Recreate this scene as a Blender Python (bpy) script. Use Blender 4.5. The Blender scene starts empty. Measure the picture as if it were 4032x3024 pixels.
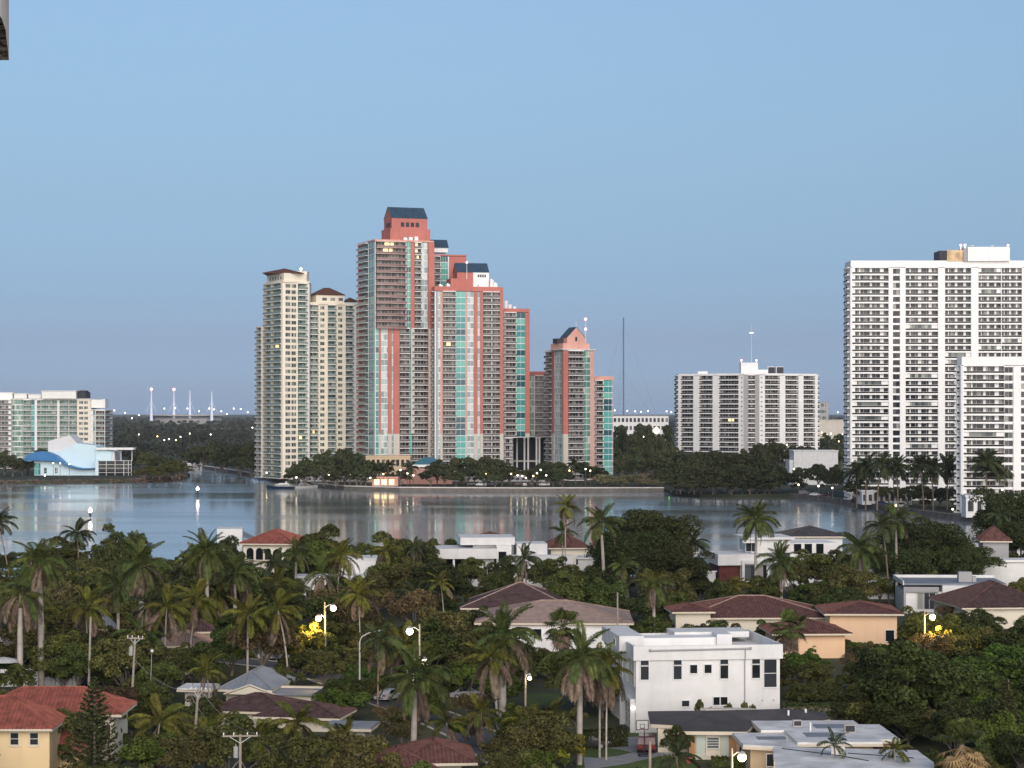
import bpy, math, random
import numpy as np
from mathutils import Vector, Matrix

R = math.radians
rnd = random.Random(11)
S = bpy.context.scene
C = S.collection

# ------------------------------------------------------------------ camera, sky, sun, exposure
F_PX, CAM_H, HORIZON_ROW = 2190.0, 38.0, 411.0
cam = bpy.data.cameras.new('camera')
cam_o = bpy.data.objects.new('camera', cam)
C.objects.link(cam_o)
S.camera = cam_o
cam.sensor_width = 36
cam.lens = F_PX / 1024 * 36
cam.shift_y = (HORIZON_ROW - 384) / 1024
cam.clip_start = 0.3
cam.clip_end = 60000
cam_o.location = (0, 0, CAM_H)
cam_o.rotation_euler = (R(90), 0, 0)

SUN_EL, SUN_AZ = 16.0, 169.0      # low behind the camera, a little to its right
world = bpy.data.worlds.new('World')
S.world = world
world.use_nodes = True
wt = world.node_tree
bg = wt.nodes['Background']
sky = wt.nodes.new('ShaderNodeTexSky')
sky.sky_type = 'NISHITA'
sky.sun_disc = False
sky.sun_elevation = R(15)
sky.sun_rotation = R(SUN_AZ)
sky.air_density, sky.dust_density, sky.ozone_density = 1.0, 0.2, 3.0
# the twilight band: the air near the horizon is greyer and bluer than the model's
tc = wt.nodes.new('ShaderNodeTexCoord')
sx = wt.nodes.new('ShaderNodeSeparateXYZ')
mr = wt.nodes.new('ShaderNodeMapRange')
mr.inputs[1].default_value, mr.inputs[2].default_value = 0.0, 0.2
rp = wt.nodes.new('ShaderNodeValToRGB')
mul = wt.nodes.new('ShaderNodeMix')
mul.data_type, mul.blend_type = 'RGBA', 'MULTIPLY'
mul.inputs[0].default_value = 1
wt.links.new(tc.outputs['Generated'], sx.inputs[0])
wt.links.new(sx.outputs[2], mr.inputs[0])
wt.links.new(mr.outputs[0], rp.inputs[0])
wt.links.new(sky.outputs[0], mul.inputs[6])
wt.links.new(rp.outputs[0], mul.inputs[7])
wt.links.new(mul.outputs[2], bg.inputs[0])
stops = [(0.0, (.197, .304, .705)), (.07, (.208, .298, .622)), (.16, (.224, .268, .496)), (.25, (.25, .294, .472)), (.36, (.299, .333, .466)),
         (.48, (.365, .376, .461)), (.60, (.43, .426, .482)), (.72, (.49, .477, .507)), (1.0, (.63, .58, .576))]
els = rp.color_ramp.elements
els[0].position, els[0].color = stops[0][0], (*stops[0][1], 1)
els[1].position, els[1].color = 1.0, (*stops[-1][1], 1)
for p, c in stops[1:-1]:
    e = els.new(p)
    e.color = (*c, 1)
bg.inputs[1].default_value = 0.15

sun = bpy.data.lights.new('sun', 'SUN')
sun.energy = 3.35
sun.angle = R(75)
sun.color = (1.0, .89, .79)
sun_o = bpy.data.objects.new('sun', sun)
C.objects.link(sun_o)
az = R(SUN_AZ)
sd = Vector((math.sin(az) * math.cos(R(SUN_EL)), math.cos(az) * math.cos(R(SUN_EL)), math.sin(R(SUN_EL))))
sun_o.rotation_euler = sd.to_track_quat('Z', 'Y').to_euler()
sun_o.location = sd * 200

S.view_settings.view_transform = 'Standard'
S.view_settings.look = 'None'
S.view_settings.exposure = 0.4
S.view_settings.gamma = 1
S.view_settings.use_curve_mapping = False
S.render.engine = 'CYCLES'
S.cycles.max_bounces = 6
S.cycles.diffuse_bounces = 3
S.cycles.glossy_bounces = 3
S.cycles.transparent_max_bounces = 12
S.cycles.volume_bounces = 0
S.cycles.sample_clamp_indirect = 4
S.cycles.use_denoising = True
try:
    S.cycles.denoiser = 'OPENIMAGEDENOISE'
except Exception:
    pass


def site(u, v, z=None, D=None):
    """survey helper: the world point seen in direction (u, v) at height z or distance D"""
    if D is None:
        D = (CAM_H - z) * F_PX / (v - HORIZON_ROW)
    return Vector(((u - 512) * D / F_PX, D, CAM_H - (v - HORIZON_ROW) * D / F_PX))


def hz(v, D):
    return CAM_H - (v - HORIZON_ROW) * D / F_PX


# ------------------------------------------------------------------ materials
def M(name, col, rough=.8, var=.12, scale=.6, objrand=0., metal=0., spec=.3, bump=0., bscale=8., hue=0., streak=0.):
    m = bpy.data.materials.new(name)
    m.use_nodes = True
    nt = m.node_tree
    b = nt.nodes['Principled BSDF']
    b.inputs['Roughness'].default_value = rough
    b.inputs['Metallic'].default_value = metal
    b.inputs['Specular IOR Level'].default_value = spec
    b.inputs['Base Color'].default_value = (*col, 1)
    co = nt.nodes.new('ShaderNodeTexCoord')
    if var > 0:
        nz = nt.nodes.new('ShaderNodeTexNoise')
        nz.inputs['Scale'].default_value = scale
        nz.inputs['Detail'].default_value = 4
        nt.links.new(co.outputs['Object'], nz.inputs['Vector'])
        mp = nt.nodes.new('ShaderNodeMapRange')
        mp.inputs[1].default_value, mp.inputs[2].default_value = .3, .7
        mp.inputs[3].default_value, mp.inputs[4].default_value = 1 - var, 1 + var
        nt.links.new(nz.outputs['Fac'], mp.inputs[0])
        val = mp.outputs[0]
        if streak:          # rain streaks running down the wall
            ms = nt.nodes.new('ShaderNodeMapping')
            ms.inputs['Scale'].default_value = (.8, .8, .09)
            nt.links.new(co.outputs['Object'], ms.inputs[0])
            ns_ = nt.nodes.new('ShaderNodeTexNoise')
            ns_.inputs['Scale'].default_value = 1.0
            ns_.inputs['Detail'].default_value = 5
            nt.links.new(ms.outputs[0], ns_.inputs['Vector'])
            m4 = nt.nodes.new('ShaderNodeMapRange')
            m4.inputs[1].default_value, m4.inputs[2].default_value = .48, .75
            m4.inputs[3].default_value, m4.inputs[4].default_value = 1, 1 - streak * .6
            nt.links.new(ns_.outputs['Fac'], m4.inputs[0])
            m5 = nt.nodes.new('ShaderNodeMath')
            m5.operation = 'MULTIPLY'
            nt.links.new(val, m5.inputs[0])
            nt.links.new(m4.outputs[0], m5.inputs[1])
            val = m5.outputs[0]
        if objrand or hue:
            oi = nt.nodes.new('ShaderNodeObjectInfo')
            m2 = nt.nodes.new('ShaderNodeMapRange')
            m2.inputs[3].default_value, m2.inputs[4].default_value = 1 - objrand, 1 + objrand
            nt.links.new(oi.outputs['Random'], m2.inputs[0])
            mm = nt.nodes.new('ShaderNodeMath')
            mm.operation = 'MULTIPLY'
            nt.links.new(val, mm.inputs[0])
            nt.links.new(m2.outputs[0], mm.inputs[1])
            val = mm.outputs[0]
        hs = nt.nodes.new('ShaderNodeHueSaturation')
        hs.inputs['Color'].default_value = (*col, 1)
        nt.links.new(val, hs.inputs['Value'])
        if hue:
            m3 = nt.nodes.new('ShaderNodeMapRange')
            m3.inputs[3].default_value, m3.inputs[4].default_value = .5 - hue, .5 + hue
            wn = nt.nodes.new('ShaderNodeMath')
            wn.operation = 'FRACT'
            w7 = nt.nodes.new('ShaderNodeMath')
            w7.operation = 'MULTIPLY'
            w7.inputs[1].default_value = 7.31
            nt.links.new(oi.outputs['Random'], w7.inputs[0])
            nt.links.new(w7.outputs[0], wn.inputs[0])
            nt.links.new(wn.outputs[0], m3.inputs[0])
            nt.links.new(m3.outputs[0], hs.inputs['Hue'])
        nt.links.new(hs.outputs[0], b.inputs['Base Color'])
    if bump:
        bn = nt.nodes.new('ShaderNodeTexNoise')
        bn.inputs['Scale'].default_value = bscale
        nt.links.new(co.outputs['Object'], bn.inputs['Vector'])
        bp = nt.nodes.new('ShaderNodeBump')
        bp.inputs['Strength'].default_value = bump
        bp.inputs['Distance'].default_value = .05
        nt.links.new(bn.outputs['Fac'], bp.inputs['Height'])
        nt.links.new(bp.outputs[0], b.inputs['Normal'])
    return m


def GL(name, cols, cell=1.3, rough=.2, spec=.3):
    """window glass: every pane its own tone (blinds, rooms, tint)"""
    m = bpy.data.materials.new(name)
    m.use_nodes = True
    nt = m.node_tree
    b = nt.nodes['Principled BSDF']
    b.inputs['Roughness'].default_value = rough
    b.inputs['Specular IOR Level'].default_value = spec
    co = nt.nodes.new('ShaderNodeTexCoord')
    sp = nt.nodes.new('ShaderNodeSeparateXYZ')
    nt.links.new(co.outputs['Object'], sp.inputs[0])
    dv = nt.nodes.new('ShaderNodeMath')
    dv.operation = 'DIVIDE'
    dv.inputs[1].default_value = cell
    nt.links.new(sp.outputs[0], dv.inputs[0])
    fl = nt.nodes.new('ShaderNodeMath')
    fl.operation = 'FLOOR'
    nt.links.new(dv.outputs[0], fl.inputs[0])
    oi = nt.nodes.new('ShaderNodeObjectInfo')
    sc = nt.nodes.new('ShaderNodeMath')
    sc.operation = 'MULTIPLY'
    sc.inputs[1].default_value = 913.7
    nt.links.new(oi.outputs['Random'], sc.inputs[0])
    cb = nt.nodes.new('ShaderNodeCombineXYZ')
    nt.links.new(fl.outputs[0], cb.inputs[0])
    nt.links.new(sc.outputs[0], cb.inputs[1])
    wn = nt.nodes.new('ShaderNodeTexWhiteNoise')
    wn.noise_dimensions = '2D'
    nt.links.new(cb.outputs[0], wn.inputs['Vector'])
    cr = nt.nodes.new('ShaderNodeValToRGB')
    cr.color_ramp.interpolation = 'CONSTANT'
    e = cr.color_ramp.elements
    e[0].position, e[0].color = 0, (*cols[0][1], 1)
    p = cols[0][0]
    e[1].position, e[1].color = p, (*cols[1][1], 1)
    p += cols[1][0]
    for w_, c_ in cols[2:]:
        q = e.new(min(p, .999))
        q.color = (*c_, 1)
        p += w_
    nt.links.new(wn.outputs['Value'], cr.inputs[0])
    nt.links.new(cr.outputs[0], b.inputs['Base Color'])
    return m


def EM(name, col, st):
    m = bpy.data.materials.new(name)
    m.use_nodes = True
    nt = m.node_tree
    b = nt.nodes['Principled BSDF']
    b.inputs['Base Color'].default_value = (*col, 1)
    b.inputs['Emission Color'].default_value = (*col, 1)
    b.inputs['Emission Strength'].default_value = st
    return m


m_white = M('white_stucco', (.71, .705, .69), .8, .06, .5, bump=.15, streak=.16)
m_tower = M('white_tower_stucco', (.88, .87, .845), .75, .05, .15, streak=.10)
m_white2 = M('white_paint', (.82, .81, .79), .7, .06, .2, streak=.12)
m_cream = M('cream_stucco', (.82, .75, .62), .8, .06, .15, streak=.1)
m_cream2 = M('tan_stucco', (.62, .47, .31), .8, .06, .15)
m_grey = M('grey_stucco', (.36, .355, .36), .8, .06, .15)
m_pink = M('salmon_stucco', (.49, .175, .145), .8, .10, .12, streak=.22)
m_pinkl = M('pale_salmon_stucco', (.64, .35, .29), .8, .10, .12, streak=.16)
m_stone = M('pale_stone', (.55, .51, .45), .8, .08, .15)
m_slab = M('white_slab', (.80, .79, .77), .7, .06, .3)
m_rail_d = M('bronze_railing', (.022, .021, .021), .8, .1, .5, spec=.1)
m_rail_g = M('grey_railing', (.13, .12, .115), .35, .15, .5, objrand=.2)
m_rail_t = M('teal_glass_railing', (.21, .25, .23), .2, .15, .5, objrand=.25)
m_rail_p = M('rose_glass_railing', (.22, .13, .12), .3, .15, .5, objrand=.2)
m_frame = M('white_metal_frame', (.72, .72, .70), .5, .03)
m_dframe = M('dark_metal_frame', (.05, .05, .055), .5, .05)
m_navy = M('navy_metal_roof', (.04, .075, .115), .45, .15, .3)
m_bsteel = M('dark_louver', (.035, .037, .045), .6, .1)
m_green_metal = M('blue_green_roof', (.05, .16, .22), .5, .1)
g_dark = GL('dark_glass', [(.45, (.015, .017, .022)), (.3, (.045, .05, .06)), (.15, (.10, .11, .12)), (.1, (.32, .31, .29))])
g_brown = GL('bronze_room_glass', [(.3, (.03, .025, .025)), (.3, (.07, .055, .05)), (.2, (.14, .12, .105)), (.2, (.28, .25, .22))])
g_grey = GL('grey_room_glass', [(.35, (.06, .075, .075)), (.3, (.12, .14, .135)), (.2, (.2, .22, .2)), (.15, (.36, .36, .32))])
g_teal = GL('teal_glass', [(.4, (.10, .38, .34)), (.25, (.06, .27, .27)), (.15, (.025, .10, .12)), (.2, (.16, .44, .38))], cell=50, rough=.1)
g_pale = GL('pale_reflecting_glass', [(.4, (.38, .48, .48)), (.3, (.56, .60, .58)), (.3, (.22, .30, .30))], cell=1.6, rough=.1)
g_green = GL('green_room_glass', [(.4, (.09, .19, .155)), (.3, (.15, .27, .22)), (.2, (.23, .34, .28)), (.1, (.45, .5, .43))])
g_mint = GL('mint_room_glass', [(.35, (.13, .22, .21)), (.3, (.22, .34, .32)), (.2, (.07, .10, .10)), (.15, (.40, .44, .42))])
g_house = GL('house_window_glass', [(.6, (.012, .015, .017)), (.4, (.03, .035, .04))], cell=3, rough=.06)
e_white = EM('lit_lamp_white', (1.0, .90, .74), 4)
e_warm = EM('lit_lamp_warm', (1.0, .74, .36), 5)
e_red = EM('lit_beacon_red', (1.0, .35, .35), 5)
e_room = EM('lit_room_warm', (1.0, .78, .38), 1.1)
e_cool = EM('lit_room_cool', (.95, .97, 1.0), 1.6)


# ------------------------------------------------------------------ mesh building
class MB:
    def __init__(s):
        s.v, s.f, s.m = [], [], []

    def add(s, vs, fs, m=0, T=None):
        o = len(s.v)
        if T is not None:
            vs = [tuple(T @ Vector(p)) for p in vs]
        s.v += [tuple(p) for p in vs]
        s.f += [tuple(i + o for i in f) for f in fs]
        s.m += [m] * len(fs)
        return s

    def box(s, x0, x1, y0, y1, z0, z1, m=0, T=None):
        return s.add([(x0, y0, z0), (x1, y0, z0), (x1, y1, z0), (x0, y1, z0), (x0, y0, z1), (x1, y0, z1), (x1, y1, z1), (x0, y1, z1)],
                     [(0, 3, 2, 1), (4, 5, 6, 7), (0, 1, 5, 4), (1, 2, 6, 5), (2, 3, 7, 6), (3, 0, 4, 7)], m, T)

    def prism(s, poly, z0, z1, m=0, T=None):
        n = len(poly)
        vs = [(x, y, z0) for x, y in poly] + [(x, y, z1) for x, y in poly]
        fs = [tuple(range(n - 1, -1, -1)), tuple(range(n, 2 * n))] + [(i, (i + 1) % n, n + (i + 1) % n, n + i) for i in range(n)]
        return s.add(vs, fs, m, T)

    def tube(s, pts, rad, n=8, m=0, cap=True):
        pts = [Vector(p) for p in pts]
        if not hasattr(rad, '__len__'):
            rad = [rad] * len(pts)
        vs, fs = [], []
        for i, p in enumerate(pts):
            t = (pts[min(i + 1, len(pts) - 1)] - pts[max(i - 1, 0)]).normalized()
            a = t.cross(Vector((0, 0, 1)) if abs(t.z) < .95 else Vector((1, 0, 0))).normalized()
            b = t.cross(a)
            for k in range(n):
                q = 2 * math.pi * k / n
                vs.append(tuple(p + (a * math.cos(q) + b * math.sin(q)) * rad[i]))
        for i in range(len(pts) - 1):
            for k in range(n):
                fs.append((i * n + k, i * n + (k + 1) % n, (i + 1) * n + (k + 1) % n, (i + 1) * n + k))
        if cap:
            fs += [tuple(range(n - 1, -1, -1)), tuple(range((len(pts) - 1) * n, len(pts) * n))]
        return s.add(vs, fs, m)

    def ball(s, c, r, m=0, n=8, sz=1.0):
        vs, fs = [], []
        h = n // 2
        for i in range(1, h):
            a = math.pi * i / h
            for k in range(n):
                q = 2 * math.pi * k / n
                vs.append((c[0] + r * math.sin(a) * math.cos(q), c[1] + r * math.sin(a) * math.sin(q), c[2] + sz * r * math.cos(a)))
        vs += [(c[0], c[1], c[2] + sz * r), (c[0], c[1], c[2] - sz * r)]
        T, B = len(vs) - 2, len(vs) - 1
        for i in range(h - 2):
            for k in range(n):
                fs.append((i * n + k, (i + 1) * n + k, (i + 1) * n + (k + 1) % n, i * n + (k + 1) % n))
        for k in range(n):
            fs.append((T, k, (k + 1) % n))
            fs.append((B, (h - 2) * n + (k + 1) % n, (h - 2) * n + k))
        return s.add(vs, fs, m)

    def mesh(s, name, mats, smooth=False):
        me = bpy.data.meshes.new(name)
        me.from_pydata(s.v, [], s.f)
        for m in (mats if isinstance(mats, (list, tuple)) else [mats]):
            me.materials.append(m)
        me.polygons.foreach_set('material_index', s.m)
        if smooth:
            me.polygons.foreach_set('use_smooth', [True] * len(s.f))
        me.update()
        return me


def ob(name, me, parent=None, loc=(0, 0, 0), rz=0., kind=None, rot=None, scale=None):
    o = bpy.data.objects.new(name, me)
    C.objects.link(o)
    if parent is not None:
        o.parent = parent
    o.location = loc
    o.rotation_euler = rot if rot else (0, 0, rz)
    if scale is not None:
        o.scale = scale if hasattr(scale, '__len__') else (scale,) * 3
    if kind:
        o['kind'] = kind
    return o


def thing(name, label, cat, loc=(0, 0, 0), rz=0., group=None, me=None):
    o = bpy.data.objects.new(name, me)
    C.objects.link(o)
    o.location = loc
    o.rotation_euler = (0, 0, rz)
    o['label'], o['category'] = label, cat
    if group:
        o['group'] = group
    return o


def dup(root, loc, rz, label, group=None, scale=None):
    r = root.copy()
    C.objects.link(r)
    r.location = loc
    r.rotation_euler = (0, 0, rz)
    r['label'] = label
    if group:
        r['group'] = group
    if scale:
        r.scale = (scale,) * 3
    for ch in root.children:
        c = ch.copy()
        C.objects.link(c)
        c.parent = r
        for g in ch.children:
            d = g.copy()
            C.objects.link(d)
            d.parent = c
    return r


def inset(poly, d):
    """move every edge of a counter-clockwise polygon inward by d"""
    n = len(poly)
    out = []
    for i in range(n):
        p0, p1, p2 = Vector(poly[i - 1]), Vector(poly[i]), Vector(poly[(i + 1) % n])
        a, b = (p1 - p0).normalized(), (p2 - p1).normalized()
        na, nb = Vector((-a.y, a.x)), Vector((-b.y, b.x))
        k = 1 + na.dot(nb)
        out.append(tuple(p1 + (na + nb) * (d / max(k, .2))))
    return out


# ------------------------------------------------------------------ setting: water, land
def sheet(name, poly, z0, z1, mat, kind='structure'):
    o = ob(name, MB().prism(poly, z0, z1).mesh(name, mat))
    o['kind'] = kind
    return o


m_water = bpy.data.materials.new('lake_water')
m_water.use_nodes = True
nt = m_water.node_tree
b = nt.nodes['Principled BSDF']
b.inputs['Base Color'].default_value = (.17, .20, .212, 1)
b.inputs['IOR'].default_value = 1.33
b.inputs['Specular IOR Level'].default_value = .5
co = nt.nodes.new('ShaderNodeTexCoord')
mp = nt.nodes.new('ShaderNodeMapping')
mp.inputs['Scale'].default_value = (.0045, .02, 1)
nt.links.new(co.outputs['Object'], mp.inputs[0])
nz = nt.nodes.new('ShaderNodeTexNoise')
nz.inputs['Scale'].default_value = 1
nz.inputs['Detail'].default_value = 3
nt.links.new(mp.outputs[0], nz.inputs['Vector'])
rr = nt.nodes.new('ShaderNodeMapRange')
rr.inputs[1].default_value, rr.inputs[2].default_value = .42, .62
rr.inputs[3].default_value, rr.inputs[4].default_value = .075, .16
nt.links.new(nz.outputs['Fac'], rr.inputs[0])
nt.links.new(rr.outputs[0], b.inputs['Roughness'])
wv = nt.nodes.new('ShaderNodeTexNoise')
wv.inputs['Scale'].default_value = .35
wv.inputs['Detail'].default_value = 3
mp2 = nt.nodes.new('ShaderNodeMapping')
mp2.inputs['Scale'].default_value = (.4, 1, 1)
nt.links.new(co.outputs['Object'], mp2.inputs[0])
nt.links.new(mp2.outputs[0], wv.inputs['Vector'])
bp = nt.nodes.new('ShaderNodeBump')
bp.inputs['Strength'].default_value = .15
bp.inputs['Distance'].default_value = .12
nt.links.new(wv.outputs['Fac'], bp.inputs['Height'])
nt.links.new(bp.outputs[0], b.inputs['Normal'])
sheet('lake_water', [(-1500, 40), (1500, 40), (1500, 3000), (-1500, 3000)], -1.0, 0.0, m_water)

m_earth = M('dark_ground', (.055, .06, .03), .95, .35, .05)
m_far = M('far_ground', (.05, .058, .035), .95, .3, .01)
m_lawn = M('lawn_grass', (.075, .11, .03), .95, .25, .3)
m_asph = M('road_asphalt', (.11, .115, .12), .9, .15, .4)
m_conc = M('concrete_cap', (.66, .62, .57), .85, .15, .3)
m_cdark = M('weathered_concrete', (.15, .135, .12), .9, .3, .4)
m_paver = M('paver_drive', (.26, .27, .28), .9, .12, .8)

shore_px = [(-120, 485), (0, 484), (60, 483.5), (130, 482.5), (165, 481), (186, 478.5), (190, 476.5), (184, 472.5), (165, 469.5), (120, 467.5), (60, 466.5),
            (60, 460.5), (130, 461.5), (185, 464), (203, 468.5), (240, 474), (262, 478), (290, 482.5), (312, 486.5), (345, 489.6), (400, 491.2), (520, 491.8),
            (664, 491.5), (672, 494.5), (700, 497), (740, 497.8), (772, 497.5), (790, 498), (821, 501), (847, 505), (900, 513), (950, 519.5), (998, 525), (1060, 533),
            (1160, 545)]
shore = [tuple(site(u, v, 0).xy) for u, v in shore_px]
land = shore + [(9000, 700), (9000, 22000), (-9000, 22000), (-9000, 1150)]
sheet('mainland', land, -1.0, 1.6, m_far)


def ribbon(name, pts, w0, w1, z0, z1, mat, kind='structure'):
    """a strip that follows a line of points, w0 to w1 sideways (left positive)"""
    m = MB()
    P = [Vector(p).to_2d() for p in pts]
    N = []
    for i, p in enumerate(P):
        t = (P[min(i + 1, len(P) - 1)] - P[max(i - 1, 0)]).normalized()
        N.append(Vector((-t.y, t.x)))
    vs, fs = [], []
    for p, n_ in zip(P, N):
        for w, z in ((w0, z0), (w1, z0), (w1, z1), (w0, z1)):
            q = p + n_ * w
            vs.append((q.x, q.y, z))
    for i in range(len(P) - 1):
        for k in range(4):
            fs.append((i * 4 + k, i * 4 + (k + 1) % 4, i * 4 + 4 + (k + 1) % 4, i * 4 + 4 + k))
    fs += [(0, 3, 2, 1), tuple(len(vs) - 4 + k for k in range(4))]
    m.add(vs, fs)
    o = ob(name, m.mesh(name, mat), kind=kind)
    return o


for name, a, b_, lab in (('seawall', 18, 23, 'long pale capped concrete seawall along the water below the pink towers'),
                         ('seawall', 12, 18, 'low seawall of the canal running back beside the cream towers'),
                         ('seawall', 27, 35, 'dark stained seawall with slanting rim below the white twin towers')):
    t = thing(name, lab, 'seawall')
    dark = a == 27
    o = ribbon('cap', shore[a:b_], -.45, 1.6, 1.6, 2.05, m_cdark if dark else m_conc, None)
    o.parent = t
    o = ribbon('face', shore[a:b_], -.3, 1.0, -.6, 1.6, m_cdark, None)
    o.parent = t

# rocks along the blue building's bank
m_rock = M('bank_rock', (.17, .12, .09), .95, .35, .8, objrand=.4)
near_shore = [(-400, 497), (-60, 480), (40, 476), (140, 492), (190, 520), (300, 600), (400, 640)]
sheet('island_ground', [(-400, 120)] + [(400, 120)] + near_shore[::-1], -1.0, 1.5, m_earth)
# ------------------------------------------------------------------ towers
MC = {}


def cached(key, fn):
    if key not in MC:
        MC[key] = fn()
    return MC[key]


def glass_bay(w, fh, gl, fr, mull, y, spandrel=0., solid=(), smat=None, hbar=0.):
    """one storey of glazing: pane, mullions, floor spandrel, solid strips (fractions of the width)"""
    m = MB()
    m.box(0, w, y, y + .06, 0, fh, 0)
    n = max(1, round(w / mull))
    for i in range(n + 1):
        x = w * i / n
        m.box(max(0, x - .05), min(w, x + .05), y - .07, y - .002, spandrel, fh - .01, 1)
    if spandrel:
        m.box(0, w, y - .1, y - .003, 0, spandrel, 1)
    if hbar:
        m.box(0, w, y - .06, y - .003, fh * hbar - .05, fh * hbar + .05, 1)
    for a, b_ in solid:
        m.box(a * w, b_ * w, y - .35, y - .004, .02, fh - .02, 2)
    return m.mesh('window', [gl, fr, smat or fr])


def balcony_mesh(w, dep, out, slab, rmat, rh, th, lo, solid_up, curve):
    """slab, upstand and railing of one balcony"""
    m = MB()
    if curve:
        n = 8
        front = [(w * i / n, -out - curve * math.sin(math.pi * i / n)) for i in range(n + 1)]
    else:
        front = [(0, -out), (w, -out)]
    m.prism([(p[0], p[1]) for p in front] + [(w, dep), (0, dep)], -lo, th - lo, 0)
    for i in range(len(front) - 1):
        (xa, ya), (xb, yb) = front[i], front[i + 1]
        if solid_up:
            m.prism([(xa, ya), (xb, yb), (xb, yb + .15), (xa, ya + .15)], th - lo + .001, th - lo + solid_up, 0)
        m.prism([(xa, ya + .03), (xb, yb + .03), (xb, yb + .08), (xa, ya + .08)], th - lo + solid_up + .002, th - lo + rh, 1)
        m.prism([(xa, ya + .01), (xb, yb + .01), (xb, yb + .11), (xa, ya + .11)], th - lo + rh + .002, th - lo + rh + .07, 2)
    return m.mesh('balcony', [slab, rmat, rmat if solid_up else slab])


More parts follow.
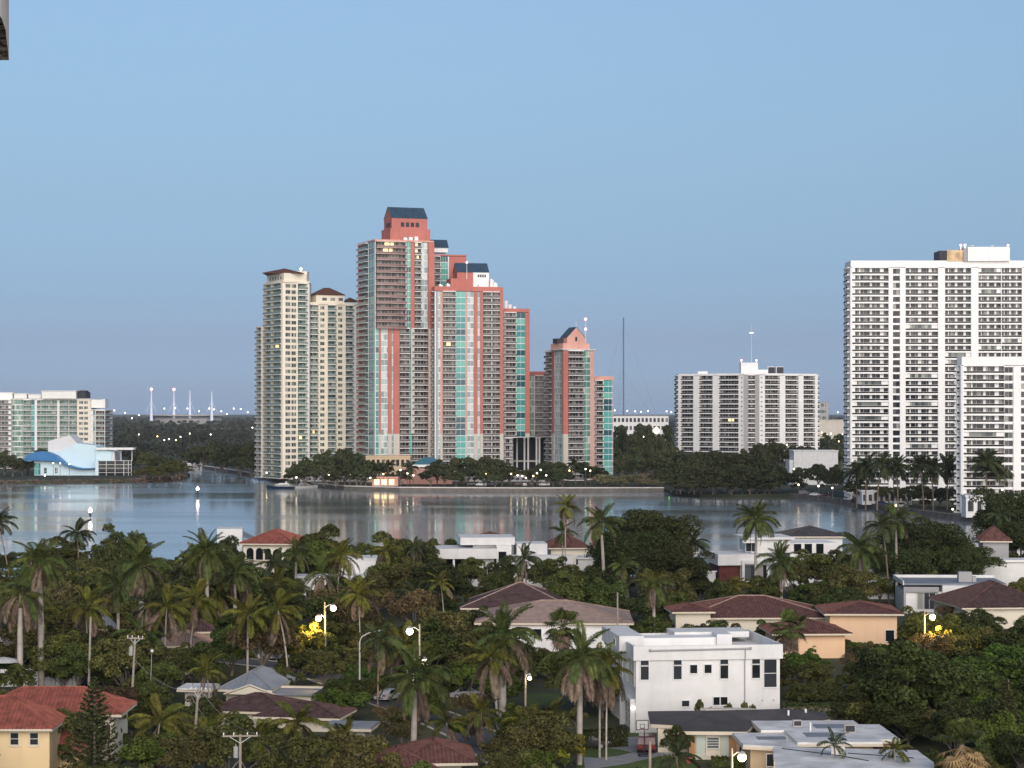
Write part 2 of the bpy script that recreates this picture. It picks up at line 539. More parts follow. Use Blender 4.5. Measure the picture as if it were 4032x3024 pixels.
def facade(T, a, b_, z0, nf, fh, bays, wall, dep=1.6, off=.0, lit=(), skipbal=(), top=0.):
    a, b_ = Vector(a), Vector(b_)
    d = b_ - a
    L = d.length
    ang = math.atan2(d.y, d.x)
    tot = sum(x[1] for x in bays)
    Rm = Matrix.Rotation(ang, 2)
    x = 0.
    for bi, bay in enumerate(bays):
        k, w = bay[0], bay[1] / tot * L
        o = bay[2] if len(bay) > 2 else {}
        w = round(w, 2)
        mt = o.get('m', wall)

        def put(name, me, z, xx=None):
            p = a + Rm @ Vector((x if xx is None else xx, 0))
            return ob(name, me, T, (p.x, p.y, z), ang)
        H = nf * fh + top
        f0 = o.get('f0', 0)
        f1 = o.get('f1', nf)
        if k == 'P':
            pr = o.get('out', .06) + off
            zs = o.get('split')
            if zs:
                put('pier', MB().box(0, w, -pr, dep, zs - z0, H).mesh('pier', mt), z0)
                put('pier', MB().box(0, w, -pr - .03, dep, 0, zs - z0 - .004).mesh('pier', o['low']), z0)
            else:
                put('pier', MB().box(0, w, -pr, dep, 0, H).mesh('pier', mt), z0)
        elif k == 'N':
            wins = o.get('wins', [(.2, .8)])
            sill, head = o.get('sill', .3) * fh, o.get('head', .8) * fh
            m = MB()
            pr = o.get('out', .03) + off
            xs = [0]
            for f0_, f1_ in wins:
                xs += [f0_ * w, f1_ * w]
            xs += [w]
            for i in range(0, len(xs), 2):
                if xs[i + 1] - xs[i] > .01:
                    m.box(xs[i], xs[i + 1], -pr, dep, 0, H)
            for i in range(1, len(xs) - 1, 2):
                for f in range(nf + 1):
                    za = 0 if f == 0 else (f - 1) * fh + head
                    zb = H if f == nf else f * fh + sill
                    m.box(xs[i], xs[i + 1], -pr + .02, dep, za, zb)
            put('wall', m.mesh('wall', mt), z0)
            gl, frm = o.get('g', g_grey), o.get('fr', m_frame)
            for i in range(1, len(xs) - 1, 2):
                ww = round(xs[i + 1] - xs[i], 2)

                def mk():
                    q = MB().box(0, ww, .22, .28, 0, head - sill, 0)
                    q.box(0, ww, .14, .218, 0, .07, 1).box(0, ww, .14, .218, head - sill - .07, head - sill, 1)
                    for c_ in ((0, .06), (ww / 2 - .03, ww / 2 + .03), (ww - .06, ww)):
                        q.box(c_[0], c_[1], .15, .217, .071, head - sill - .071, 1)
                    return q.mesh('window', [gl, frm])
                me = cached(('N', ww, sill, head, gl.name, frm.name, fh), mk)
                for f in range(nf):
                    put('window', me, z0 + f * fh + sill, x + xs[i])
        elif k in 'BG':
            gl, frm = o.get('g', g_brown), o.get('fr', m_frame)
            if k == 'B':
                y = dep - .12
                sol = o.get('solid', ())
                me = cached(('Bw', w, fh, gl.name, frm.name, y, tuple(sol), mt.name), lambda: glass_bay(w, fh, gl, frm, o.get('mull', 1.9), y, 0, sol, mt))
                bm_ = cached(('Bb', w, dep, o.get('out', .5), o.get('slab', m_slab).name, o.get('rail', m_rail_g).name, o.get('rh', 1.05), o.get('th', .25), o.get('lo', .12), o.get('up', 0), o.get('curve', 0)),
                             lambda: balcony_mesh(w, dep - .2, o.get('out', .5), o.get('slab', m_slab), o.get('rail', m_rail_g), o.get('rh', 1.05), o.get('th', .25), o.get('lo', .12), o.get('up', 0), o.get('curve', 0)))
                sh = None
                if o.get('shut'):
                    sh = cached(('sh', w, fh, frm.name), lambda: MB().box(.05, w * .14, .12, .2, .45, fh - .3, 0).box(w * .145, w * .8, .18, .26, .75, fh - .32, 1)
                                .box(w * .145, w * .8, .1, .3, .45, .74, 0).box(w * .805, w - .05, .12, .2, .45, fh - .3, 0).mesh('shutter', [m_white2, g_grey]))
                for f in range(f0, f1):
                    put('window', me, z0 + f * fh)
                    if (bi, f) in lit:
                        q = rnd.uniform(.1, .5)
                        for xa, xb in ((q, q + .16), (q + .2, q + .3)):
                            put('lit_window', MB().box(xa * w, min(xb, .97) * w, y - .06, y - .012, .15, fh - .3, 0).box(xa * w - .06, xa * w, y - .08, y - .012, .1, fh - .25, 1).mesh('lit_window', [e_room, frm]), z0 + f * fh)
                    put('balcony', bm_, z0 + f * fh)
                    if sh and rnd.random() < o['shut']:
                        put('shutter', sh, z0 + f * fh)
                put('roof_slab', cached(('rs', w, dep, o.get('out', .5), o.get('slab', m_slab).name, top), lambda: MB().box(0, w, -o.get('out', .5) + .02, dep, -.15, .25 + top).mesh('roof_slab', o.get('slab', m_slab))), z0 + nf * fh)
            else:
                me = cached(('G', w, fh, gl.name, frm.name, o.get('mull', 1.6), o.get('sp', .35)), lambda: glass_bay(w, fh, gl, frm, o.get('mull', 1.6), .1, o.get('sp', .35)))
                for f in range(nf):
                    put('window', me, z0 + f * fh)
                if top:
                    put('parapet', MB().box(0, w, .02, dep, 0, top).mesh('parapet', mt), z0 + nf * fh)
        x += w
        if k == 'B' and bi + 1 < len(bays) and bays[bi + 1][0] == 'B':
            put('partition', MB().box(-.1, .1, -.02, dep, 0, nf * fh).mesh('partition', mt), z0)


def core(T, poly, z0, z1, wall, dep=1.6, roof=None, par=0., name='core'):
    ob(name, MB().prism(inset(poly, dep), z0, z1).mesh(name, wall), T)
    if par:
        ob('parapet', MB().prism(inset(poly, -.12), z1 + .012, z1 + par).mesh('parapet', roof or wall), T)


def tower(name, label, cat, poly, z0, nf, fh, edges, wall, par=.8, roofm=None, dep=1.6, group=None, T=None, lit=None, top=0.):
    """poly: outer plan in world x, y, counter-clockwise; edges: {index: bays} (edge i runs from corner i to i+1)"""
    if T is None:
        c = sum((Vector(p) for p in poly), Vector((0, 0))) / len(poly)
        T = thing(name, label, cat, (c.x, c.y, 1.6), 0, group)
    c = Vector(T.location).to_2d()
    P = [tuple(Vector(p) - c) for p in poly]
    zb = z0 - T.location.z
    core(T, P, zb, zb + nf * fh + .26 + top, wall, dep, roofm, par)
    for i in range(len(P)):
        bays = edges.get(i, [('P', 1, {'out': 0})])
        facade(T, P[i], P[(i + 1) % len(P)], zb, nf, fh, bays, wall, dep, .0 if i % 2 else .05, (lit or {}).get(i, ()), top=top)
    return T


def hip_on(T, x0, x1, y0, y1, z, h, over, mat, name='roof', apex=None):
    """pyramid / hip roof part over a rectangle in T's coordinates"""
    x0, x1, y0, y1 = x0 - over, x1 + over, y0 - over, y1 + over
    w, d = x1 - x0, y1 - y0
    r = min(w, d) / 2 * .999
    if w >= d:
        a, b_ = (x0 + r, (y0 + y1) / 2), (x1 - r, (y0 + y1) / 2)
        fs = [(0, 1, 5, 4), (1, 2, 5), (2, 3, 4, 5), (3, 0, 4)]
    else:
        a, b_ = ((x0 + x1) / 2, y0 + r), ((x0 + x1) / 2, y1 - r)
        fs = [(0, 1, 4), (1, 2, 5, 4), (2, 3, 5), (3, 0, 4, 5)]
    vs = [(x0, y0, z), (x1, y0, z), (x1, y1, z), (x0, y1, z), (*a, z + h), (*b_, z + h)]
    m = MB().add(vs, fs + [(3, 2, 1, 0)])
    m.box(x0 + .02, x1 - .02, y0 + .02, y1 - .02, z - .3, z - .004)
    return ob(name, m.mesh(name, mat), T)


def gable_crown(T, x0, x1, y0, y1, z0, ze, zr, along, wall, roofm, name='crown'):
    """block with a gabled metal roof; along = 'x' or 'y' is the ridge direction"""
    m = MB().box(x0, x1, y0, y1, z0, ze)
    e = .25
    if along == 'x':
        ym = (y0 + y1) / 2
        m.add([(x0, y0, ze), (x0, y1, ze), (x0, ym, zr), (x1, y0, ze), (x1, y1, ze), (x1, ym, zr)], [(0, 2, 1), (3, 4, 5)])
        rv = [(x0 - e, y0 - e, ze - .1), (x1 + e, y0 - e, ze - .1), (x1 + e, ym, zr + .15), (x0 - e, ym, zr + .15), (x0 - e, y1 + e, ze - .1), (x1 + e, y1 + e, ze - .1)]
        rf = [(0, 1, 2, 3), (3, 2, 5, 4)]
    else:
        xm = (x0 + x1) / 2
        m.add([(x0, y0, ze), (x1, y0, ze), (xm, y0, zr), (x0, y1, ze), (x1, y1, ze), (xm, y1, zr)], [(0, 1, 2), (3, 5, 4)])
        rv = [(x0 - e, y0 - e, ze - .1), (x0 - e, y1 + e, ze - .1), (xm, y1 + e, zr + .15), (xm, y0 - e, zr + .15), (x1 + e, y0 - e, ze - .1), (x1 + e, y1 + e, ze - .1)]
        rf = [(0, 3, 2, 1), (3, 4, 5, 2)]
    c = ob(name, m.mesh(name, wall), T)
    r = MB().add(rv, rf)
    # standing seams
    n = 9
    A, B_ = [Vector(rv[i]) for i in rf[0]], [Vector(rv[i]) for i in rf[1]]
    for q in (A, B_):
        for i in range(1, n):
            t = i / n
            if along == 'x':
                p0, p1 = q[0].lerp(q[1], t), q[3].lerp(q[2], t)
            else:
                p0, p1 = q[0].lerp(q[3], t) if q is A else q[0].lerp(q[3], t), q[1].lerp(q[2], t)
            r.tube([p0 + Vector((0, 0, .05)), p1 + Vector((0, 0, .05))], .07, 4)
    o = ob('crown_roof', r.mesh('crown_roof', roofm), T)
    return c


def px(D, *us):
    return [(u - 512) * D / F_PX for u in us]


# ---- the salmon pink towers in the middle
lowm = {'split': 24.5, 'low': m_stone}


def PK(w, **k):
    return ('P', w, {**lowm, 'm': m_pink, **k})


C1 = [(-71.3, 1140), (-41.2, 1151), (-52.1, 1181), (-82.2, 1170)]
bw = dict(out=1.0, rail=m_rail_g, g=g_brown, th=.3)
low_front = [('P', .6, {'m': m_slab}), ('G', 3, {'g': g_teal}), PK(2.2), ('G', 6.8, {'g': g_pale, 'sp': .5}), PK(3.6, out=.5), ('G', 1.8, {'g': g_pale}), PK(6, out=.5),
             ('B', 10, bw), ('G', 2.6, {'g': g_teal}), ('B', 15.5, bw), PK(6, out=1.2, m=m_pink)]
up_front = [('P', .5, {'m': m_slab}), ('B', 30.5, dict(out=2.2, rail=m_rail_p, g=g_brown, th=.2, curve=.8, slab=M('rose_slab', (.58, .47, .44), .8, .08, .3))), ('P', .5, {'m': m_slab}), ('G', 4.6, {'g': g_teal}), PK(3.6, out=.4),
            ('B', 7, bw), ('G', 6.8, {'g': g_pale}), PK(6, out=1.2)]
left_side = [('P', 2, {'m': m_pink}), ('B', 17, dict(out=1.6, rail=m_rail_t, g=g_mint, th=.3)), ('P', .6, {'m': m_slab}), ('G', 12, {'g': g_teal, 'mull': 3})]
Tc = tower('pink_tower', 'tallest salmon pink apartment tower with teal glass and dark gabled crown', 'tower', C1, 2, 24, 3.3, {0: low_front, 3: left_side}, m_grey, par=0)
tower('', '', '', C1, 2 + 24 * 3.3, 14, 3.22, {0: up_front, 3: left_side}, m_grey, par=.9, roofm=m_pinkl, T=Tc, lit={0: [(1, 13), (1, 12), (5, 13), (5, 12), (5, 11)]})
c1 = Tc.location


def frame_of(T, p, q):
    """angle and origin of an edge in T's coordinates"""
    a = Vector(p) - T.location.to_2d()
    d = Vector(q) - Vector(p)
    return a, math.atan2(d.y, d.x)


def crown_part(T, p, q, items):
    """sub-assembly in the frame of an edge: returns an Empty-free list by transforming meshes"""
    a, ang = frame_of(T, p, q)
    for o in items:
        o.location = (a.x, a.y, 0)
        o.rotation_euler = (0, 0, ang)


def kids_since(T, n):
    return list(T.children)[n:]


zt = 2 + 24 * 3.3 + 14 * 3.22 + .9 - 1.6
n0 = len(T_ch := list(Tc.children))
cr = []
cr.append(ob('crown', MB().box(9.5, 31.5, 4, 20, zt, zt + 6.6).mesh('crown', m_pink), Tc))
cr.append(ob('crown', MB().box(10.6, 30.2, 5, 19, zt + 6.605, zt + 10.4).mesh('crown', m_pink), Tc))
before = set(Tc.children)
gable_crown(Tc, 10.6, 30.2, 5, 19, zt + 10.42, zt + 12.2, zt + 18.3, 'x', m_pink, m_navy)
cr += [o for o in Tc.children if o not in before]
for i in range(4):
    x = 15.6 + i * 2.7
    cr.append(ob('window', MB().box(x, x + 1.9, 4.9, 4.995, zt + 7.6, zt + 9.9, 0).box(x - .15, x + 2.05, 4.86, 4.998, zt + 9.92, zt + 10.08, 1).mesh('window', [m_bsteel, m_pink]), Tc))
for i in range(3):
    y = 8 + i * 2.4
    cr.append(ob('window', MB().box(10.5, 10.595, y, y + 1.7, zt + 7.6, zt + 9.9).mesh('window', m_bsteel), Tc))
for i in range(3):
    cr.append(ob('roof_unit', MB().box(16 + 3 * i, 18 + 3 * i, 1.2, 3.2, zt, zt + 1.4 + .3 * i).box(16.3 + 3 * i, 17.7 + 3 * i, 1.5, 2.9, zt + 1.4 + .3 * i, zt + 1.75 + .3 * i).mesh('roof_unit', m_white2), Tc))
crown_part(Tc, C1[0], C1[1], cr)

# ---- the second pink tower with its rear slab
D1 = [(-40.3, 1142), (-4.7, 1150), (-10, 1176), (-45.6, 1168)]
dfront = [('P', 1, {'m': m_slab}), ('G', 4.6, {'g': g_pale, 'sp': .5}), PK(2.3, m=m_pinkl), ('B', 12.8, bw), ('P', .3, {'m': m_slab}), ('G', 9.2, {'g': g_teal, 'mull': 2.6}), PK(1.8, m=m_pinkl), ('G', 6.6, {'g': g_pale, 'sp': .6}),
          PK(3.4, out=.5), ('G', 2.8, {'g': g_pale}), PK(2.8, out=.5), ('B', 8.6, bw), ('P', .6, {'m': m_slab}), ('B', 7.4, bw), PK(3.4, out=.7)]
Td = tower('pink_tower', 'stepped salmon pink tower with white walled blue roofed crown, second from left', 'tower', D1, 2, 30, 3.28, {0: dfront, 3: [('P', 1), ('B', 8, bw), ('P', 1)]}, m_grey,
           par=2.4, roofm=m_pink, lit={0: [(3, 21)]})
zt = 2 + 30 * 3.28 + 2.4 - 1.6
cr = [ob('crown', MB().box(9.5, 21.5, 5, 17, zt, zt + 4.8).mesh('crown', m_pink), Td)]
before = set(Td.children)
gable_crown(Td, 13, 30, 5.4, 16.6, zt + 3.2, zt + 8.2, zt + 13.2, 'x', m_pink, m_navy)
cr += [o for o in Td.children if o not in before]
cr.append(ob('wall', MB().box(21.6, 30.05, 5.3, 16.5, zt, zt + 8.1).mesh('wall', m_white2), Td))
for i in range(4):
    cr.append(ob('window', MB().box(24 + i * 1.2, 24.8 + i * 1.2, 5.2, 5.296, zt + 5.6, zt + 7).mesh('window', m_bsteel), Td))
for i, (x, h) in enumerate(((30.3, 4.2), (32.3, 2.4), (24, 1.5), (3, 1.2), (7, 1.6))):
    cr.append(ob('roof_unit', MB().box(x, x + 1.8, 3, 8, zt, zt + h).box(x + .3, x + 1.2, 4, 7, zt + h, zt + h + .5).mesh('roof_unit', m_white2), Td))
crown_part(Td, D1[0], D1[1], cr)
R1 = [(-42.8, 1172), (-24.5, 1176), (-28, 1196), (-46.3, 1192)]
rfront = [('B', 7, bw), ('P', .3, {'m': m_slab}), ('G', 6.4, {'g': g_teal}), ('P', .8, {'m': m_slab}), PK(15)]
tower('', '', '', R1, 2, 36, 3.3, {0: rfront}, m_grey, par=.8, roofm=m_pink, T=Td)
cr = [ob('wall', MB().box(.5, 9, 2, 12, 121.5, 123.5).mesh('wall', m_white2), Td)]
before = set(Td.children)
gable_crown(Td, .3, 9.2, 1.8, 12.2, 123.52, 124, 128.5, 'x', m_white2, m_navy)
cr += [o for o in Td.children if o not in before]
crown_part(Td, R1[0], R1[1], cr)

# ---- pink wing and bridge block
E1 = [(-4.7, 1156), (9.3, 1160), (5, 1184), (-9, 1180)]
efront = [PK(.4), ('B', 13, bw), ('P', .4, {'m': m_slab}), ('G', 9, {'g': g_teal, 'mull': 2.6}), PK(4.6, out=.5)]
Te = tower('pink_wing', 'lower salmon pink wing with teal glass right beside the stepped tower', 'tower', E1, 24, 20, 3.3, {0: efront, 1: [PK(1)]}, m_grey, par=1.9, roofm=m_pink)
c = Te.location
tower('', '', '', [(-4.7, 1156.3), (.2, 1157.7), (-3, 1176), (-8, 1175)], 2, 6, 3.6, {0: [('P', .6, {'m': m_stone}), ('B', 5, bw)]}, m_grey, par=0, T=Te)
for i, (x, h) in enumerate(((-4, 5), (-2, 3), (0.5, 1.8))):
    ob('roof_unit', MB().box(x, x + 1.6, -3, 2, 90.2, 90.2 + h).mesh('roof_unit', m_white2), Te)
F1 = [(7.8, 1178), (18.6, 1178), (18.6, 1198), (7.8, 1198)]
ffront = [('G', 7.4, {'g': g_green, 'sp': .4}), ('P', .6, {'m': m_slab}), ('B', 11, bw)]
Tf = tower('bridge_block', 'low pink topped linking block above an open white columned porch', 'tower', F1, 24, 10, 3.3, {0: ffront}, m_grey, par=2, roofm=m_pink)
c = Tf.location
ob('wall', MB().box(-12.4, 6, 2, 8, .3, 22.3).mesh('wall', m_bsteel), Tf)  # dark block stands for the shade inside the open porch
for x in (-13, -10.5, -6.5, -4.5, 0, 1.6):
    ob('column', MB().box(x - .45, x + .45, -9.5, -8.6, .3, 22.3).box(x - .6, x + .6, -9.65, -8.45, 21.4, 22.29).mesh('column', m_white2), Tf)
ob('beam', MB().box(-12.5, 1, -8.58, -8.1, 9, 9.9).mesh('beam', m_stone), Tf)

# ---- small pink tower on the right
G1 = [(26.4, 1134), (42.8, 1142), (42.8, 1165), (35, 1172), (17.8, 1162)]
gfront = [PK(5.4, out=.5), ('B', 17, bw), ('G', 8, {'g': g_green, 'mull': 2.2}), ('P', 4.2, {'m': m_pinkl})]
gleft = [('B', 8, bw), PK(3), ('G', 7, {'g': g_pale, 'sp': .5}), ('G', 4, {'g': g_teal})]
Tg = tower('small_pink_tower', 'shortest salmon pink tower with a pink gable on its crown', 'tower', G1, 2, 21, 3.2, {0: gfront, 4: gleft}, m_grey, par=.7, roofm=m_slab)
zt = 2 + 21 * 3.2 + .7 - 1.6 + .3
cr = [ob('crown', MB().box(1.5, 17, 2.6, 17, zt, zt + 3).mesh('crown', m_pinkl), Tg)]
before = set(Tg.children)
gable_crown(Tg, 4, 14.6, 3, 11, zt + 3.01, zt + 6, zt + 11.4, 'y', m_pinkl, m_navy)
cr += [o for o in Tg.children if o not in before]
cr.append(ob('louver', MB().box(.2, 3.8, 7, 12, zt + 3.02, zt + 5.6).mesh('louver', m_bsteel), Tg))
cr.append(ob('vent', MB().prism([(8.7, 2.9), (9.9, 2.9), (9.9, 2.995), (8.7, 2.995)], zt + 4.2, zt + 6.4).mesh('vent', m_bsteel), Tg))
cr.append(ob('spire', MB().tube([(9.3, 3.2, zt + 11.5), (9.3, 3.2, zt + 14.6)], .12, 6).mesh('spire', m_frame), Tg))
cr.append(ob('roof_terrace', MB().box(-1, 19, -.8, 18, zt - .28, zt - .02).mesh('roof_terrace', m_slab), Tg))
crown_part(Tg, G1[0], G1[1], cr)
H1 = [(42.9, 1150), (53.2, 1152), (52, 1170), (42.9, 1168)]
tower('', '', '', H1, 2, 16, 3.25, {0: [('P', 1, {'m': m_stone}), ('B', 8, bw), ('P', .5, {'m': m_slab}), ('G', 9, {'g': g_teal, 'mull': 3})]}, m_grey, par=2, roofm=m_pinkl, T=Tg)

# ---- cream towers
CB = dict(out=1.0, rail=m_rail_t, g=g_green, th=.42, lo=.14, slab=M('cream_slab', (.80, .76, .68), .8, .06, .2))
CBd = {**CB, 'g': g_mint}
WN = ('N', 15, {'m': m_cream, 'g': g_grey, 'wins': [(.1, .52), (.58, .9)], 'sill': .2, 'head': .82})
A1 = [(-135, 1190), (-122, 1165), (-108.9, 1177), (-110, 1200), (-125, 1206)]
aleft = [('P', .5), ('B', 3.4, CB), ('P', .3), ('B', 5.5, CB), ('P', .5, {'m': m_cream})]
afront = [WN, ('B', 9, CB), ('P', 2.4, {'m': m_white2})]
Ta = tower('cream_tower', 'taller cream apartment tower with hipped brown cap, left of the pink ones', 'tower', A1, 2, 32, 3.26, {0: aleft, 1: afront}, m_cream, par=1, lit={0: [(3, 21)], 1: [(1, 6)]})
m_cap = M('brown_cap_tiles', (.12, .055, .04), .85, .2, .6)
ca = Ta.location
zt = 2 + 32 * 3.26 - 1.6 + 1.3
ob('penthouse', MB().prism([tuple(Vector(p) - ca.to_2d()) for p in inset(A1, 1.5)], zt, zt + 4).mesh('penthouse', m_cream), Ta)
hip_on(Ta, -13, 8, -17, 8, zt + 4.3, 3, .3, m_cap)
for i in range(5):
    p = Vector(A1[0]).lerp(Vector(A1[1]), .2 + .14 * i) - ca.to_2d()
    q = Vector((0.9, 0.44)) * 1.42
    ob('window', MB().box(0, 1.3, -.06, 0, .8, 2.4).mesh('window', g_dark), Ta, (p.x + q.x, p.y + q.y, zt), math.atan2(-25, 13))
ob('lift_house', MB().box(2.5, 9.5, -5, 6, zt + .01, zt + 5.6).box(2.3, 9.7, -5.2, 6.2, zt + 5.61, zt + 5.9).mesh('lift_house', m_cream), Ta)
ob('beacon', MB().ball((6, -3, zt + 7.2), .7).tube([(6, -3, zt + 5.9), (6, -3, zt + 6.6)], .1, 5).mesh('beacon', e_white), Ta)
A2 = [(-139.5, 1196), (-134.8, 1188), (-128, 1205), (-136, 1208)]
tower('', '', '', A2, 2, 25, 3.26, {0: [('P', .5, {'m': m_stone}), ('B', 6, {**CB, 'out': 1.4}), ('P', .5)], 3: [('B', 6, {**CB, 'out': 1.2})]}, m_stone, par=.4, T=Ta)

WN2 = ('N', 10, {'m': m_cream, 'g': g_grey, 'wins': [(.2, .66)], 'sill': .22, 'head': .8})
B1 = [(-109.2, 1183), (-82.5, 1194), (-90, 1214), (-115, 1204)]
bfront = [('B', 8.5, CBd), WN2, ('B', 8.5, CBd), WN2, ('B', 8, CBd), ('P', 2.6, {'m': m_white2}), ('N', 5, {'m': m_white2, 'wins': [(.1, .9)], 'sill': .15, 'head': .85})]
Tb = tower('cream_tower', 'shorter cream apartment tower with pointed brown cap touching the pink tower', 'tower', B1, 2, 29, 3.22, {0: bfront, 3: [('B', 1, CB)]}, m_cream, par=1.2, lit={0: [(0, 7)]})
cb = Tb.location
zt = 2 + 29 * 3.22 - 1.6 + 1.3
ab, an = frame_of(Tb, B1[0], B1[1])
q = [ob('penthouse', MB().box(4, 20, 1.5, 14, zt, zt + 4.2).mesh('penthouse', m_cream), Tb)]
for i in range(3):
    q.append(ob('window', MB().box(7.5 + 4.6 * i, 10 + 4.6 * i, 1.4, 1.495, zt + 1.2, zt + 2.8).mesh('window', g_grey), Tb))
q.append(hip_on(Tb, 4, 20, 1.5, 14, zt + 4.5, 4, .5, m_cap))
q.append(hip_on(Tb, 21, 28, 2, 9, zt + 1.2, 2.2, .4, m_cap))
for o in q:
    o.location, o.rotation_euler = (ab.x, ab.y, 0), (0, 0, an)

# ---- white slab building (chevron plan)
SB = dict(out=.35, rail=m_rail_d, g=g_dark, th=.62, lo=.24, rh=.7, up=.0, slab=m_white2)
SBw = {**SB, 'g': g_brown}
S1 = [(101.5, 1334), (136.5, 1309), (146.5, 1306), (149, 1311), (185.6, 1330), (185.6, 1350), (101.5, 1354)]
gp = {'m': m_grey, 'out': .5}
sl = [('P', 2.2, {'out': .5, 'm': m_white2}), ('B', 12.4, SB), ('P', 5.1, {'out': .7, 'm': m_white2}), ('B', 13.3, SB), ('P', 5.5, {'out': .7, 'm': m_white2}), ('B', 18.4, SB), ('N', 5, {'m': m_white2, 'wins': [(.4, .72)], 'sill': .3, 'head': .6})]
sm = [('P', 4.6, gp), ('B', 7.4, SBw), ('P', 4.6, gp)]
sr = [('N', 5.5, {'m': m_white2, 'wins': [(.25, .6)], 'sill': .3, 'head': .6}), ('B', 14.2, SBw), ('P', 5.5, {'out': .7, 'm': m_white2}), ('B', 13.4, SBw), ('P', 5, {'out': .7, 'm': m_white2}), ('B', 12, SBw), ('P', 2.7, {'out': .5, 'm': m_white2})]
S1 = [(101.5, 1334), (138.5, 1308), (147.6, 1307), (185.6, 1332), (185.6, 1352), (147, 1335), (138, 1335), (101.5, 1354)]
Ts = tower('white_slab_block', 'long white apartment slab with dark balconies and grey centre piers', 'building', S1, 2, 20, 2.87,
           {0: sl, 1: sm, 2: sr, 7: [('B', 1, {**SB, 'out': 1.2})], 3: [('B', 1, {**SB, 'out': 1.4})]}, m_white2, par=.9, lit={0: [(5, 10)]})
cs = Ts.location
zt = 2 + 20 * 2.87 - 1.6 + 1.1
qx = px(1315, 741.5, 758.5, 768.5, 785.5)
qx = [x - cs.x for x in qx]
ob('lift_house', MB().box(qx[0], qx[0] + 6, -15, -4, zt, zt + 6.6).box(qx[0] + 6.2, qx[1], -14, -4, zt, zt + 6.6).box(qx[0] + 6, qx[0] + 6.2, -13.5, -5, zt, zt + 6).mesh('lift_house', m_white2), Ts)
ob('roof_room', MB().box(qx[1] + .02, qx[2], -13, -4, zt, zt + 2.4).mesh('roof_room', m_white2), Ts)
for k in range(2):
    x = qx[2] + .6 + 5.2 * k
    ob('cooling_tower', MB().box(x, x + 4.2, -9, -4, zt - .6, zt + 4, 0).box(x - .2, x + 4.4, -9.2, -3.8, zt + 4.01, zt + 4.3, 1).box(x - .2, x + .1, -9.15, -9.02, zt - .6, zt + 4, 1).mesh('cooling_tower', [m_bsteel, m_white2]), Ts)
ob('roof_room', MB().box(-30, -24, 2, 8, zt - .9, zt + 1.6).mesh('roof_room', m_white2), Ts)
mx = qx[0] + 7
ob('mast', MB().tube([(mx, -8, zt + 6.6), (mx, -8, zt + 30)], [.14, .06], 6).mesh('mast', m_frame), Ts)
ob('mast_ring', MB().box(mx - 1.1, mx + 1.1, -8.2, -7.8, zt + 24.6, zt + 24.9).mesh('mast_ring', e_white), Ts)
ob('beacon', MB().ball((qx[0] + .3, -14, zt + 8), .55).tube([(qx[0] + .3, -14, zt + 6.6), (qx[0] + .3, -14, zt + 7.5)], .08, 5).mesh('beacon', e_red), Ts)
ob('beacon', MB().ball((qx[1] - .8, -13, zt + 8), .55).tube([(qx[1] - .8, -13, zt + 6.6), (qx[1] - .8, -13, zt + 7.5)], .08, 5).mesh('beacon', e_red), Ts)

# ---- the white twin towers on the right
solids = ((.06, .1), (.2, .24), (.5, .56), (.78, .88))
RB = dict(out=.25, rail=m_rail_d, g=g_dark, th=.66, lo=.30, rh=.6, up=.0, slab=m_tower, solid=solids, shut=.10, mull=2.4)
RB2 = {**RB, 'solid': ((.14, .18), (.4, .5), (.73, .82))}
WR = ('N', 7.3, {'m': m_tower, 'g': g_dark, 'wins': [(.03, .97)], 'sill': .12, 'head': .84, 'fr': m_dframe})
P_ = {'out': .35, 'm': m_tower}
Dt = 890.
X = px(Dt, 851, 1040)
t1 = [('P', 1, P_), ('B', 36.6, {**RB, 'curve': .5}), ('P', 4.2, P_), WR, ('P', 5.5, P_), ('B', 32.6, RB2), ('P', 6.9, P_), ('B', 26.2, RB2), ('P', 7.3, P_), ('B', 22.8, RB2), ('P', .6, P_), ('B', 20.2, RB2), ('P', 7, P_), WR, ('P', 4, P_)]
R1_ = [(X[0], Dt), (X[1], Dt), (X[1], Dt + 16), (X[0], Dt + 16)]
T1 = tower('white_tower', 'tall white apartment tower with dark balcony bands, the higher of two', 'tower', R1_, 2, 33, 2.857,
           {0: t1, 3: [('P', 3, P_), ('B', 7, {**RB, 'out': 1.0, 'shut': 0, 'g': g_grey}), ('P', 4, P_), ('B', 6, {**RB, 'out': 1.3, 'shut': 0, 'g': g_grey}), ('P', 2, P_)]}, m_tower, par=2.6)
c = T1.location
zt = 2 + 33 * 2.857 - 1.6 + 2.9
gx = [x - c.x for x in px(Dt, 939.5, 946.8, 963, 967, 1009)]
ob('louver_room', MB().box(gx[0], gx[1], -8, 4, zt - .3, zt + 4).mesh('louver_room', m_bsteel), T1)
ob('tan_screen', MB().box(gx[1] + .02, gx[2], -8.4, -8.2, zt - .3, zt + 4.2).box(gx[1] + .02, gx[2], -8.19, 4, zt - .3, zt + 3.8).mesh('tan_screen', M('mottled_tan_screen', (.62, .45, .26), .8, .35, .5)), T1)  # screen in a mottled tan colour
ob('roof_room', MB().box(gx[2] + .02, gx[3], -9, 4, zt - .3, zt + 5).mesh('roof_room', m_grey), T1)
ob('penthouse', MB().box(gx[3] + .02, (gx[3] + gx[4]) / 2 - .03, -9.5, 5, zt - .3, zt + 5.4).box((gx[3] + gx[4]) / 2 + .03, gx[4], -9.5, 5, zt - .3, zt + 5.4).mesh('penthouse', m_tower), T1)
for k, (u, e) in enumerate(((960.8, e_red), (965, e_white), (1008, e_red))):
    x = px(Dt, u)[0] - c.x
    ob('beacon', MB().ball((x, -8, zt + 6.2), .45).tube([(x, -8, zt + 4), (x, -8, zt + 5.8)], .07, 5).mesh('beacon', e), T1)
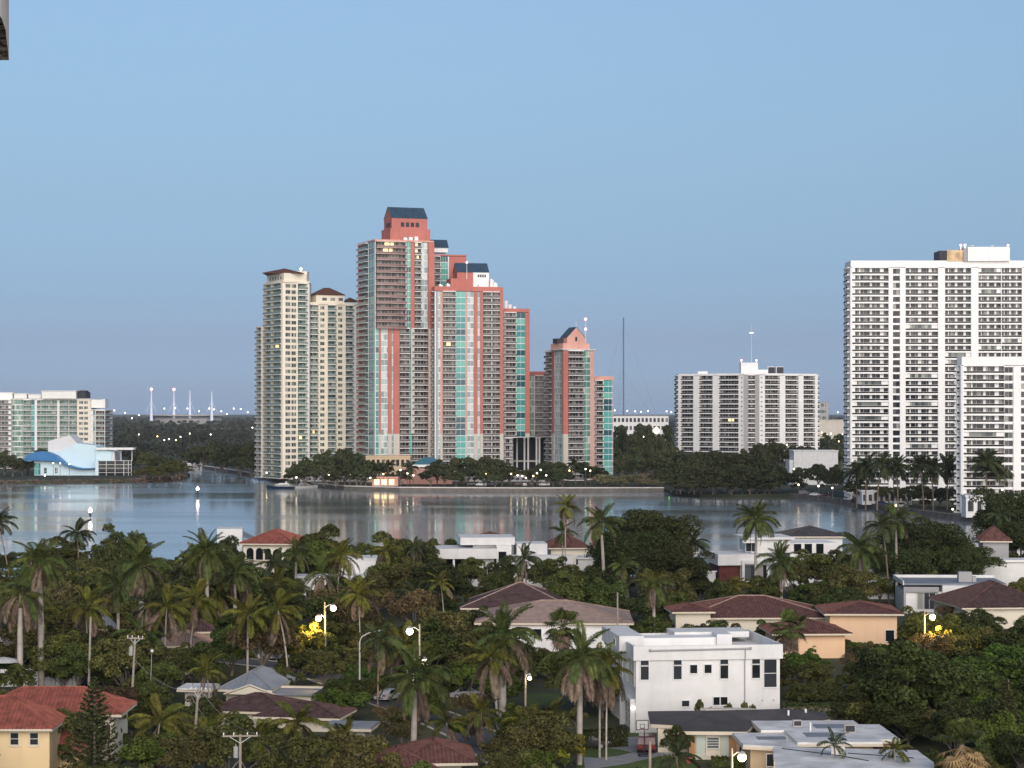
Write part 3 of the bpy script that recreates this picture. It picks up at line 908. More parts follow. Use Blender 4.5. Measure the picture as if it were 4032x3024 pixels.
for u in (972, 992):
    x = px(Dt, u)[0] - c.x
    ob('dish', MB().ball((x, -8, zt + 6), .8, 0, 10, .35).tube([(x, -8, zt + 5.3), (x, -8, zt + 5.9)], .1, 5).mesh('dish', m_white), T1)

Dt = 775.
X = px(Dt, 962, 1060)
t2 = [('P', 1.3, P_), ('B', 39.5, {**RB, 'curve': .4}), ('N', 8.6, {'m': m_tower, 'g': g_dark, 'wins': [(.03, .97)], 'sill': .12, 'head': .84}), ('P', 7, P_), ('N', 8, {'m': m_tower, 'g': g_dark, 'wins': [(.05, .95)], 'sill': .12, 'head': .84}), ('P', 4, P_), ('B', 26, RB)]
R2_ = [(X[0], Dt), (X[1], Dt), (X[1], Dt + 13), (X[0] + .9, Dt + 13), (X[0] - .9, Dt + 3.4)]
T2 = tower('white_tower', 'lower white apartment tower by the water in front of the taller', 'tower', R2_, 2, 18, 2.89,
           {0: t2, 4: [('B', 3, {**RB, 'shut': 0, 'solid': (), 'g': g_grey}), ('P', 1.2, P_)], 3: [('P', 1, P_), ('B', 6, {**RB, 'out': 1.2, 'shut': 0, 'solid': (), 'g': g_grey}), ('P', 1, P_)]}, m_tower, par=2.9)

# ---- green glazed building on the left
LB = dict(out=.6, rail=m_rail_t, g=g_green, th=.3, slab=m_white2)
Dl = 1380.
X = px(Dl, -14, 12.4, 90.5, 104.8)
lf0 = [('B', 13, {**LB, 'g': g_grey, 'rail': m_rail_g}), ('P', .5), ('B', 13, {**LB, 'g': g_grey, 'rail': m_rail_g})]
lf = [('G', 11, {'g': g_green, 'sp': .7}), ('B', 8, LB), ('G', 3.6, {'g': g_teal}), ('P', 2.4, {'out': .5, 'm': m_white2}), ('B', 20.3, LB), ('P', 2.4, {'out': .5, 'm': m_white2}), ('B', 9, LB), ('P', .5), ('B', 8, LB),
      ('N', 13.6, {'m': m_cream, 'wins': [(.14, .46), (.52, .84)], 'sill': .25, 'head': .8, 'g': g_grey})]
L1 = [(X[0], Dl - 6), (X[1], Dl - 4), (X[1], Dl), (X[2], Dl), (X[2], Dl + 30), (X[0], Dl + 30)]
m_lw = M('ivory_stucco', (.85, .845, .81), .8, .06, .2)
Tl = tower('glazed_apartment_block', 'wide ivory apartment block with green glass balconies beyond the blue building', 'building', L1, 2, 13, 3.3, {0: lf0, 2: lf}, m_lw, par=.6)
cl = Tl.location
tower('', '', '', [(X[2] + .02, Dl), (X[3], Dl), (X[3], Dl + 26), (X[2] + .02, Dl + 26)], 2, 11, 3.3, {0: [('G', 5, {'g': g_green}), ('P', .8), ('B', 9.6, {**LB, 'g': g_brown}), ('P', .5)], 1: [('B', 1, {**LB, 'g': g_brown})]}, m_lw, par=.4, T=Tl)
zt = 2 + 13 * 3.3 - 1.6 + .9
gx = [x - cl.x for x in px(Dl, 43, 77, 77.2, 86, 0, 43, 90, 102)]
ob('penthouse', MB().box(gx[0], gx[1], -12, 6, zt, zt + 4.6).box(gx[0] - .5, gx[1] + .5, -12.5, 6.5, zt + 4.61, zt + 5).mesh('penthouse', m_lw), Tl)
ob('plant_room', MB().box(gx[2], gx[3], -8, 6, zt, zt + 4.2).box(gx[2] + 1, gx[3] - 1, -7, 5, zt + 4.21, zt + 5.2).mesh('plant_room', m_bsteel), Tl)
for x0, x1, h in ((gx[4] - 6, gx[4] + 8, 3.6), (gx[4] + 9, gx[4] + 17, 3), (gx[4] + 18, gx[5] - 1, 2.6)):
    ob('roof_room', MB().box(x0, x1, -9, 4, zt, zt + h).box(x0 - .4, x1 + .4, -9.4, 4.4, zt + h + .01, zt + h + .35).mesh('roof_room', m_lw), Tl)
ob('roof_room', MB().box(gx[6] + .3, gx[7], -6, 5, zt - 5.8, zt - .6).box(gx[7] + .01, gx[7] + 1.6, -6, 5, zt - 5.8, zt - .2).mesh('roof_room', [m_lw]), Tl)
# ------------------------------------------------------------------ low buildings across the water
def local(T):
    return lambda u, D: ((u - 512) * D / F_PX - T.location.x)


# blue theatre-like building with the wave canopy
Db = 1238.
k = Db / F_PX


def bz(v):
    return hz(v, Db) - 1.6


m_sky1 = M('pale_blue_wall', (.60, .77, .84), .7, .05, .1)  # wall colour brightened to stand in for floodlighting on the hall
m_sky0 = M('pale_grey_blue_wall', (.66, .67, .67), .75, .05, .1)
m_blue = M('blue_metal_roof', (.035, .17, .40), .4, .1, .3)
Tq = thing('blue_hall', 'pale blue lakeside hall with a dark blue wave shaped canopy', 'building', (site(70, 475, D=Db).x, Db, 1.6))
lx = local(Tq)


def zu(zx):
    return lx(zx * .09186, Db)


def zv(zy):
    return bz(375.9 + zy * .09186)


def extr(poly, y0, y1, name, mat, T):
    """a front elevation outline given real depth"""
    m = MB()
    n = len(poly)
    vs = [(x, y0, z) for x, z in poly] + [(x, y1, z) for x, z in poly]
    m.add(vs, [tuple(range(n)), tuple(range(2 * n - 1, n - 1, -1))] + [(i, n + i, n + (i + 1) % n, (i + 1) % n) for i in range(n)])
    return ob(name, m.mesh(name, mat), T)


extr([(zu(500), 0), (zu(1030), 0), (zu(1030), zv(760)), (zu(820), zv(735)), (zu(640), zv(830)), (zu(500), zv(825))], 4, 26, 'wall', m_sky1, Tq)
extr([(zu(502), zv(824)), (zu(638), zv(829)), (zu(818), zv(734)), (zu(740), zv(645)), (zu(502), zv(712))], 5, 25, 'stage_tower', m_sky0, Tq)
extr([(zu(1032), 0), (zu(1205), 0), (zu(1205), zv(822)), (zu(1032), zv(778))], 3, 24, 'wall', m_sky1, Tq)
extr([(zu(1207), 0), (zu(1236), 0), (zu(1236), zv(825)), (zu(1207), zv(823))], 3.4, 22, 'wall', m_sky0, Tq)
ob('canopy', MB().box(zu(1040), zu(1450), 1, 9, zv(805), zv(782)).mesh('canopy', m_white2), Tq)
for q in (1300, 1420):
    ob('column', MB().tube([(zu(q), 5, 0), (zu(q), 5, zv(806))], .25, 6).mesh('column', m_white2), Tq)
top = [(280, 892), (300, 872), (340, 848), (395, 828), (450, 820), (510, 824), (570, 840), (625, 868), (670, 905), (715, 945), (765, 972), (830, 992), (900, 1004), (960, 1005), (1045, 1002)]
bot = [(1045, 1007), (960, 1014), (900, 1016), (830, 1006), (765, 988), (700, 962), (650, 940), (580, 928), (500, 922), (420, 920), (340, 922), (285, 928)]
extr([(zu(a), zv(b_)) for a, b_ in (top + bot)[::-1]], -3.4, 3.99, 'wave_canopy', m_blue, Tq)
low = [(372, 0), (372, 927), (500, 928), (580, 934), (650, 947), (700, 970), (765, 995), (830, 1013), (900, 1022), (1040, 1022), (1040, 0)]
extr([(zu(a), zv(b_) if b_ else 0) for a, b_ in low][::-1], 0, 3.98, 'wall', m_sky1, Tq)
ob('entrance', MB().box(zu(290), zu(370), .8, 3.9, 0, zv(930)).mesh('entrance', g_house), Tq)
for i in range(5):
    x0 = zu(374 + i * 13.5)
    ob('window', MB().box(x0, x0 + .62, -.1, -.01, .4, zv(940) - .5, 0).box(x0 - .06, x0 + .68, -.16, -.105, (zv(940)) / 2, zv(940) / 2 + .12, 1).mesh('window', [g_teal, m_frame]), Tq)
for q in (478, 600):
    ob('window', MB().box(zu(q), zu(q + 32), -.08, -.01, 1.2, zv(1000), 0).box(zu(q), zu(q + 32), -.14, -.085, 2.2, 2.35, 1).mesh('window', [g_grey, m_frame]), Tq)
gb = MB().box(zu(1078), zu(1440), -2, 2.9, 0, zv(925), 0)
for q in (1078, 1165, 1260, 1355, 1405, 1438):
    gb.box(zu(q) - .12, zu(q) + .12, -2.2, -2.01, 0, zv(922), 1)
for q in (920, 965, 1003, 1052):
    gb.box(zu(1076), zu(1442), -2.3, -2.21, zv(q) - .1, zv(q) + .1, 1)
ob('glass_hall', gb.mesh('glass_hall', [g_house, m_frame]), Tq)
ob('pylon', MB().box(zu(1046), zu(1077), -2.4, 2.9, 0, zv(915)).mesh('pylon', m_sky1), Tq)


def lowblock(name, label, u0, u1, vt, D, dep, mat, rows, cols, vb=None, cat='building', win=g_dark, rz=0., roofm=None, base=1.6, pier=0):
    x0, x1 = (u0 - 512) * D / F_PX, (u1 - 512) * D / F_PX
    T = thing(name, label, cat, ((x0 + x1) / 2, D, base), rz)
    w, h = x1 - x0, hz(vt, D) - base
    ob('wall', MB().box(-w / 2, w / 2, 0, dep, 0, h).mesh('wall', mat), T)
    ob('roof', MB().box(-w / 2 - .3, w / 2 + .3, -.3, dep + .3, h + .004, h + .6).mesh('roof', roofm or mat), T)
    if rows:
        fh, cw = h / rows, w / cols
        me = MB().box(0, cw * .6, -.1, -.02, 0, fh * .5, 0).box(-.1, cw * .6 + .1, -.2, -.02, -.18, -.01, 1).mesh('window', [win, m_frame])
        for r in range(rows):
            for c_ in range(cols):
                ob('window', me, T, (-w / 2 + cw * (c_ + .2), 0, fh * (r + .3)))
    for i in range(pier):
        x = -w / 2 + w * (i + .5) / pier
        ob('pier', MB().box(x - .5, x + .5, -.8, -.01, 0, h - .02).mesh('pier', mat), T)
    return T


lowblock('white_office', 'low white building with slit windows between the small pink tower and the slab', 613, 668.5, 416.5, 2150, 30, m_white, 4, 14)
lowblock('grey_terraced_block', 'grey terraced block peeping out right of the white slab', 815, 828.5, 402.5, 1900, 30, m_grey, 8, 1, win=g_grey)
lowblock('shopping_hall', 'long pale flat hall with lit shop front right of the slab block', 815, 848, 420.5, 1750, 40, m_stone, 0, 1)
T = lowblock('white_club_house', 'white flat roofed two storey house behind mangroves left of twin towers', 794, 838, 451.5, 1080, 18, m_white, 0, 1)
for x in (6.5, 9.5):
    ob('window', MB().box(x, x + 1.6, -.1, -.02, 6.5, 8.6).mesh('window', g_dark), T)
ob('wing', MB().box(-13, -10.9, .8, 16, 0, 12.2).mesh('wing', m_sky0), T)
ob('balcony', MB().box(7, 10.8, -2.4, -.02, 4.4, 5).box(7, 7.3, -2.4, -2.1, 0, 4.39).mesh('balcony', m_white2), T)
T = thing('pool_pavilion', 'white columned pavilion with pyramid roof at the foot of pink towers', 'pavilion', (*site(428, 465, D=1110).xy, 1.6))
for x in (-9, -4.5, 0, 4.5, 9):
    ob('column', MB().box(x - .35, x + .35, -.4, .4, 0, 8).mesh('column', m_white2), T)
ob('wall', MB().box(-9.6, 9.6, 3, 12, 0, 8).mesh('wall', m_stone), T)
ob('fascia', MB().box(-10.5, 10.5, -1.2, 13, 8.01, 9.2).mesh('fascia', m_white2), T)
hip_on(T, -8, 8, 0, 12, 9.5, 3.4, .2, m_green_metal)
lowblock('podium_terrace', 'pale terraced podium wall below the tallest pink tower', 366, 410, 457, 1118, 14, m_cream2, 2, 9, win=g_dark, cat='terrace')
lowblock('podium_terrace', 'salmon podium wall by the pool pavilion steps', 400, 452, 470, 1090, 10, m_pinkl, 0, 1, cat='terrace')
lowblock('parking_deck', 'long grey parking deck half hidden behind shore trees', 300, 545, 472, 1128, 12, m_grey, 2, 40, win=m_bsteel)
lowblock('pump_house', 'small salmon pool building with lit openings near the seawall', 372, 398, 478, 1062, 8, m_pinkl, 0, 1, cat='pool house')
ph = [o for o in C.objects if o.get('category') == 'pool house'][0]
for x in (-5.2, -1.6, 2.0):
    ob('lit_opening', MB().box(x, x + 2.4, -.12, -.02, .6, 3.2).mesh('lit_opening', e_room), ph)
lowblock('beach_cabin', 'white arched gate house among palms before the twin towers', 966, 985, 497, 748, 8, m_white, 1, 2, base=1.6)
lowblock('white_lobby', 'white lobby wing at the foot of the taller white tower', 862, 912, 492, 850, 12, m_white2, 1, 9)

# stadium far off
Dst = 6000.
T = thing('stadium', 'distant pale stadium bowl with four masts on the horizon at left', 'stadium', (*site(186, 410, D=Dst).xy, 1.6))
n = 28
vs, fs = [], []
prof = [(96, 0), (100, 14), (84, 22), (70, 22), (62, 8)]
for i in range(n):
    q = 2 * math.pi * i / n
    for r_, z_ in prof:
        vs.append((r_ * math.cos(q), .85 * r_ * math.sin(q), z_ + 3 * math.cos(2 * q)))
for i in range(n):
    for j in range(len(prof) - 1):
        a, b_ = i * len(prof) + j, ((i + 1) % n) * len(prof) + j
        fs.append((a, b_, b_ + 1, a + 1))
ob('bowl', MB().add(vs, fs).mesh('bowl', m_grey), T)
ob('canopy', MB().prism([(108 * math.cos(2 * math.pi * i / n), 92 * math.sin(2 * math.pi * i / n)) for i in range(n)], 24, 26).mesh('canopy', m_stone), T)
for u, vt, red in ((155.6, 390.5, 1), (177.9, 390.8, 1), (193.7, 390.8, 0), (215.3, 391.5, 0)):
    p = site(u, 400, D=Dst)
    x = p.x - T.location.x
    h = hz(vt, Dst) - 1.6
    mm = MB().tube([(x, -70, 10), (x, -70, h * .6), (x, -70, h)], [4.5, 2.2, 1.0], 6, 0)
    for s in (-1, 1):
        mm.tube([(x, -70, h * .7), (x + 14 * s, -70, 34)], .5, 4)
    ob('mast', mm.mesh('mast', EM('mast_glow', (.75, .80, .95), .06) if u < 156 else bpy.data.materials['mast_glow']), T)  # masts glow faintly by emission in place of light falling on them
    if red:
        ob('beacon', MB().ball((x, -70, h + 3), 3.6).mesh('beacon', e_red), T)

Dm = 5000.
T = thing('radio_mast', 'very tall thin guyed radio mast standing alone against the sky', 'mast', (*site(623.4, 410, D=Dm).xy, 1.6))
hm = hz(317.5, Dm) - 1.6
mm = MB()
for a in range(3):
    q = 2 * math.pi * a / 3
    mm.tube([(1.3 * math.cos(q), 1.3 * math.sin(q), 0), (1.3 * math.cos(q), 1.3 * math.sin(q), hm)], .35, 4)
for i in range(26):
    z0 = hm * i / 26
    mm.tube([(1.3, 0, z0), (-.65, 1.12, z0 + hm / 26)], .2, 4).tube([(-.65, -1.12, z0), (1.3, 0, z0 + hm / 26)], .2, 4)
ob('lattice', mm.mesh('lattice', m_bsteel), T)
mm = MB()
for a in range(3):
    q = 2 * math.pi * a / 3 + .3
    for fz in (.5, .95):
        mm.tube([(0, 0, hm * fz), (90 * math.cos(q), 90 * math.sin(q), 0)], .12, 3)
ob('guy_wire', mm.mesh('guy_wire', m_bsteel), T)

# thin roof antenna behind the small pink tower
T = thing('antenna', 'slim roof antenna with two red lamps right of the pink gable', 'antenna', (*site(585.6, 345, D=1150).xy, 72.6))
ob('pole', MB().tube([(0, 0, -.5), (0, 0, 13.4)], [.3, .12], 6).box(-.5, .5, -.08, .08, 6.6, 6.8).mesh('pole', m_frame), T)
for z in (8.4, 13.6):
    ob('lamp', MB().ball((0, 0, z), .7).mesh('lamp', e_red), T)
T = thing('antenna', 'whip antenna with red lamp on the stepped pink tower crown', 'antenna', (*site(466.8, 275, D=1145).xy, 107.5))
ob('pole', MB().tube([(0, 0, -.5), (0, 0, 8)], [.2, .1], 6).mesh('pole', m_frame), T)
ob('lamp', MB().ball((0, 0, 8.2), .6).mesh('lamp', e_red), T)

# ------------------------------------------------------------------ near houses
m_redtile = M('red_roof_tiles', (.265, .085, .062), .8, .35, 1.1)
m_brntile = M('brown_red_roof_tiles', (.135, .062, .052), .85, .36, 1.2)
m_drktile = M('dark_plum_roof_tiles', (.085, .05, .048), .85, .38, 1.2)
m_pinktile = M('faded_rose_roof_tiles', (.34, .245, .205), .85, .2, 1.2)
m_greyroof = M('grey_ribbed_roof', (.22, .24, .27), .6, .15, .4)
m_blackroof = M('charcoal_shingle_roof', (.075, .070, .072), .85, .2, .5)
m_flatroof = M('weathered_white_roof', (.66, .66, .65), .8, .28, .35)
m_trim = M('ivory_trim', (.68, .60, .48), .7, .05)
m_peach = M('peach_stucco', (.80, .55, .36), .8, .05, .2, streak=.12)
m_yellow = M('yellow_stucco', (.80, .61, .35), .8, .05, .2, streak=.12)
m_ywhite = M('ivory_house_stucco', (.70, .64, .52), .8, .05, .2)


def rib_plane(m, poly, spacing, r, mi=1):
    """raised tile rows running up a roof plane (poly[0]-poly[1] is the eave)"""
    P = [Vector(p) for p in poly]
    ex = (P[1] - P[0]).normalized()
    n = (P[1] - P[0]).cross(P[-1] - P[0]).normalized()
    ey = n.cross(ex)
    q = [((p - P[0]).dot(ex), (p - P[0]).dot(ey)) for p in P]
    x0, x1 = min(a for a, _ in q), max(a for a, _ in q)
    s = x0 + spacing * .5
    while s < x1:
        ts = []
        for i in range(len(q)):
            (a, b_), (c_, d) = q[i], q[(i + 1) % len(q)]
            if (a - s) * (c_ - s) < 0:
                ts.append(b_ + (d - b_) * (s - a) / (c_ - a))
        if len(ts) == 2:
            t0, t1 = sorted(ts)
            if t1 - t0 > .4:
                a, b_ = P[0] + ex * s + ey * (t0 - .03) + n * .004, P[0] + ex * s + ey * (t1 - .05) + n * .004
                vs = [a - ex * r, a + n * r, a + ex * r, b_ - ex * r, b_ + n * r, b_ + ex * r]
                m.add(vs, [(0, 1, 4, 3), (1, 2, 5, 4), (0, 2, 1)], mi)
        s += spacing


def hip_roof(T, x0, x1, y0, y1, z, h, mat, over=.6, spacing=.55, ribr=.1, fascia=m_trim, gable=False, cap=None):
    """hipped (or gabled) tiled roof with raised tile rows, ridge and hip caps and a fascia"""
    x0, x1, y0, y1 = x0 - over, x1 + over, y0 - over, y1 + over
    w, d = x1 - x0, y1 - y0
    r = min(w, d) / 2 * .998
    if w >= d:
        a, b_ = Vector((x0 + (0 if gable else r), (y0 + y1) / 2, z + h)), Vector((x1 - (0 if gable else r), (y0 + y1) / 2, z + h))
    else:
        a, b_ = Vector(((x0 + x1) / 2, y0 + (0 if gable else r), z + h)), Vector(((x0 + x1) / 2, y1 - (0 if gable else r), z + h))
    c = [Vector((x0, y0, z)), Vector((x1, y0, z)), Vector((x1, y1, z)), Vector((x0, y1, z))]
    if w >= d:
        pl = [[c[0], c[1], b_, a], [c[1], c[2], b_], [c[2], c[3], a, b_], [c[3], c[0], a]]
    else:
        pl = [[c[0], c[1], a], [c[1], c[2], b_, a], [c[2], c[3], b_], [c[3], c[0], a, b_]]
    m = MB()
    t = MB()
    for p in pl:
        m.add(p, [tuple(range(len(p)))])
        if spacing:
            rib_plane(t, p, spacing, ribr, 0)
    m.add([c[3], c[2], c[1], c[0]], [(0, 1, 2, 3)])
    ro = ob('roof', m.mesh('roof', mat), T)
    if spacing:
        ob('tile_rows', t.mesh('tile_rows', mat), ro, kind='stuff')
    up = Vector((0, 0, .06))
    cp = MB().tube([a + up, b_ + up], .13, 6)
    if not gable:
        for p, q in ((c[0], a), (c[1], b_ if w >= d else a), (c[2], b_), (c[3], a if w >= d else b_)):
            cp.tube([p + up, q + up], .11, 6)
    ob('ridge_cap', cp.mesh('ridge_cap', cap or mat), ro)
    f = MB()
    f.box(x0 + .02, x1 - .02, y0 + .02, y0 + .12, z - .28, z - .01).box(x0 + .02, x1 - .02, y1 - .12, y1 - .02, z - .28, z - .01)
    f.box(x0 + .02, x0 + .12, y0 + .121, y1 - .121, z - .28, z - .01).box(x1 - .12, x1 - .02, y0 + .121, y1 - .121, z - .28, z - .01)
    ob('fascia', f.mesh('fascia', fascia), ro)
    return ro


def house_window(T, x, z, w, h, y=0., fr=m_frame, gl=g_house, rz=0., bars=(1, 1), loc=None, tr=.09):
    m = MB().box(0, w, -.03, .0, 0, h, 0)
    m.box(-tr, w + tr, -.1, -.004, -tr * 1.3, 0, 1).box(-tr, w + tr, -.1, -.004, h, h + tr, 1)
    m.box(-tr, 0, -.1, -.004, .001, h - .001, 1).box(w, w + tr, -.1, -.004, .001, h - .001, 1)
    for i in range(1, bars[0]):
        m.box(w * i / bars[0] - .03, w * i / bars[0] + .03, -.08, -.032, .002, h - .002, 1)
    for i in range(1, bars[1]):
        m.box(.002, w - .002, -.07, -.033, h * i / bars[1] - .03, h * i / bars[1] + .03, 1)
    return ob('window', m.mesh('window', [gl, fr]), T, (x, y, z) if loc is None else loc, rz)


def walls(T, x0, x1, y0, y1, z0, z1, mat, name='wall'):
    return ob(name, MB().box(x0, x1, y0, y1, z0, z1).mesh(name, mat), T)


GZ = 1.5

# -- big white flat roofed modern house
p = site(633.6, 0, D=248)
Wh = thing('white_modern_house', 'big white cubic house with flat parapet roof and narrow dark windows', 'house', (p.x, 248, GZ), R(7))
s = 248 / F_PX
zb, zp = hz(660.7, 248) - GZ, hz(646.3, 248) - GZ
walls(Wh, .3, 17.0, .25, 17, 0, zb + .1, m_white)
ob('parapet_band', MB().box(0, 17.3, 0, .25, zb, zp).box(0, .25, .251, 17.2, zb, zp).box(17.05, 17.3, .251, 17.2, zb, zp).box(.251, 17.049, 16.95, 17.2, zb, zp - .3).box(.251, 17.049, .251, 16.949, zb + .11, zb + .5).mesh('parapet_band', m_white), Wh)
ob('roof_block', MB().box(-.75, 2.15, 5.2, 17.6, zb + .52, zp + .62).mesh('roof_block', m_white), Wh)
ob('roof_block', MB().box(7.3, 16.4, 13, 18, zp - .5, zp + .2).mesh('roof_block', m_white), Wh)
ob('roof_block', MB().box(11.6, 13.4, 9, 12, zb + .51, zp + .3).mesh('roof_block', m_white), Wh)
ob('roof_ledge', MB().box(2.2, 11.59, 9.5, 12.95, zb + .51, zp - .1).mesh('roof_ledge', m_white2), Wh)
ob('gutter_pipe', MB().tube([(1.9, -.12, zb + 1.12), (13.5, -.12, zb + 1.22)], .1, 8).ball((1.9, -.12, zb + 1.14), .17).ball((13.5, -.12, zb + 1.24), .17).mesh('gutter_pipe', m_grey), Wh)
ob('downpipe', MB().tube([(12.9, -.09, zb + 1.1), (12.9, -.09, zb - .1)], .055, 8).tube([(12.9, .12, zb - .1), (12.9, .12, .3)], .055, 8).mesh('downpipe', m_grey), Wh)
for x in (.95, 4.75, 10.15, 13.85):
    house_window(Wh, x - .1, zb - 2.2, .92, 1.55, .25)
    house_window(Wh, x - .1, zb - .58, .92, .54, .25)
for x in (6.6, 8.27):
    house_window(Wh, x - .05, zb - 1.55, .82, .95, .25)
house_window(Wh, 15.15, zb - 3.25, 1.45, 3.15, .25, bars=(1, 2))
house_window(Wh, 5.6, zb - 5.3, .85, .65, .25)
house_window(Wh, 9.25, zb - 5.2, .72, .9, .25)
house_window(Wh, 10.1, zb - 5.2, .78, .9, .25)
# its left side
for y0, w_, z0, h_, bars in ((.9, 4.6, zb - 3, 2.75, (5, 1)), (7.6, 1.6, zp - .6, .6, (1, 1)), (1.2, 5.6, .4, 2.6, (3, 4)), (9, 3.4, zb - 2.8, 2.4, (3, 1))):
    house_window(Wh, 0, 0, w_, h_, bars=bars, gl=g_dark if h_ < 2.6 else g_grey, rz=R(-90), loc=(.3 if z0 < zb - 1 else -.75, y0 + w_, z0))
ob('garage_frame', MB().box(-.3, .29, .5, .9, 0, 3.4).box(-.3, .29, 7.2, 7.6, 0, 3.4).box(-.3, .29, .5, 7.6, 3.41, 3.8).mesh('garage_frame', m_white), Wh)
ob('wall_lamp', MB().ball((.0, .45, 2.8), .2).mesh('wall_lamp', e_white), Wh)
for x in (16.2, 14.9):
    ob('wall_vent', MB().box(x, x + .12, .14, .245, 3.4, 3.55).mesh('wall_vent', m_grey), Wh)

# -- tan bungalow with charcoal roof
p = site(689, 0, D=230)
Bg = thing('tan_bungalow', 'low tan bungalow with charcoal roof in front of the white cubic house', 'house', (p.x, 230, GZ), R(-3))
walls(Bg, 0, 5.3, 0, 9, 0, 2.95, m_cream2)
walls(Bg, 5.32, 15, 7.6, 14, 0, 2.95, m_cream2)
walls(Bg, -3.2, -.02, 4, 13, 0, 2.95, m_ywhite)
rz_ = 3.0
rf = MB().add([(-1.5, -.9, rz_), (6, -.9, rz_), (7.4, 6.2, rz_), (12.2, 6.4, rz_ + .05), (15.6, 8.6, rz_ + .1), (15.4, 14.4, rz_), (-4.2, 14.2, rz_), (-4, 4.2, rz_), (-1.6, 3.4, rz_), (3, 8.6, rz_ + .9), (11, 10.4, rz_ + .9)],
              [(0, 1, 9), (1, 2, 9), (2, 3, 10, 9), (3, 4, 10), (4, 5, 10), (5, 6, 9, 10), (6, 7, 9), (7, 8, 9), (8, 0, 9)])
ro = ob('roof', rf.mesh('roof', m_blackroof), Bg)
ed = [(-1.5, -.9), (6, -.9), (7.4, 6.2), (12.2, 6.4), (15.6, 8.6), (15.4, 14.4), (-4.2, 14.2), (-4, 4.2), (-1.6, 3.4)]
ob('fascia', MB().prism(inset(ed, .03), rz_ - .38, rz_ - .02).mesh('fascia', m_trim), ro)
ob('roof_patch', MB().prism([(4.6 + 3.1 * math.cos(i * .628), 10.6 + .8 * math.sin(i * .628)) for i in range(10)], rz_ + .62, rz_ + .85).mesh('roof_patch', m_stone), ro)
ob('roof_vent', MB().tube([(11, 8.4, rz_ + .3), (11, 8.4, rz_ + 1.0)], .12, 8).mesh('roof_vent', m_white2), ro)
ob('roof_vent', MB().tube([(13, 10, rz_ + .3), (13, 10, rz_ + .95)], .12, 8).mesh('roof_vent', m_white2), ro)
m_shut = M('mint_shutter', (.52, .58, .52), .7, .06)
for x0, x1, mt in ((.75, 1.7, m_shut), (3.35, 4.15, m_shut), (4.2, 4.95, M('rust_panel', (.45, .24, .12), .8, .1)), (.02, .6, bpy.data.materials['rust_panel']), (1.75, 3.3, m_ywhite)):
    ob('shutter' if mt is m_shut else 'wall_panel', MB().box(x0, x1, -.12, -.004, .12, 2.6).mesh('shutter', mt), Bg)
house_window(Bg, 1.9, 1.15, 1.2, 1.1, -.13, bars=(1, 4), gl=g_grey)
ob('planter', MB().box(.6, 5.2, -.6, -.13, 0, .34).mesh('planter', m_ywhite), Bg)
for i, (x0, x1, mt) in enumerate(((5.6, 7.6, m_ywhite), (7.7, 8.4, bpy.data.materials['rust_panel']), (8.5, 10.5, m_ywhite), (12.6, 14.4, m_ywhite))):
    ob('wall_panel', MB().box(x0, x1, 7.47, 7.59, .1, 2.5).mesh('wall_panel', mt), Bg)
ob('porch_light', MB().ball((11.6, 7.3, 2.3), .16).mesh('porch_light', e_warm), Bg)


def flat_house(name, label, u, D, rz, polys, wall, zr, roof=m_flatroof, slabh=.35):
    p = site(u, 0, D=D)
    T = thing(name, label, 'house', (p.x, D, GZ), rz)
    for i, (pl, dz) in enumerate(polys):
        ob('wall', MB().prism(inset(pl, .8), 0, zr + dz - slabh - .004).mesh('wall', wall), T)
        ob('roof', MB().prism(pl, zr + dz - slabh, zr + dz).mesh('roof', roof), T)
        ob('roof_edge', MB().prism(inset(pl, -.05), zr + dz - slabh - .12, zr + dz - slabh + .16).mesh('roof_edge', m_trim), T)
    return T


Fh = flat_house('flat_roof_house', 'low house with stained white flat roof right of the tan bungalow', 746, 218, R(2),
                [([(0, 2), (5.4, -.2), (5.4, 10), (0, 10)], 0), ([(5.42, 1.6), (14, 1.6), (14, 17), (3, 17), (3, 10.02), (5.42, 10.02)], .25), ([(14.02, 4.5), (16.4, 4.5), (16.4, 15), (14.02, 15)], .1)], m_cream2, 3.0)
ob('chimney_pipe', MB().tube([(8, 9, 3.2), (8, 9, 4.2)], .1, 8).mesh('chimney_pipe', m_white2), Fh)
for x0, y0, w_, d_ in ((2, 5, 3, 2.2), (7, 5, 4, 3), (9, 11, 3.5, 3)):
    ob('roof_patch', MB().box(x0, x0 + w_, y0, y0 + d_, (3.0 if x0 < 5 else 3.25) + .004, (3.0 if x0 < 5 else 3.25) + .03).mesh('roof_patch', m_greyroof), Fh)
for x, y, w_ in ((11.4, 8, 1.1), (6.8, 12.5, .9)):
    ob('air_conditioner', MB().box(x, x + w_, y, y + w_ * .8, 3.26, 3.26 + w_ * .7, 0).box(x + .06, x + w_ - .06, y - .03, y - .004, 3.34, 3.2 + w_ * .7, 1).mesh('air_conditioner', [m_stone, m_bsteel]), Fh)
for x, y in ((4.6, 3.2), (9.6, 6.8), (13, 13)):
    ob('vent_pipe', MB().tube([(x, y, 2.9), (x, y, 3.7)], .07, 6).mesh('vent_pipe', m_grey), Fh)
house_window(Fh, 2.2, 1, 1.6, 1.2, .85, bars=(2, 1))
Fl = flat_house('flat_roof_house', 'house at the bottom edge with grey white flat roof and stub vent', 776, 199, R(-3),
                [([(0, 0), (14.2, 0), (15.6, 10), (15, 17.5), (1, 19)], 0)], m_cream2, 3.1)
ob('vent', MB().box(6.3, 7.0, 14, 14.7, 3.1, 4.1, 0).box(6.2, 7.1, 13.9, 14.8, 4.101, 4.2, 0).box(7.1, 7.6, 14.1, 14.6, 3.1, 3.9, 0).mesh('vent', m_white2), Fl)
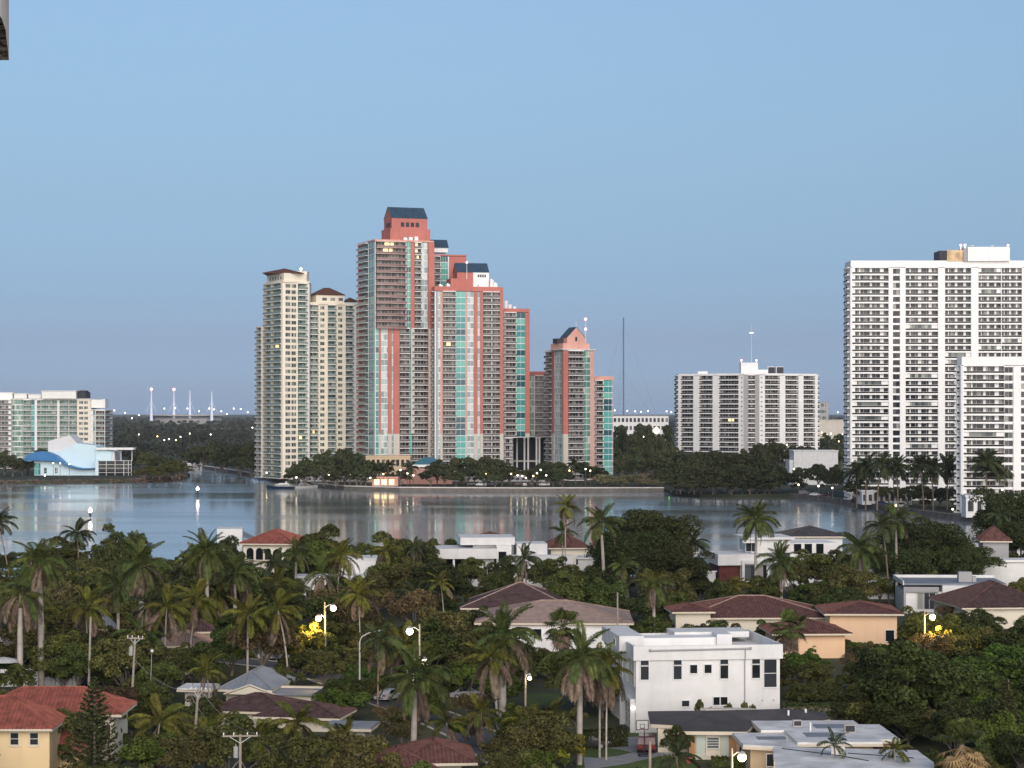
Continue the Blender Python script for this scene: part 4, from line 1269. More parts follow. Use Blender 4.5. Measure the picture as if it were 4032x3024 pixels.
ob('roof_strip', MB().tube([(1.8, 17.6, 3.12), (7, 13.5, 3.12), (9.5, 10.4, 3.12)], .06, 4).tube([(8, 15, 3.12), (14, 12.4, 3.12)], .06, 4).mesh('roof_strip', m_bsteel), Fl)

# -- yellow house with red tile roof, bottom left
p = site(0, 0, D=217)
Ye = thing('yellow_house', 'yellow two storey house with red ribbed roofs in the lower left corner', 'house', (p.x, 217, GZ), R(0))
z2 = 5.0
walls(Ye, -9, 4.9, 0, 13, 0, z2 + .02, m_yellow)
hip_roof(Ye, -9, 4.6, 0, 9, z2 + .1, 2.5, m_redtile, .75, .42, .11)
walls(Ye, -3, 9.4, 10.5, 18.5, 0, z2, m_ywhite)
hip_roof(Ye, -5, 9.6, 10.5, 18.5, z2 + .06, 2.2, m_redtile, .7, .42, .11)
walls(Ye, 4.92, 7.6, 5, 10.4, 0, 1.9, m_yellow)
lr = MB().add([(4.92, 3.6, 2.1), (8.6, 3.6, 2.0), (8.6, 10.4, 2.2), (4.92, 10.4, 4.2), (4.92, 6, 4.2), (7, 10.4, 3.6)], [(0, 1, 4), (1, 2, 5, 4), (4, 5, 3)])
ro = ob('roof', lr.mesh('roof', m_redtile), Ye)
t = MB()
rib_plane(t, [(8.6, 3.6, 2.0), (8.6, 10.4, 2.2), (7, 10.4, 3.6), (4.92, 6, 4.2)], .42, .11, 0)
ob('tile_rows', t.mesh('tile_rows', m_redtile), ro, kind='stuff')
for x in (-2.35, 1.06, 3.0):
    house_window(Ye, x - .0, z2 - 1.55, .78, 1.15, -.004, bars=(1, 2), fr=m_trim, tr=.16)
house_window(Ye, 8.1, 2.6, .9, 1.3, 10.49, bars=(1, 2), fr=m_trim, tr=.14)
ob('gutter', MB().tube([(-9.6, -.85, z2 - .02), (5.3, -.85, z2 - .02)], .1, 6).mesh('gutter', m_trim), Ye)

# -- grey ribbed-metal roof house
p = site(216, 0, D=272)
Gm = thing('grey_roof_house', 'house with blue grey ribbed metal roof and white gable trim', 'house', (p.x, 272, GZ), R(-8))
walls(Gm, 1, 7.2, 1, 9, 0, 1.9, m_ywhite)
hip_roof(Gm, .8, 6.8, 0, 11, 2.0, 1.9, m_greyroof, .5, .6, .08)
ob('gable', MB().add([(1.8, -1.1, 1.5), (7.4, -1.1, 1.5), (4.6, -1.1, 2.5), (1.8, -.3, 1.5), (7.4, -.3, 1.5), (4.6, -.3, 2.5)], [(0, 1, 2), (3, 5, 4), (0, 2, 5, 3), (1, 4, 5, 2), (0, 3, 4, 1)]).mesh('gable', m_ywhite), Gm)
gt = MB()
for s_ in (-1, 1):
    gt.tube([(4.6, -1.15, 2.68), (4.6 + 3.3 * s_, -1.15, 1.5)], .12, 4)
ob('gable_trim', gt.mesh('gable_trim', m_trim), Gm)
ob('roof', MB().box(7.4, 12.6, -1.2, 4, 1.5, 1.75).mesh('roof', m_greyroof), Gm)
ob('fascia', MB().box(6.6, 12.7, 4.01, 4.3, 1.7, 2.0).mesh('fascia', m_trim), Gm)
walls(Gm, 7.8, 12.2, -.6, 3.8, 0, 1.49, m_ywhite)

# -- plum-tiled house in front of it
p = site(214, 0, D=253)
Pm = thing('plum_roof_house', 'low house with plum brown tile roof in front of grey metal roof', 'house', (p.x, 253, GZ), R(-10))
walls(Pm, 0, 11, 0, 7, 0, 1.9, m_ywhite)
hip_roof(Pm, -.3, 8.5, 0, 8, 1.95, 1.5, m_drktile, .6, .4, .07)
hip_roof(Pm, 6, 15, -2, 5, 1.7, 1.2, m_drktile, .6, .4, .07)
walls(Pm, 6.4, 14.6, -1.6, 4.6, 0, 1.69, m_ywhite)
p = site(322, 0, D=238)
Sh = flat_house('flat_roof_shed', 'pale grey flat roofed annexe below the plum tiled house', 322, 238, R(-8), [([(0, 0), (5.4, 0), (5.4, 5), (0, 5)], 0)], m_stone, 2.2, m_greyroof)
p = site(406, 0, D=213)
Mr = thing('maroon_roof_house', 'house with maroon tile roof beside the palm trunk at bottom edge', 'house', (p.x, 213, GZ), R(5))
walls(Mr, 0, 5.4, 0, 7, 0, 2.4, m_ywhite)
hip_roof(Mr, -.6, 6.4, -1.4, 8, 2.5, 1.5, m_brntile, .5, .4, .07)
p = site(372, 0, D=205)
Mr2 = thing('maroon_roof_house', 'house with ridged maroon roof left of yellow green bush at bottom', 'house', (p.x, 207, GZ), R(14))
walls(Mr2, 0, 6, 0, 7, 0, 2.2, m_ywhite)
hip_roof(Mr2, 0, 6, 0, 7, 2.3, 1.8, m_brntile, .5, .4, .07)


def hip_house(name, label, u0, u1, ve, De, vr, Dr, mat, wall, rz=0., over=.7, spacing=.45, wins=(), wz=.5, deep=None, cat='house', cap=None):
    x0, x1 = (u0 - 512) * De / F_PX, (u1 - 512) * De / F_PX
    ze, zr = hz(ve, De), hz(vr, Dr)
    T = thing(name, label, cat, (x0, De, GZ), rz)
    w = x1 - x0
    d = deep or 2 * (Dr - De)
    walls(T, over, w - over, over, d - over, 0, ze - GZ - .05, wall)
    hip_roof(T, over, w - over, over, d - over, ze - GZ, max(zr - ze, .8), mat, over, spacing, .09, cap=cap)
    for x, z, ww, hh in wins:
        house_window(T, x, z, ww, hh, over - .004)
    return T


hip_house('rose_roof_house', 'white house under a broad faded rose tile roof behind the white cubic house', 474, 634, 623, 332, 600, 343, m_pinktile, m_white2, R(-1), spacing=0, wins=((9, 2, 1.2, 1.4), (13.5, 2.4, 1.2, 1.2), (21, 2.2, 1.4, 1.3)), deep=20)
hip_house('dark_roof_house', 'house under a dark plum hipped roof behind the rose roofed one', 460, 574, 608, 358, 581.5, 369, m_drktile, m_ywhite, R(-4), deep=18, cap=m_pinktile, spacing=0)
Rb = hip_house('red_brown_roof_house', 'wide house with red brown ribbed tile roof behind the white cubic house', 684, 838, 618, 345, 595.5, 356, m_brntile, m_ywhite, R(2), deep=20, spacing=.5, cap=m_pinktile)
hip_house('red_brown_roof_wing', 'lower red brown tiled wing left of the wide red brown roof', 672, 716, 612, 342, 603, 347, m_brntile, m_ywhite, R(4), deep=9)
Pe = hip_house('peach_house', 'peach walled house with brown hipped roof right of the white cubic house', 824, 904, 613.8, 338, 600.5, 346, m_brntile, m_peach, R(-2), over=1.0, deep=14, wins=((9.6, .9, 1.3, 1.7),))
Pl = hip_house('peach_wing', 'lower peach wing under brown tile roof left of the peach house', 772, 853, 634, 322, 618, 329, m_brntile, m_peach, R(3), over=.9, deep=12)
hip_house('dark_brown_roof_house', 'dark brown hipped roof house at the right picture edge', 962, 1062, 608, 366, 581, 378, m_drktile, m_ywhite, R(5), deep=20, cap=m_brntile, wins=((11.5, 2.2, 1, 1.3),))
hip_house('rose_tile_cottage', 'small house with faded purple tile roof behind leaning utility pole', 158, 210, 646, 302, 631, 308, m_pinktile, m_ywhite, R(6), deep=10, spacing=.5)
hip_house('slate_roof_cottage', 'small slate grey roof glimpsed left of the brown skirted palm', 92, 118, 629, 322, 608, 330, m_greyroof, m_ywhite, R(20), deep=10)
hip_house('slate_roof_cottage', 'dark slate roof behind yellow coconut palms', 186, 215, 632, 318, 618, 326, m_drktile, m_ywhite, R(10), deep=9)
hip_house('red_roof_villa', 'waterfront villa with red tile roof and cream arches at left', 238, 298, 543.5, 455, 529, 463, m_redtile, m_cream, R(-8), over=.9, deep=15, wins=())
vl = [o for o in C.objects if o.name == 'red_roof_villa'][0]
for x, w_, zs in ((1.6, 1.5, 5.6), (3.6, 1.5, 5.6), (5.5, 1.3, 5.6), (7.2, 1.9, 5.2), (10.2, 1.8, 5.4)):
    pts = [(x, zs), (x + w_, zs)] + [(x + w_ / 2 + w_ / 2 * math.cos(math.pi * i / 8), zs + 1.7 + w_ / 2 * math.sin(math.pi * i / 8)) for i in range(9)]
    extr(pts, .84, .885, 'arch', g_house, vl)
    extr([(x - .2, zs - .25), (x + w_ + .2, zs - .25), (x + w_ + .2, zs - .02), (x - .2, zs - .02)], .6, .89, 'balustrade', m_trim, vl)
T = thing('white_parapet_house', 'white parapet wall house tucked left of the red roof villa', 'house', (*site(217, 0, D=468).xy, GZ), R(6))
walls(T, 0, 5.4, 0, 9, 0, hz(529, 468) - GZ, m_white)
ob('roof', MB().add([(5.42, 0, 9.6), (11, -2, 7.6), (11, 8, 7.6), (5.42, 8, 10.4)], [(0, 1, 2, 3)]).add([(5.42, 0, 7.2), (11, -2, 7.2), (11, 8, 7.2), (5.42, 8, 7.2)], [(3, 2, 1, 0)]).mesh('roof', m_greyroof), T)
hip_house('red_roof_house', 'red tile roof between two tall palms by the far shore', 548, 592, 548, 462, 534, 470, m_brntile, m_ywhite, R(4), deep=14, wins=((6, 4, 1.4, 1.6),))
hip_house('brown_roof_house', 'low brown hip roof rising behind the white terraced villa', 466, 514, 541, 480, 531.5, 488, m_brntile, m_ywhite, R(0), deep=12)
hip_house('brick_roof_house', 'reddish roofed house between dark trees near the right edge', 980, 1012, 541, 452, 526, 458, m_brntile, m_grey, R(-6), deep=10, wins=((2, 3, 1, 1.4),))
hip_house('dark_pavilion', 'dark hipped roof over the white waterfront house at right', 782, 846, 536.5, 484, 526, 492, m_blackroof, m_white2, R(0), deep=14, spacing=.8)

# -- white terraced villa in the middle
D_ = 452.
T = thing('white_terraced_villa', 'white modern villa of stacked flat slabs below the water in the middle', 'house', (*site(437, 0, D=D_).xy, GZ), R(4))
s = D_ / F_PX


def vx(u):
    return (u - 437) * s


def vz(v):
    return hz(v, D_) - GZ


ob('roof', MB().box(vx(437), vx(497), 0, 13, vz(559), vz(549)).mesh('roof', m_white), T)
walls(T, vx(464), vx(495), 2, 12, 0, vz(559.1), m_white2)
walls(T, vx(474), vx(510), 4, 14, vz(548.9), vz(546), m_white2)
ob('roof', MB().box(vx(461), vx(516), 2.5, 15, vz(545.9), vz(538.5)).mesh('roof', m_white), T)
walls(T, vx(497.2), vx(512), 1, 12, 0, vz(546), m_white2)
walls(T, vx(518), vx(549), 3, 12, 0, vz(545), m_white)
ob('roof', MB().box(vx(512.2), vx(574), 0, 2.95, vz(565), vz(556)).mesh('roof', m_white), T)
walls(T, vx(514), vx(572), .6, 2.9, 0, vz(565.1), m_white2)
for u in (441, 453):
    ob('column', MB().box(vx(u), vx(u) + .4, .4, .8, 0, vz(559.1)).mesh('column', m_white2), T)
for u, w_ in ((468, 2.2), (484, 1.6)):
    house_window(T, vx(u), vz(580), w_, 2.6, 2, bars=(2, 1))
for u in (522, 538, 556):
    house_window(T, vx(u), vz(579), 2.2, 2.0, .59, bars=(2, 1))
house_window(T, vx(499), vz(562), 1.6, 2.0, .99, bars=(1, 1))
T = thing('white_garden_house', 'long low white wall house right of the terraced villa', 'house', (*site(578, 0, D=440).xy, GZ), R(-4))
walls(T, 0, 9, 0, 6, 0, hz(559, 440) - GZ, m_white)
ob('roof', MB().box(-.3, 9.3, -.4, 6.3, hz(559, 440) - GZ + .004, hz(559, 440) - GZ + .35).mesh('roof', m_white2), T)
for x in (1.5, 5.5):
    house_window(T, x, 2.5, 1.2, 1.3, -.004)
T = thing('white_low_house', 'white flat roofed house seen through palms left of the middle', 'house', (*site(298, 0, D=405).xy, GZ), R(5))
walls(T, 0, 12, 0, 8, 0, hz(578, 405) - GZ, m_white2)
walls(T, 8, 14.5, 5, 14, 0, hz(563, 405) - GZ, m_white2)
ob('roof', MB().box(-.4, 12.3, -.5, 4.9, hz(578, 405) - GZ + .004, hz(578, 405) - GZ + .4).mesh('roof', m_white), T)
ob('roof', MB().box(7.6, 15, 4.92, 14.5, hz(563, 405) - GZ + .004, hz(563, 405) - GZ + .45).mesh('roof', m_white), T)
for x in (1.5, 5, 9):
    house_window(T, x, 2, 1.6, 1.4, -.004, bars=(2, 1))

# -- white waterfront house on the right
D_ = 455.
T = thing('white_waterfront_house', 'white boxy waterfront house with dark red panel and big glass bay', 'house', (*site(718, 0, D=D_).xy, GZ), R(6))


def wx(u):
    return (u - 718) * D_ / F_PX


def wz(v):
    return hz(v, D_) - GZ


ob('roof_block', MB().box(wx(718), wx(770), 0, 12, wz(565.5), wz(554.5)).mesh('roof_block', m_white), T)
m_dred = M('dark_red_cladding', (.12, .03, .025), .7, .15)
walls(T, wx(720), wx(741), .8, 11.5, 0, wz(565.6), m_dred)
ob('frame', MB().box(wx(742), wx(744.6), -.6, .8, 0, wz(560.5)).box(wx(744.7), wx(776), -.6, .8, wz(564), wz(560.5)).box(wx(744.7), wx(776), -.6, .8, wz(585), wz(582)).mesh('frame', m_white), T)
house_window(T, wx(745.5), wz(581.5), 4.6, wz(564.6) - wz(581.5), .3, gl=g_dark, bars=(2, 1))
walls(T, wx(741.5), wx(771), .81, 11.5, 0, wz(565.6), m_white2)
walls(T, wx(756), wx(797), 4, 16, wz(554.4), wz(541), m_white)
ob('roof', MB().box(wx(750), wx(800), 3.2, 16.5, wz(540.9), wz(538.6)).mesh('roof', m_white), T)
ob('canopy', MB().box(wx(746), wx(760), 2.6, 3.9, wz(544), wz(541.5)).mesh('canopy', m_white), T)
house_window(T, wx(750.5), wz(553), 2.4, 2, 3.99, bars=(2, 1))
walls(T, wx(797.2), wx(846), 5, 15, 0, wz(545), m_white2)
for u in (801, 812, 824):
    house_window(T, wx(u), wz(556), 1.6, 2.1, 4.99, bars=(1, 1))
walls(T, wx(780), wx(800), -1, 3.9, 0, wz(566), m_white2)
ob('rail', MB().box(wx(672), wx(717.5), .5, .7, wz(572), wz(571)).box(wx(690), wx(717.5), 2, 2.2, 0, wz(572.2)).mesh('rail', m_frame), T)

# -- right white modern house
D_ = 395.
T = thing('white_box_house', 'white flat roofed house with grey framed window left of dark brown roof', 'house', (*site(905, 0, D=D_).xy, GZ), R(-3))
s = D_ / F_PX
h_ = hz(584, D_) - GZ
walls(T, 0, 6.6, 0, 14, 0, h_ - 1.4, m_white2)
ob('frame', MB().box(-.3, 6.0, -.5, -.01, h_ - 1.39, h_ - .5).box(-.3, .1, -.5, -.01, 0, h_ - 1.4).box(5.6, 6.0, -.5, -.01, 0, h_ - 1.4).mesh('frame', m_grey), T)
house_window(T, 2.2, .8, 3.2, h_ - 2.4, -.02, bars=(3, 1), gl=g_dark)
walls(T, 6.62, 18, -.6, 14, 0, h_ - .2, m_white)
ob('roof', MB().box(-.2, 18.2, .1, 14.4, h_ - .19, h_ + .1).mesh('roof', m_greyroof), T)
ob('parapet', MB().box(-.4, 18.4, 14.41, 14.8, h_ - .2, h_ + .6).box(-.4, -.21, -.3, 14.4, h_ - .19, h_ + .6).mesh('parapet', m_white), T)
ob('roof_unit', MB().box(10.2, 12.6, 4, 6, h_ + .11, h_ + 1.9).box(12.7, 13.4, 4.2, 5.6, h_ + .11, h_ + 1.1).mesh('roof_unit', m_grey), T)
ob('canopy', MB().box(9.5, 16, -2.6, -.61, 3.4, 3.8).mesh('canopy', m_greyroof), T)
T = thing('white_gable_cottage', 'small white walled house glimpsed between dark trees right of a royal palm', 'house', (*site(868, 0, D=425).xy, GZ), R(-5))
walls(T, 0, 5, 0, 6, 0, hz(566, 425) - GZ, m_white)
hip_roof(T, 0, 5, 0, 6, hz(565.5, 425) - GZ, 1.3, m_brntile, .5, .6)
T = thing('white_pool_house', 'low white flat house by the water right of the big dark tree', 'house', (*site(980, 0, D=440).xy, GZ), R(3))
walls(T, 0, 12, 0, 6, 0, hz(562, 440) - GZ, m_white)
ob('roof', MB().box(-.4, 12.4, -.5, 6.4, hz(562, 440) - GZ + .004, hz(562, 440) - GZ + .4).mesh('roof', m_white2), T)
# small white roof upper left of grey metal house
T = flat_house('white_carport', 'small white flat roof beside the leaning wooden pole', 177, 268, R(-5), [([(0, 0), (4.2, 0), (4.2, 5), (0, 5)], 0)], m_stone, 2.6, m_flatroof)
T = thing('white_house_corner', 'corner of a pale house cut by the left picture edge', 'house', (*site(-14, 0, D=300).xy, GZ), R(0))
walls(T, 0, 3.9, 0, 8, 0, 4.6, m_ywhite)
ob('roof', MB().box(-.3, 4.2, -.4, 8.3, 4.604, 4.95).mesh('roof', m_trim), T)
house_window(T, 2.2, 2.6, .9, 1.2, -.004)

# -- white picket fence left
T = thing('white_fence', 'white board fence behind the yellow house roof', 'fence', (*site(-8, 0, D=290).xy, GZ))
me = MB().box(0, .5, 0, .05, 0, 2.3).mesh('plank', m_white2)
for i in range(21):
    ob('plank', me, T, (.56 * i, .02 * (i % 2), 0))
for i in range(5):
    ob('post', MB().box(-.06, .06, .08, .2, 0, 2.45).mesh('post', m_white2), T, (2.24 * i + .52, 0, 0))
ob('rail', MB().box(0, 10.4, .085, .14, 1.8, 1.9).mesh('rail', m_white2), T)
T = thing('white_canopy_tent', 'rounded white canopy beside the board fence at left edge', 'canopy', (*site(4, 0, D=294).xy, GZ + .6))
vs = [(2.4 * math.cos(a) * q, 1.6 * math.sin(a) * q, 2.2 + .7 * (1 - q * q)) for q in (1, .6, .01) for a in [i * math.pi / 6 for i in range(12)]]
ob('cover', MB().add(vs, [(j * 12 + i, j * 12 + (i + 1) % 12, j * 12 + 12 + (i + 1) % 12, j * 12 + 12 + i) for j in range(2) for i in range(12)]).mesh('cover', m_white), T)
for x, y in ((-1.8, -1), (1.8, -1), (1.8, 1), (-1.8, 1)):
    ob('leg', MB().tube([(x, y, 0), (x, y, 2.3)], .04, 6).mesh('leg', m_frame), T)

# -- the viewer's own building: the end of a balcony beam, top left
T = thing('balcony_beam', 'pale concrete balcony beam end with rough dark inner face, top left corner', 'beam', (-1.2, 5, 40))
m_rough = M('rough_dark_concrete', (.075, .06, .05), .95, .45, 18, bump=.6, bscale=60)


def bp_(*pts):
    return [((u + 13.6) * 5 / F_PX, -2 + (HORIZON_ROW - v) * 5 / F_PX) for u, v in pts]


secs = [(5.0, 8.8, 60), (4.97, 7.6, 47), (4.94, 6.4, 38), (4.91, 5.6, 30), (4.87, 2.0, 19), (4.82, -6, 7), (4.6, -30, -20), (4.2, -90, -70)]
bs, us = MB(), MB()
sv, uv = [], []
for D, u, v in secs:
    x, z = (u - 512) * D / F_PX + 1.2, hz(v, D) - 40
    sv += [(x, D - 5, z), (x, D - 5, .6)]
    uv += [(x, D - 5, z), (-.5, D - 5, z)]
nS = len(secs)
bs.add(sv, [(2 * i, 2 * i + 2, 2 * i + 3, 2 * i + 1) for i in range(nS - 1)])
x0, z0 = sv[0][0], sv[0][2]
bs.add([(x0, .002, z0), (x0, .002, .6), (-.5, .002, .6), (-.5, .002, z0), (x0, 0, z0), (x0, 0, .6), (-.5, 0, .6), (-.5, 0, z0)], [(0, 1, 2, 3), (0, 4, 5, 1), (0, 3, 7, 4)])
ob('beam', bs.mesh('beam', M('pale_concrete', (.60, .56, .50), .85, .12, 6)), T)  # side face in plain pale beige, underside in a darker rough colour
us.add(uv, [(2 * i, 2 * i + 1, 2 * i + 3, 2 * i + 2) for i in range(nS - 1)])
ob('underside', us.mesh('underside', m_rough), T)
# ------------------------------------------------------------------ vegetation
def leaf(name, col, hue=.025, objrand=.3):
    return M(name, col, .75, .55, 1.6, objrand=objrand, hue=hue, spec=.2)


l_dark = leaf('dark_leaves', (0.048, 0.058, 0.017))
l_mid = leaf('mid_green_leaves', (0.070, 0.086, 0.021))
l_olive = leaf('olive_leaves', (0.096, 0.092, 0.028))
l_brown = leaf('brown_tinged_leaves', (0.112, 0.088, 0.037))
l_bright = leaf('bright_green_leaves', (0.068, 0.108, 0.018))
l_yellow = leaf('yellow_green_leaves', (0.170, 0.160, 0.020))
l_far = leaf('far_leaves', (0.060, 0.068, 0.029))
l_pale = leaf('grey_scrub_leaves', (0.170, 0.155, 0.086))
f_royal = leaf('royal_fronds', (0.066, 0.084, 0.022))
f_coco = leaf('coconut_fronds', (0.105, 0.105, 0.018))
f_dark = leaf('dark_fronds', (0.044, 0.056, 0.022))
f_dead = leaf('dry_fronds', (.165, .122, .088), .015)
bark = M('grey_bark', (.20, .17, .14), .9, .3, 1.2, objrand=.2)
bark_p = M('pale_palm_bark', (.38, .34, .30), .85, .25, 1.0, objrand=.15)
bark_b = M('brown_palm_bark', (.22, .16, .115), .9, .3, 1.5, objrand=.2)
shaft_g = M('green_crownshaft', (.14, .17, .05), .6, .2, 1.0)


def quads_mesh(name, P, N, size, mat, rs, aspect=1.6, twist=True):
    """many small leaf faces: centres P, normals N (numpy)"""
    n = len(P)
    r = rs.normal(size=(n, 3))
    t = np.cross(N, r)
    t /= np.linalg.norm(t, axis=1, keepdims=True) + 1e-9
    b_ = np.cross(N, t)
    s_ = (size * rs.uniform(.55, 1.35, n))[:, None]
    a, c_ = t * s_ * .5 * aspect, b_ * s_ * .5
    V = np.stack([P - a, P + c_ * .9 - a * .1, P + a, P - c_ * .9 - a * .1], 1).reshape(-1, 3)
    me = bpy.data.meshes.new(name)
    me.vertices.add(len(V))
    me.vertices.foreach_set('co', V.ravel())
    me.loops.add(n * 4)
    me.loops.foreach_set('vertex_index', np.arange(n * 4))
    me.polygons.add(n)
    me.polygons.foreach_set('loop_start', np.arange(0, n * 4, 4))
    me.polygons.foreach_set('loop_total', np.full(n, 4))
    me.materials.append(mat)
    me.update(calc_edges=True)
    return me


def blob_leaves(rs, centres, radii, n, flat=.85):
    w = radii ** 2
    i = rs.choice(len(centres), n, p=w / w.sum())
    d = rs.normal(size=(n, 3))
    d /= np.linalg.norm(d, axis=1, keepdims=True)
    d[:, 2] = np.where(d[:, 2] < -.35, -d[:, 2], d[:, 2])
    rr = radii[i][:, None] * (rs.uniform(.45, 1.06, (n, 1)) ** .6)
    P = centres[i] + d * rr * np.array([1, 1, flat])
    N = d * .6 + rs.normal(size=(n, 3)) * .55 + np.array([0, 0, .35])
    N /= np.linalg.norm(N, axis=1, keepdims=True)
    return P, N


def broad_proto(seed, H, Rr, n, size, mat, trunk=.3, nb=18, flat=.85, low=.14, round_=.95):
    n, size, nb = int(n * 2.3), size * .66, int(nb * 1.7)
    rs = np.random.RandomState(seed)
    cs, rd = [], []
    zc, hh = H * (low + 1) / 2, H * (1 - low) / 2
    while len(cs) < nb:
        d = rs.normal(size=3)
        d /= np.linalg.norm(d)
        q = rs.uniform(.3, .92)
        if d[2] < -.75:
            continue
        cs.append([d[0] * Rr * q, d[1] * Rr * q, zc + d[2] * hh * q * round_])
        rd.append(rs.uniform(.15, .34) * Rr)
    cs, rd = np.array(cs), np.array(rd)
    P, N = blob_leaves(rs, cs, rd, n, flat)
    crown = quads_mesh('crown', P, N, size, mat, rs)
    m = MB()
    fork = Vector((rs.uniform(-.3, .3), rs.uniform(-.3, .3), H * low * .9))
    m.tube([(0, 0, -.3), (fork.x * .5, fork.y * .5, fork.z * .5), fork], [H * .034, H * .026, H * .022], 7)
    for k in rs.choice(nb, min(nb, 9), replace=False):
        c_ = Vector(cs[k])
        mid = fork.lerp(c_, .5) + Vector(rs.uniform(-.3, .3, 3))
        m.tube([fork, mid, c_], [H * .016, H * .010, H * .004], 5)
    return crown, m.mesh('trunk', bark)


PB = {
    'dark': [broad_proto(s_, 9, 4.6, 5200, .36, l_dark, nb=20) for s_ in (1, 2, 3)],
    'mid': [broad_proto(s_, 8, 4.2, 4800, .34, l_mid, nb=18) for s_ in (11, 12, 13)],
    'olive': [broad_proto(s_, 8, 4.0, 3600, .32, l_olive, nb=16) for s_ in (21, 22)],
    'brown': [broad_proto(s_, 7.5, 3.9, 2300, .28, l_brown, nb=16, low=.25) for s_ in (31, 32)],
    'bright': [broad_proto(s_, 5.5, 3.6, 4200, .3, l_bright, nb=16, low=.12) for s_ in (41, 42)],
    'big': [broad_proto(s_, 18, 9, 15000, .46, l_dark, nb=42, low=.25) for s_ in (51, 52)],
    'shrub': [broad_proto(s_, 2.6, 2.1, 1300, .26, l_mid, nb=9, low=.05) for s_ in (61, 62)] + [broad_proto(63, 2.4, 2.0, 1200, .26, l_olive, nb=9, low=.05)],
    'yellow': [broad_proto(71, 3.4, 2.0, 1500, .26, l_yellow, nb=12, low=.08)],
    'far': [broad_proto(s_, 11, 6, 1500, .85, l_far, nb=14, low=.18) for s_ in (81, 82, 83)],
    'scrub': [broad_proto(91, 5, 4.5, 900, .5, l_pale, nb=14, low=.05), broad_proto(92, 4, 4, 800, .5, l_pale, nb=12, low=.05)],
}
TONE = {'dark': 'dark green', 'mid': 'mid green', 'olive': 'olive', 'brown': 'brown tinged', 'bright': 'bright green', 'yellow': 'yellow green', 'far': 'dark', 'big': 'huge dark', 'scrub': 'grey', 'shrub': 'low'}


def tree(kind, x, y, h, label, name='broadleaf_tree', cat='tree', group=None, z=GZ, wide=1.0):
    P = PB[kind]
    i = rnd.randrange(len(P))
    base = {'dark': 9, 'mid': 8, 'olive': 8, 'brown': 7.5, 'bright': 5.5, 'big': 18, 'shrub': 2.6, 'yellow': 3.4, 'far': 11, 'scrub': 5}[kind]
    T = thing(name, label, cat, (x, y, z), rnd.uniform(0, 6.28), group)
    s_ = h / (base * .97)
    T.scale = (s_ * wide, s_ * wide, s_)
    ob('crown', P[i][0], T)
    ob('trunk', P[i][1], T)
    return T


# palm fronds
def frond_mesh(L, e0, e1, mat, n=54, lw=.135, ll=.95, droop=.5, bend=1.0, twist=0., seed=0):
    rs = random.Random(seed)
    m = MB()
    p = Vector((0, 0, 0))
    pts = [p.copy()]
    S_ = 12
    for i in range(S_):
        a = e0 + (e1 - e0) * ((i + .5) / S_) ** bend
        p = p + Vector((math.cos(a), 0, math.sin(a))) * (L / S_)
        pts.append(p.copy())
    m.tube(pts, [.055 * (1 - .8 * i / S_) for i in range(S_ + 1)], 4)

    def at(t):
        f = t * S_
        i = min(int(f), S_ - 1)
        return pts[i].lerp(pts[i + 1], f - i), (pts[i + 1] - pts[i]).normalized()
    for i in range(n):
        t = .12 + .88 * (i + .5) / n
        q, tg = at(t)
        up = Vector((-tg.z, 0, tg.x))
        ln = ll * (math.sin(math.pi * (.10 + .86 * t)) ** .6) * rs.uniform(.85, 1.1)
        for s_ in (-1, 1):
            d = (Vector((0, s_, 0)) * .8 + tg * .55 + up * rs.uniform(-.05, .3)).normalized()
            tip = q + d * ln + Vector((0, 0, -droop * ln * rs.uniform(.7, 1.2)))
            mid = q + d * ln * .5 + Vector((0, 0, -droop * ln * .12))
            w = tg * lw * .5
            m.add([q, mid - w, tip, mid + w], [(0, 1, 2, 3)])
    return m.mesh('frond', mat)


def fan_mesh(L, e0, mat, n=15, seed=0):
    rs = random.Random(seed)
    m = MB()
    d0 = Vector((math.cos(e0), 0, math.sin(e0)))
    c_ = d0 * L
    m.tube([(0, 0, 0), d0 * L * .5 + Vector((0, 0, .05)), c_], [.04, .03, .02], 4)
    up = Vector((-d0.z, 0, d0.x))
    for i in range(n):
        a = (i / (n - 1) - .5) * 3.9
        d = d0 * math.cos(a) + Vector((0, 1, 0)) * math.sin(a)
        ln = 1.05 * (1 - .18 * abs(a) / 2) * rs.uniform(.9, 1.1)
        sd_ = (d0 * -math.sin(a) + Vector((0, 1, 0)) * math.cos(a)) * .085
        mid = c_ + d * ln * .55 + up * .06
        tip = c_ + d * ln - Vector((0, 0, .28 * ln)) + up * .02
        m.add([c_, mid - sd_, tip, mid + sd_], [(0, 1, 2, 3)])
    return m.mesh('frond', mat)


def frond_set(mat, L, ll, droop, seed):
    return {'up': [frond_mesh(L * .85, R(80), R(38), mat, ll=ll * .8, droop=.15, seed=seed), frond_mesh(L * .95, R(68), R(8), mat, ll=ll, droop=.3, seed=seed + 1)],
            'out': [frond_mesh(L, R(48), R(-42), mat, ll=ll, droop=droop, seed=seed + 2), frond_mesh(L, R(30), R(-58), mat, ll=ll, droop=droop, seed=seed + 3)],
            'down': [frond_mesh(L, R(6), R(-82), mat, ll=ll, droop=droop * .7, seed=seed + 4), frond_mesh(L * .95, R(-14), R(-88), mat, ll=ll * .9, droop=.4, seed=seed + 5)]}


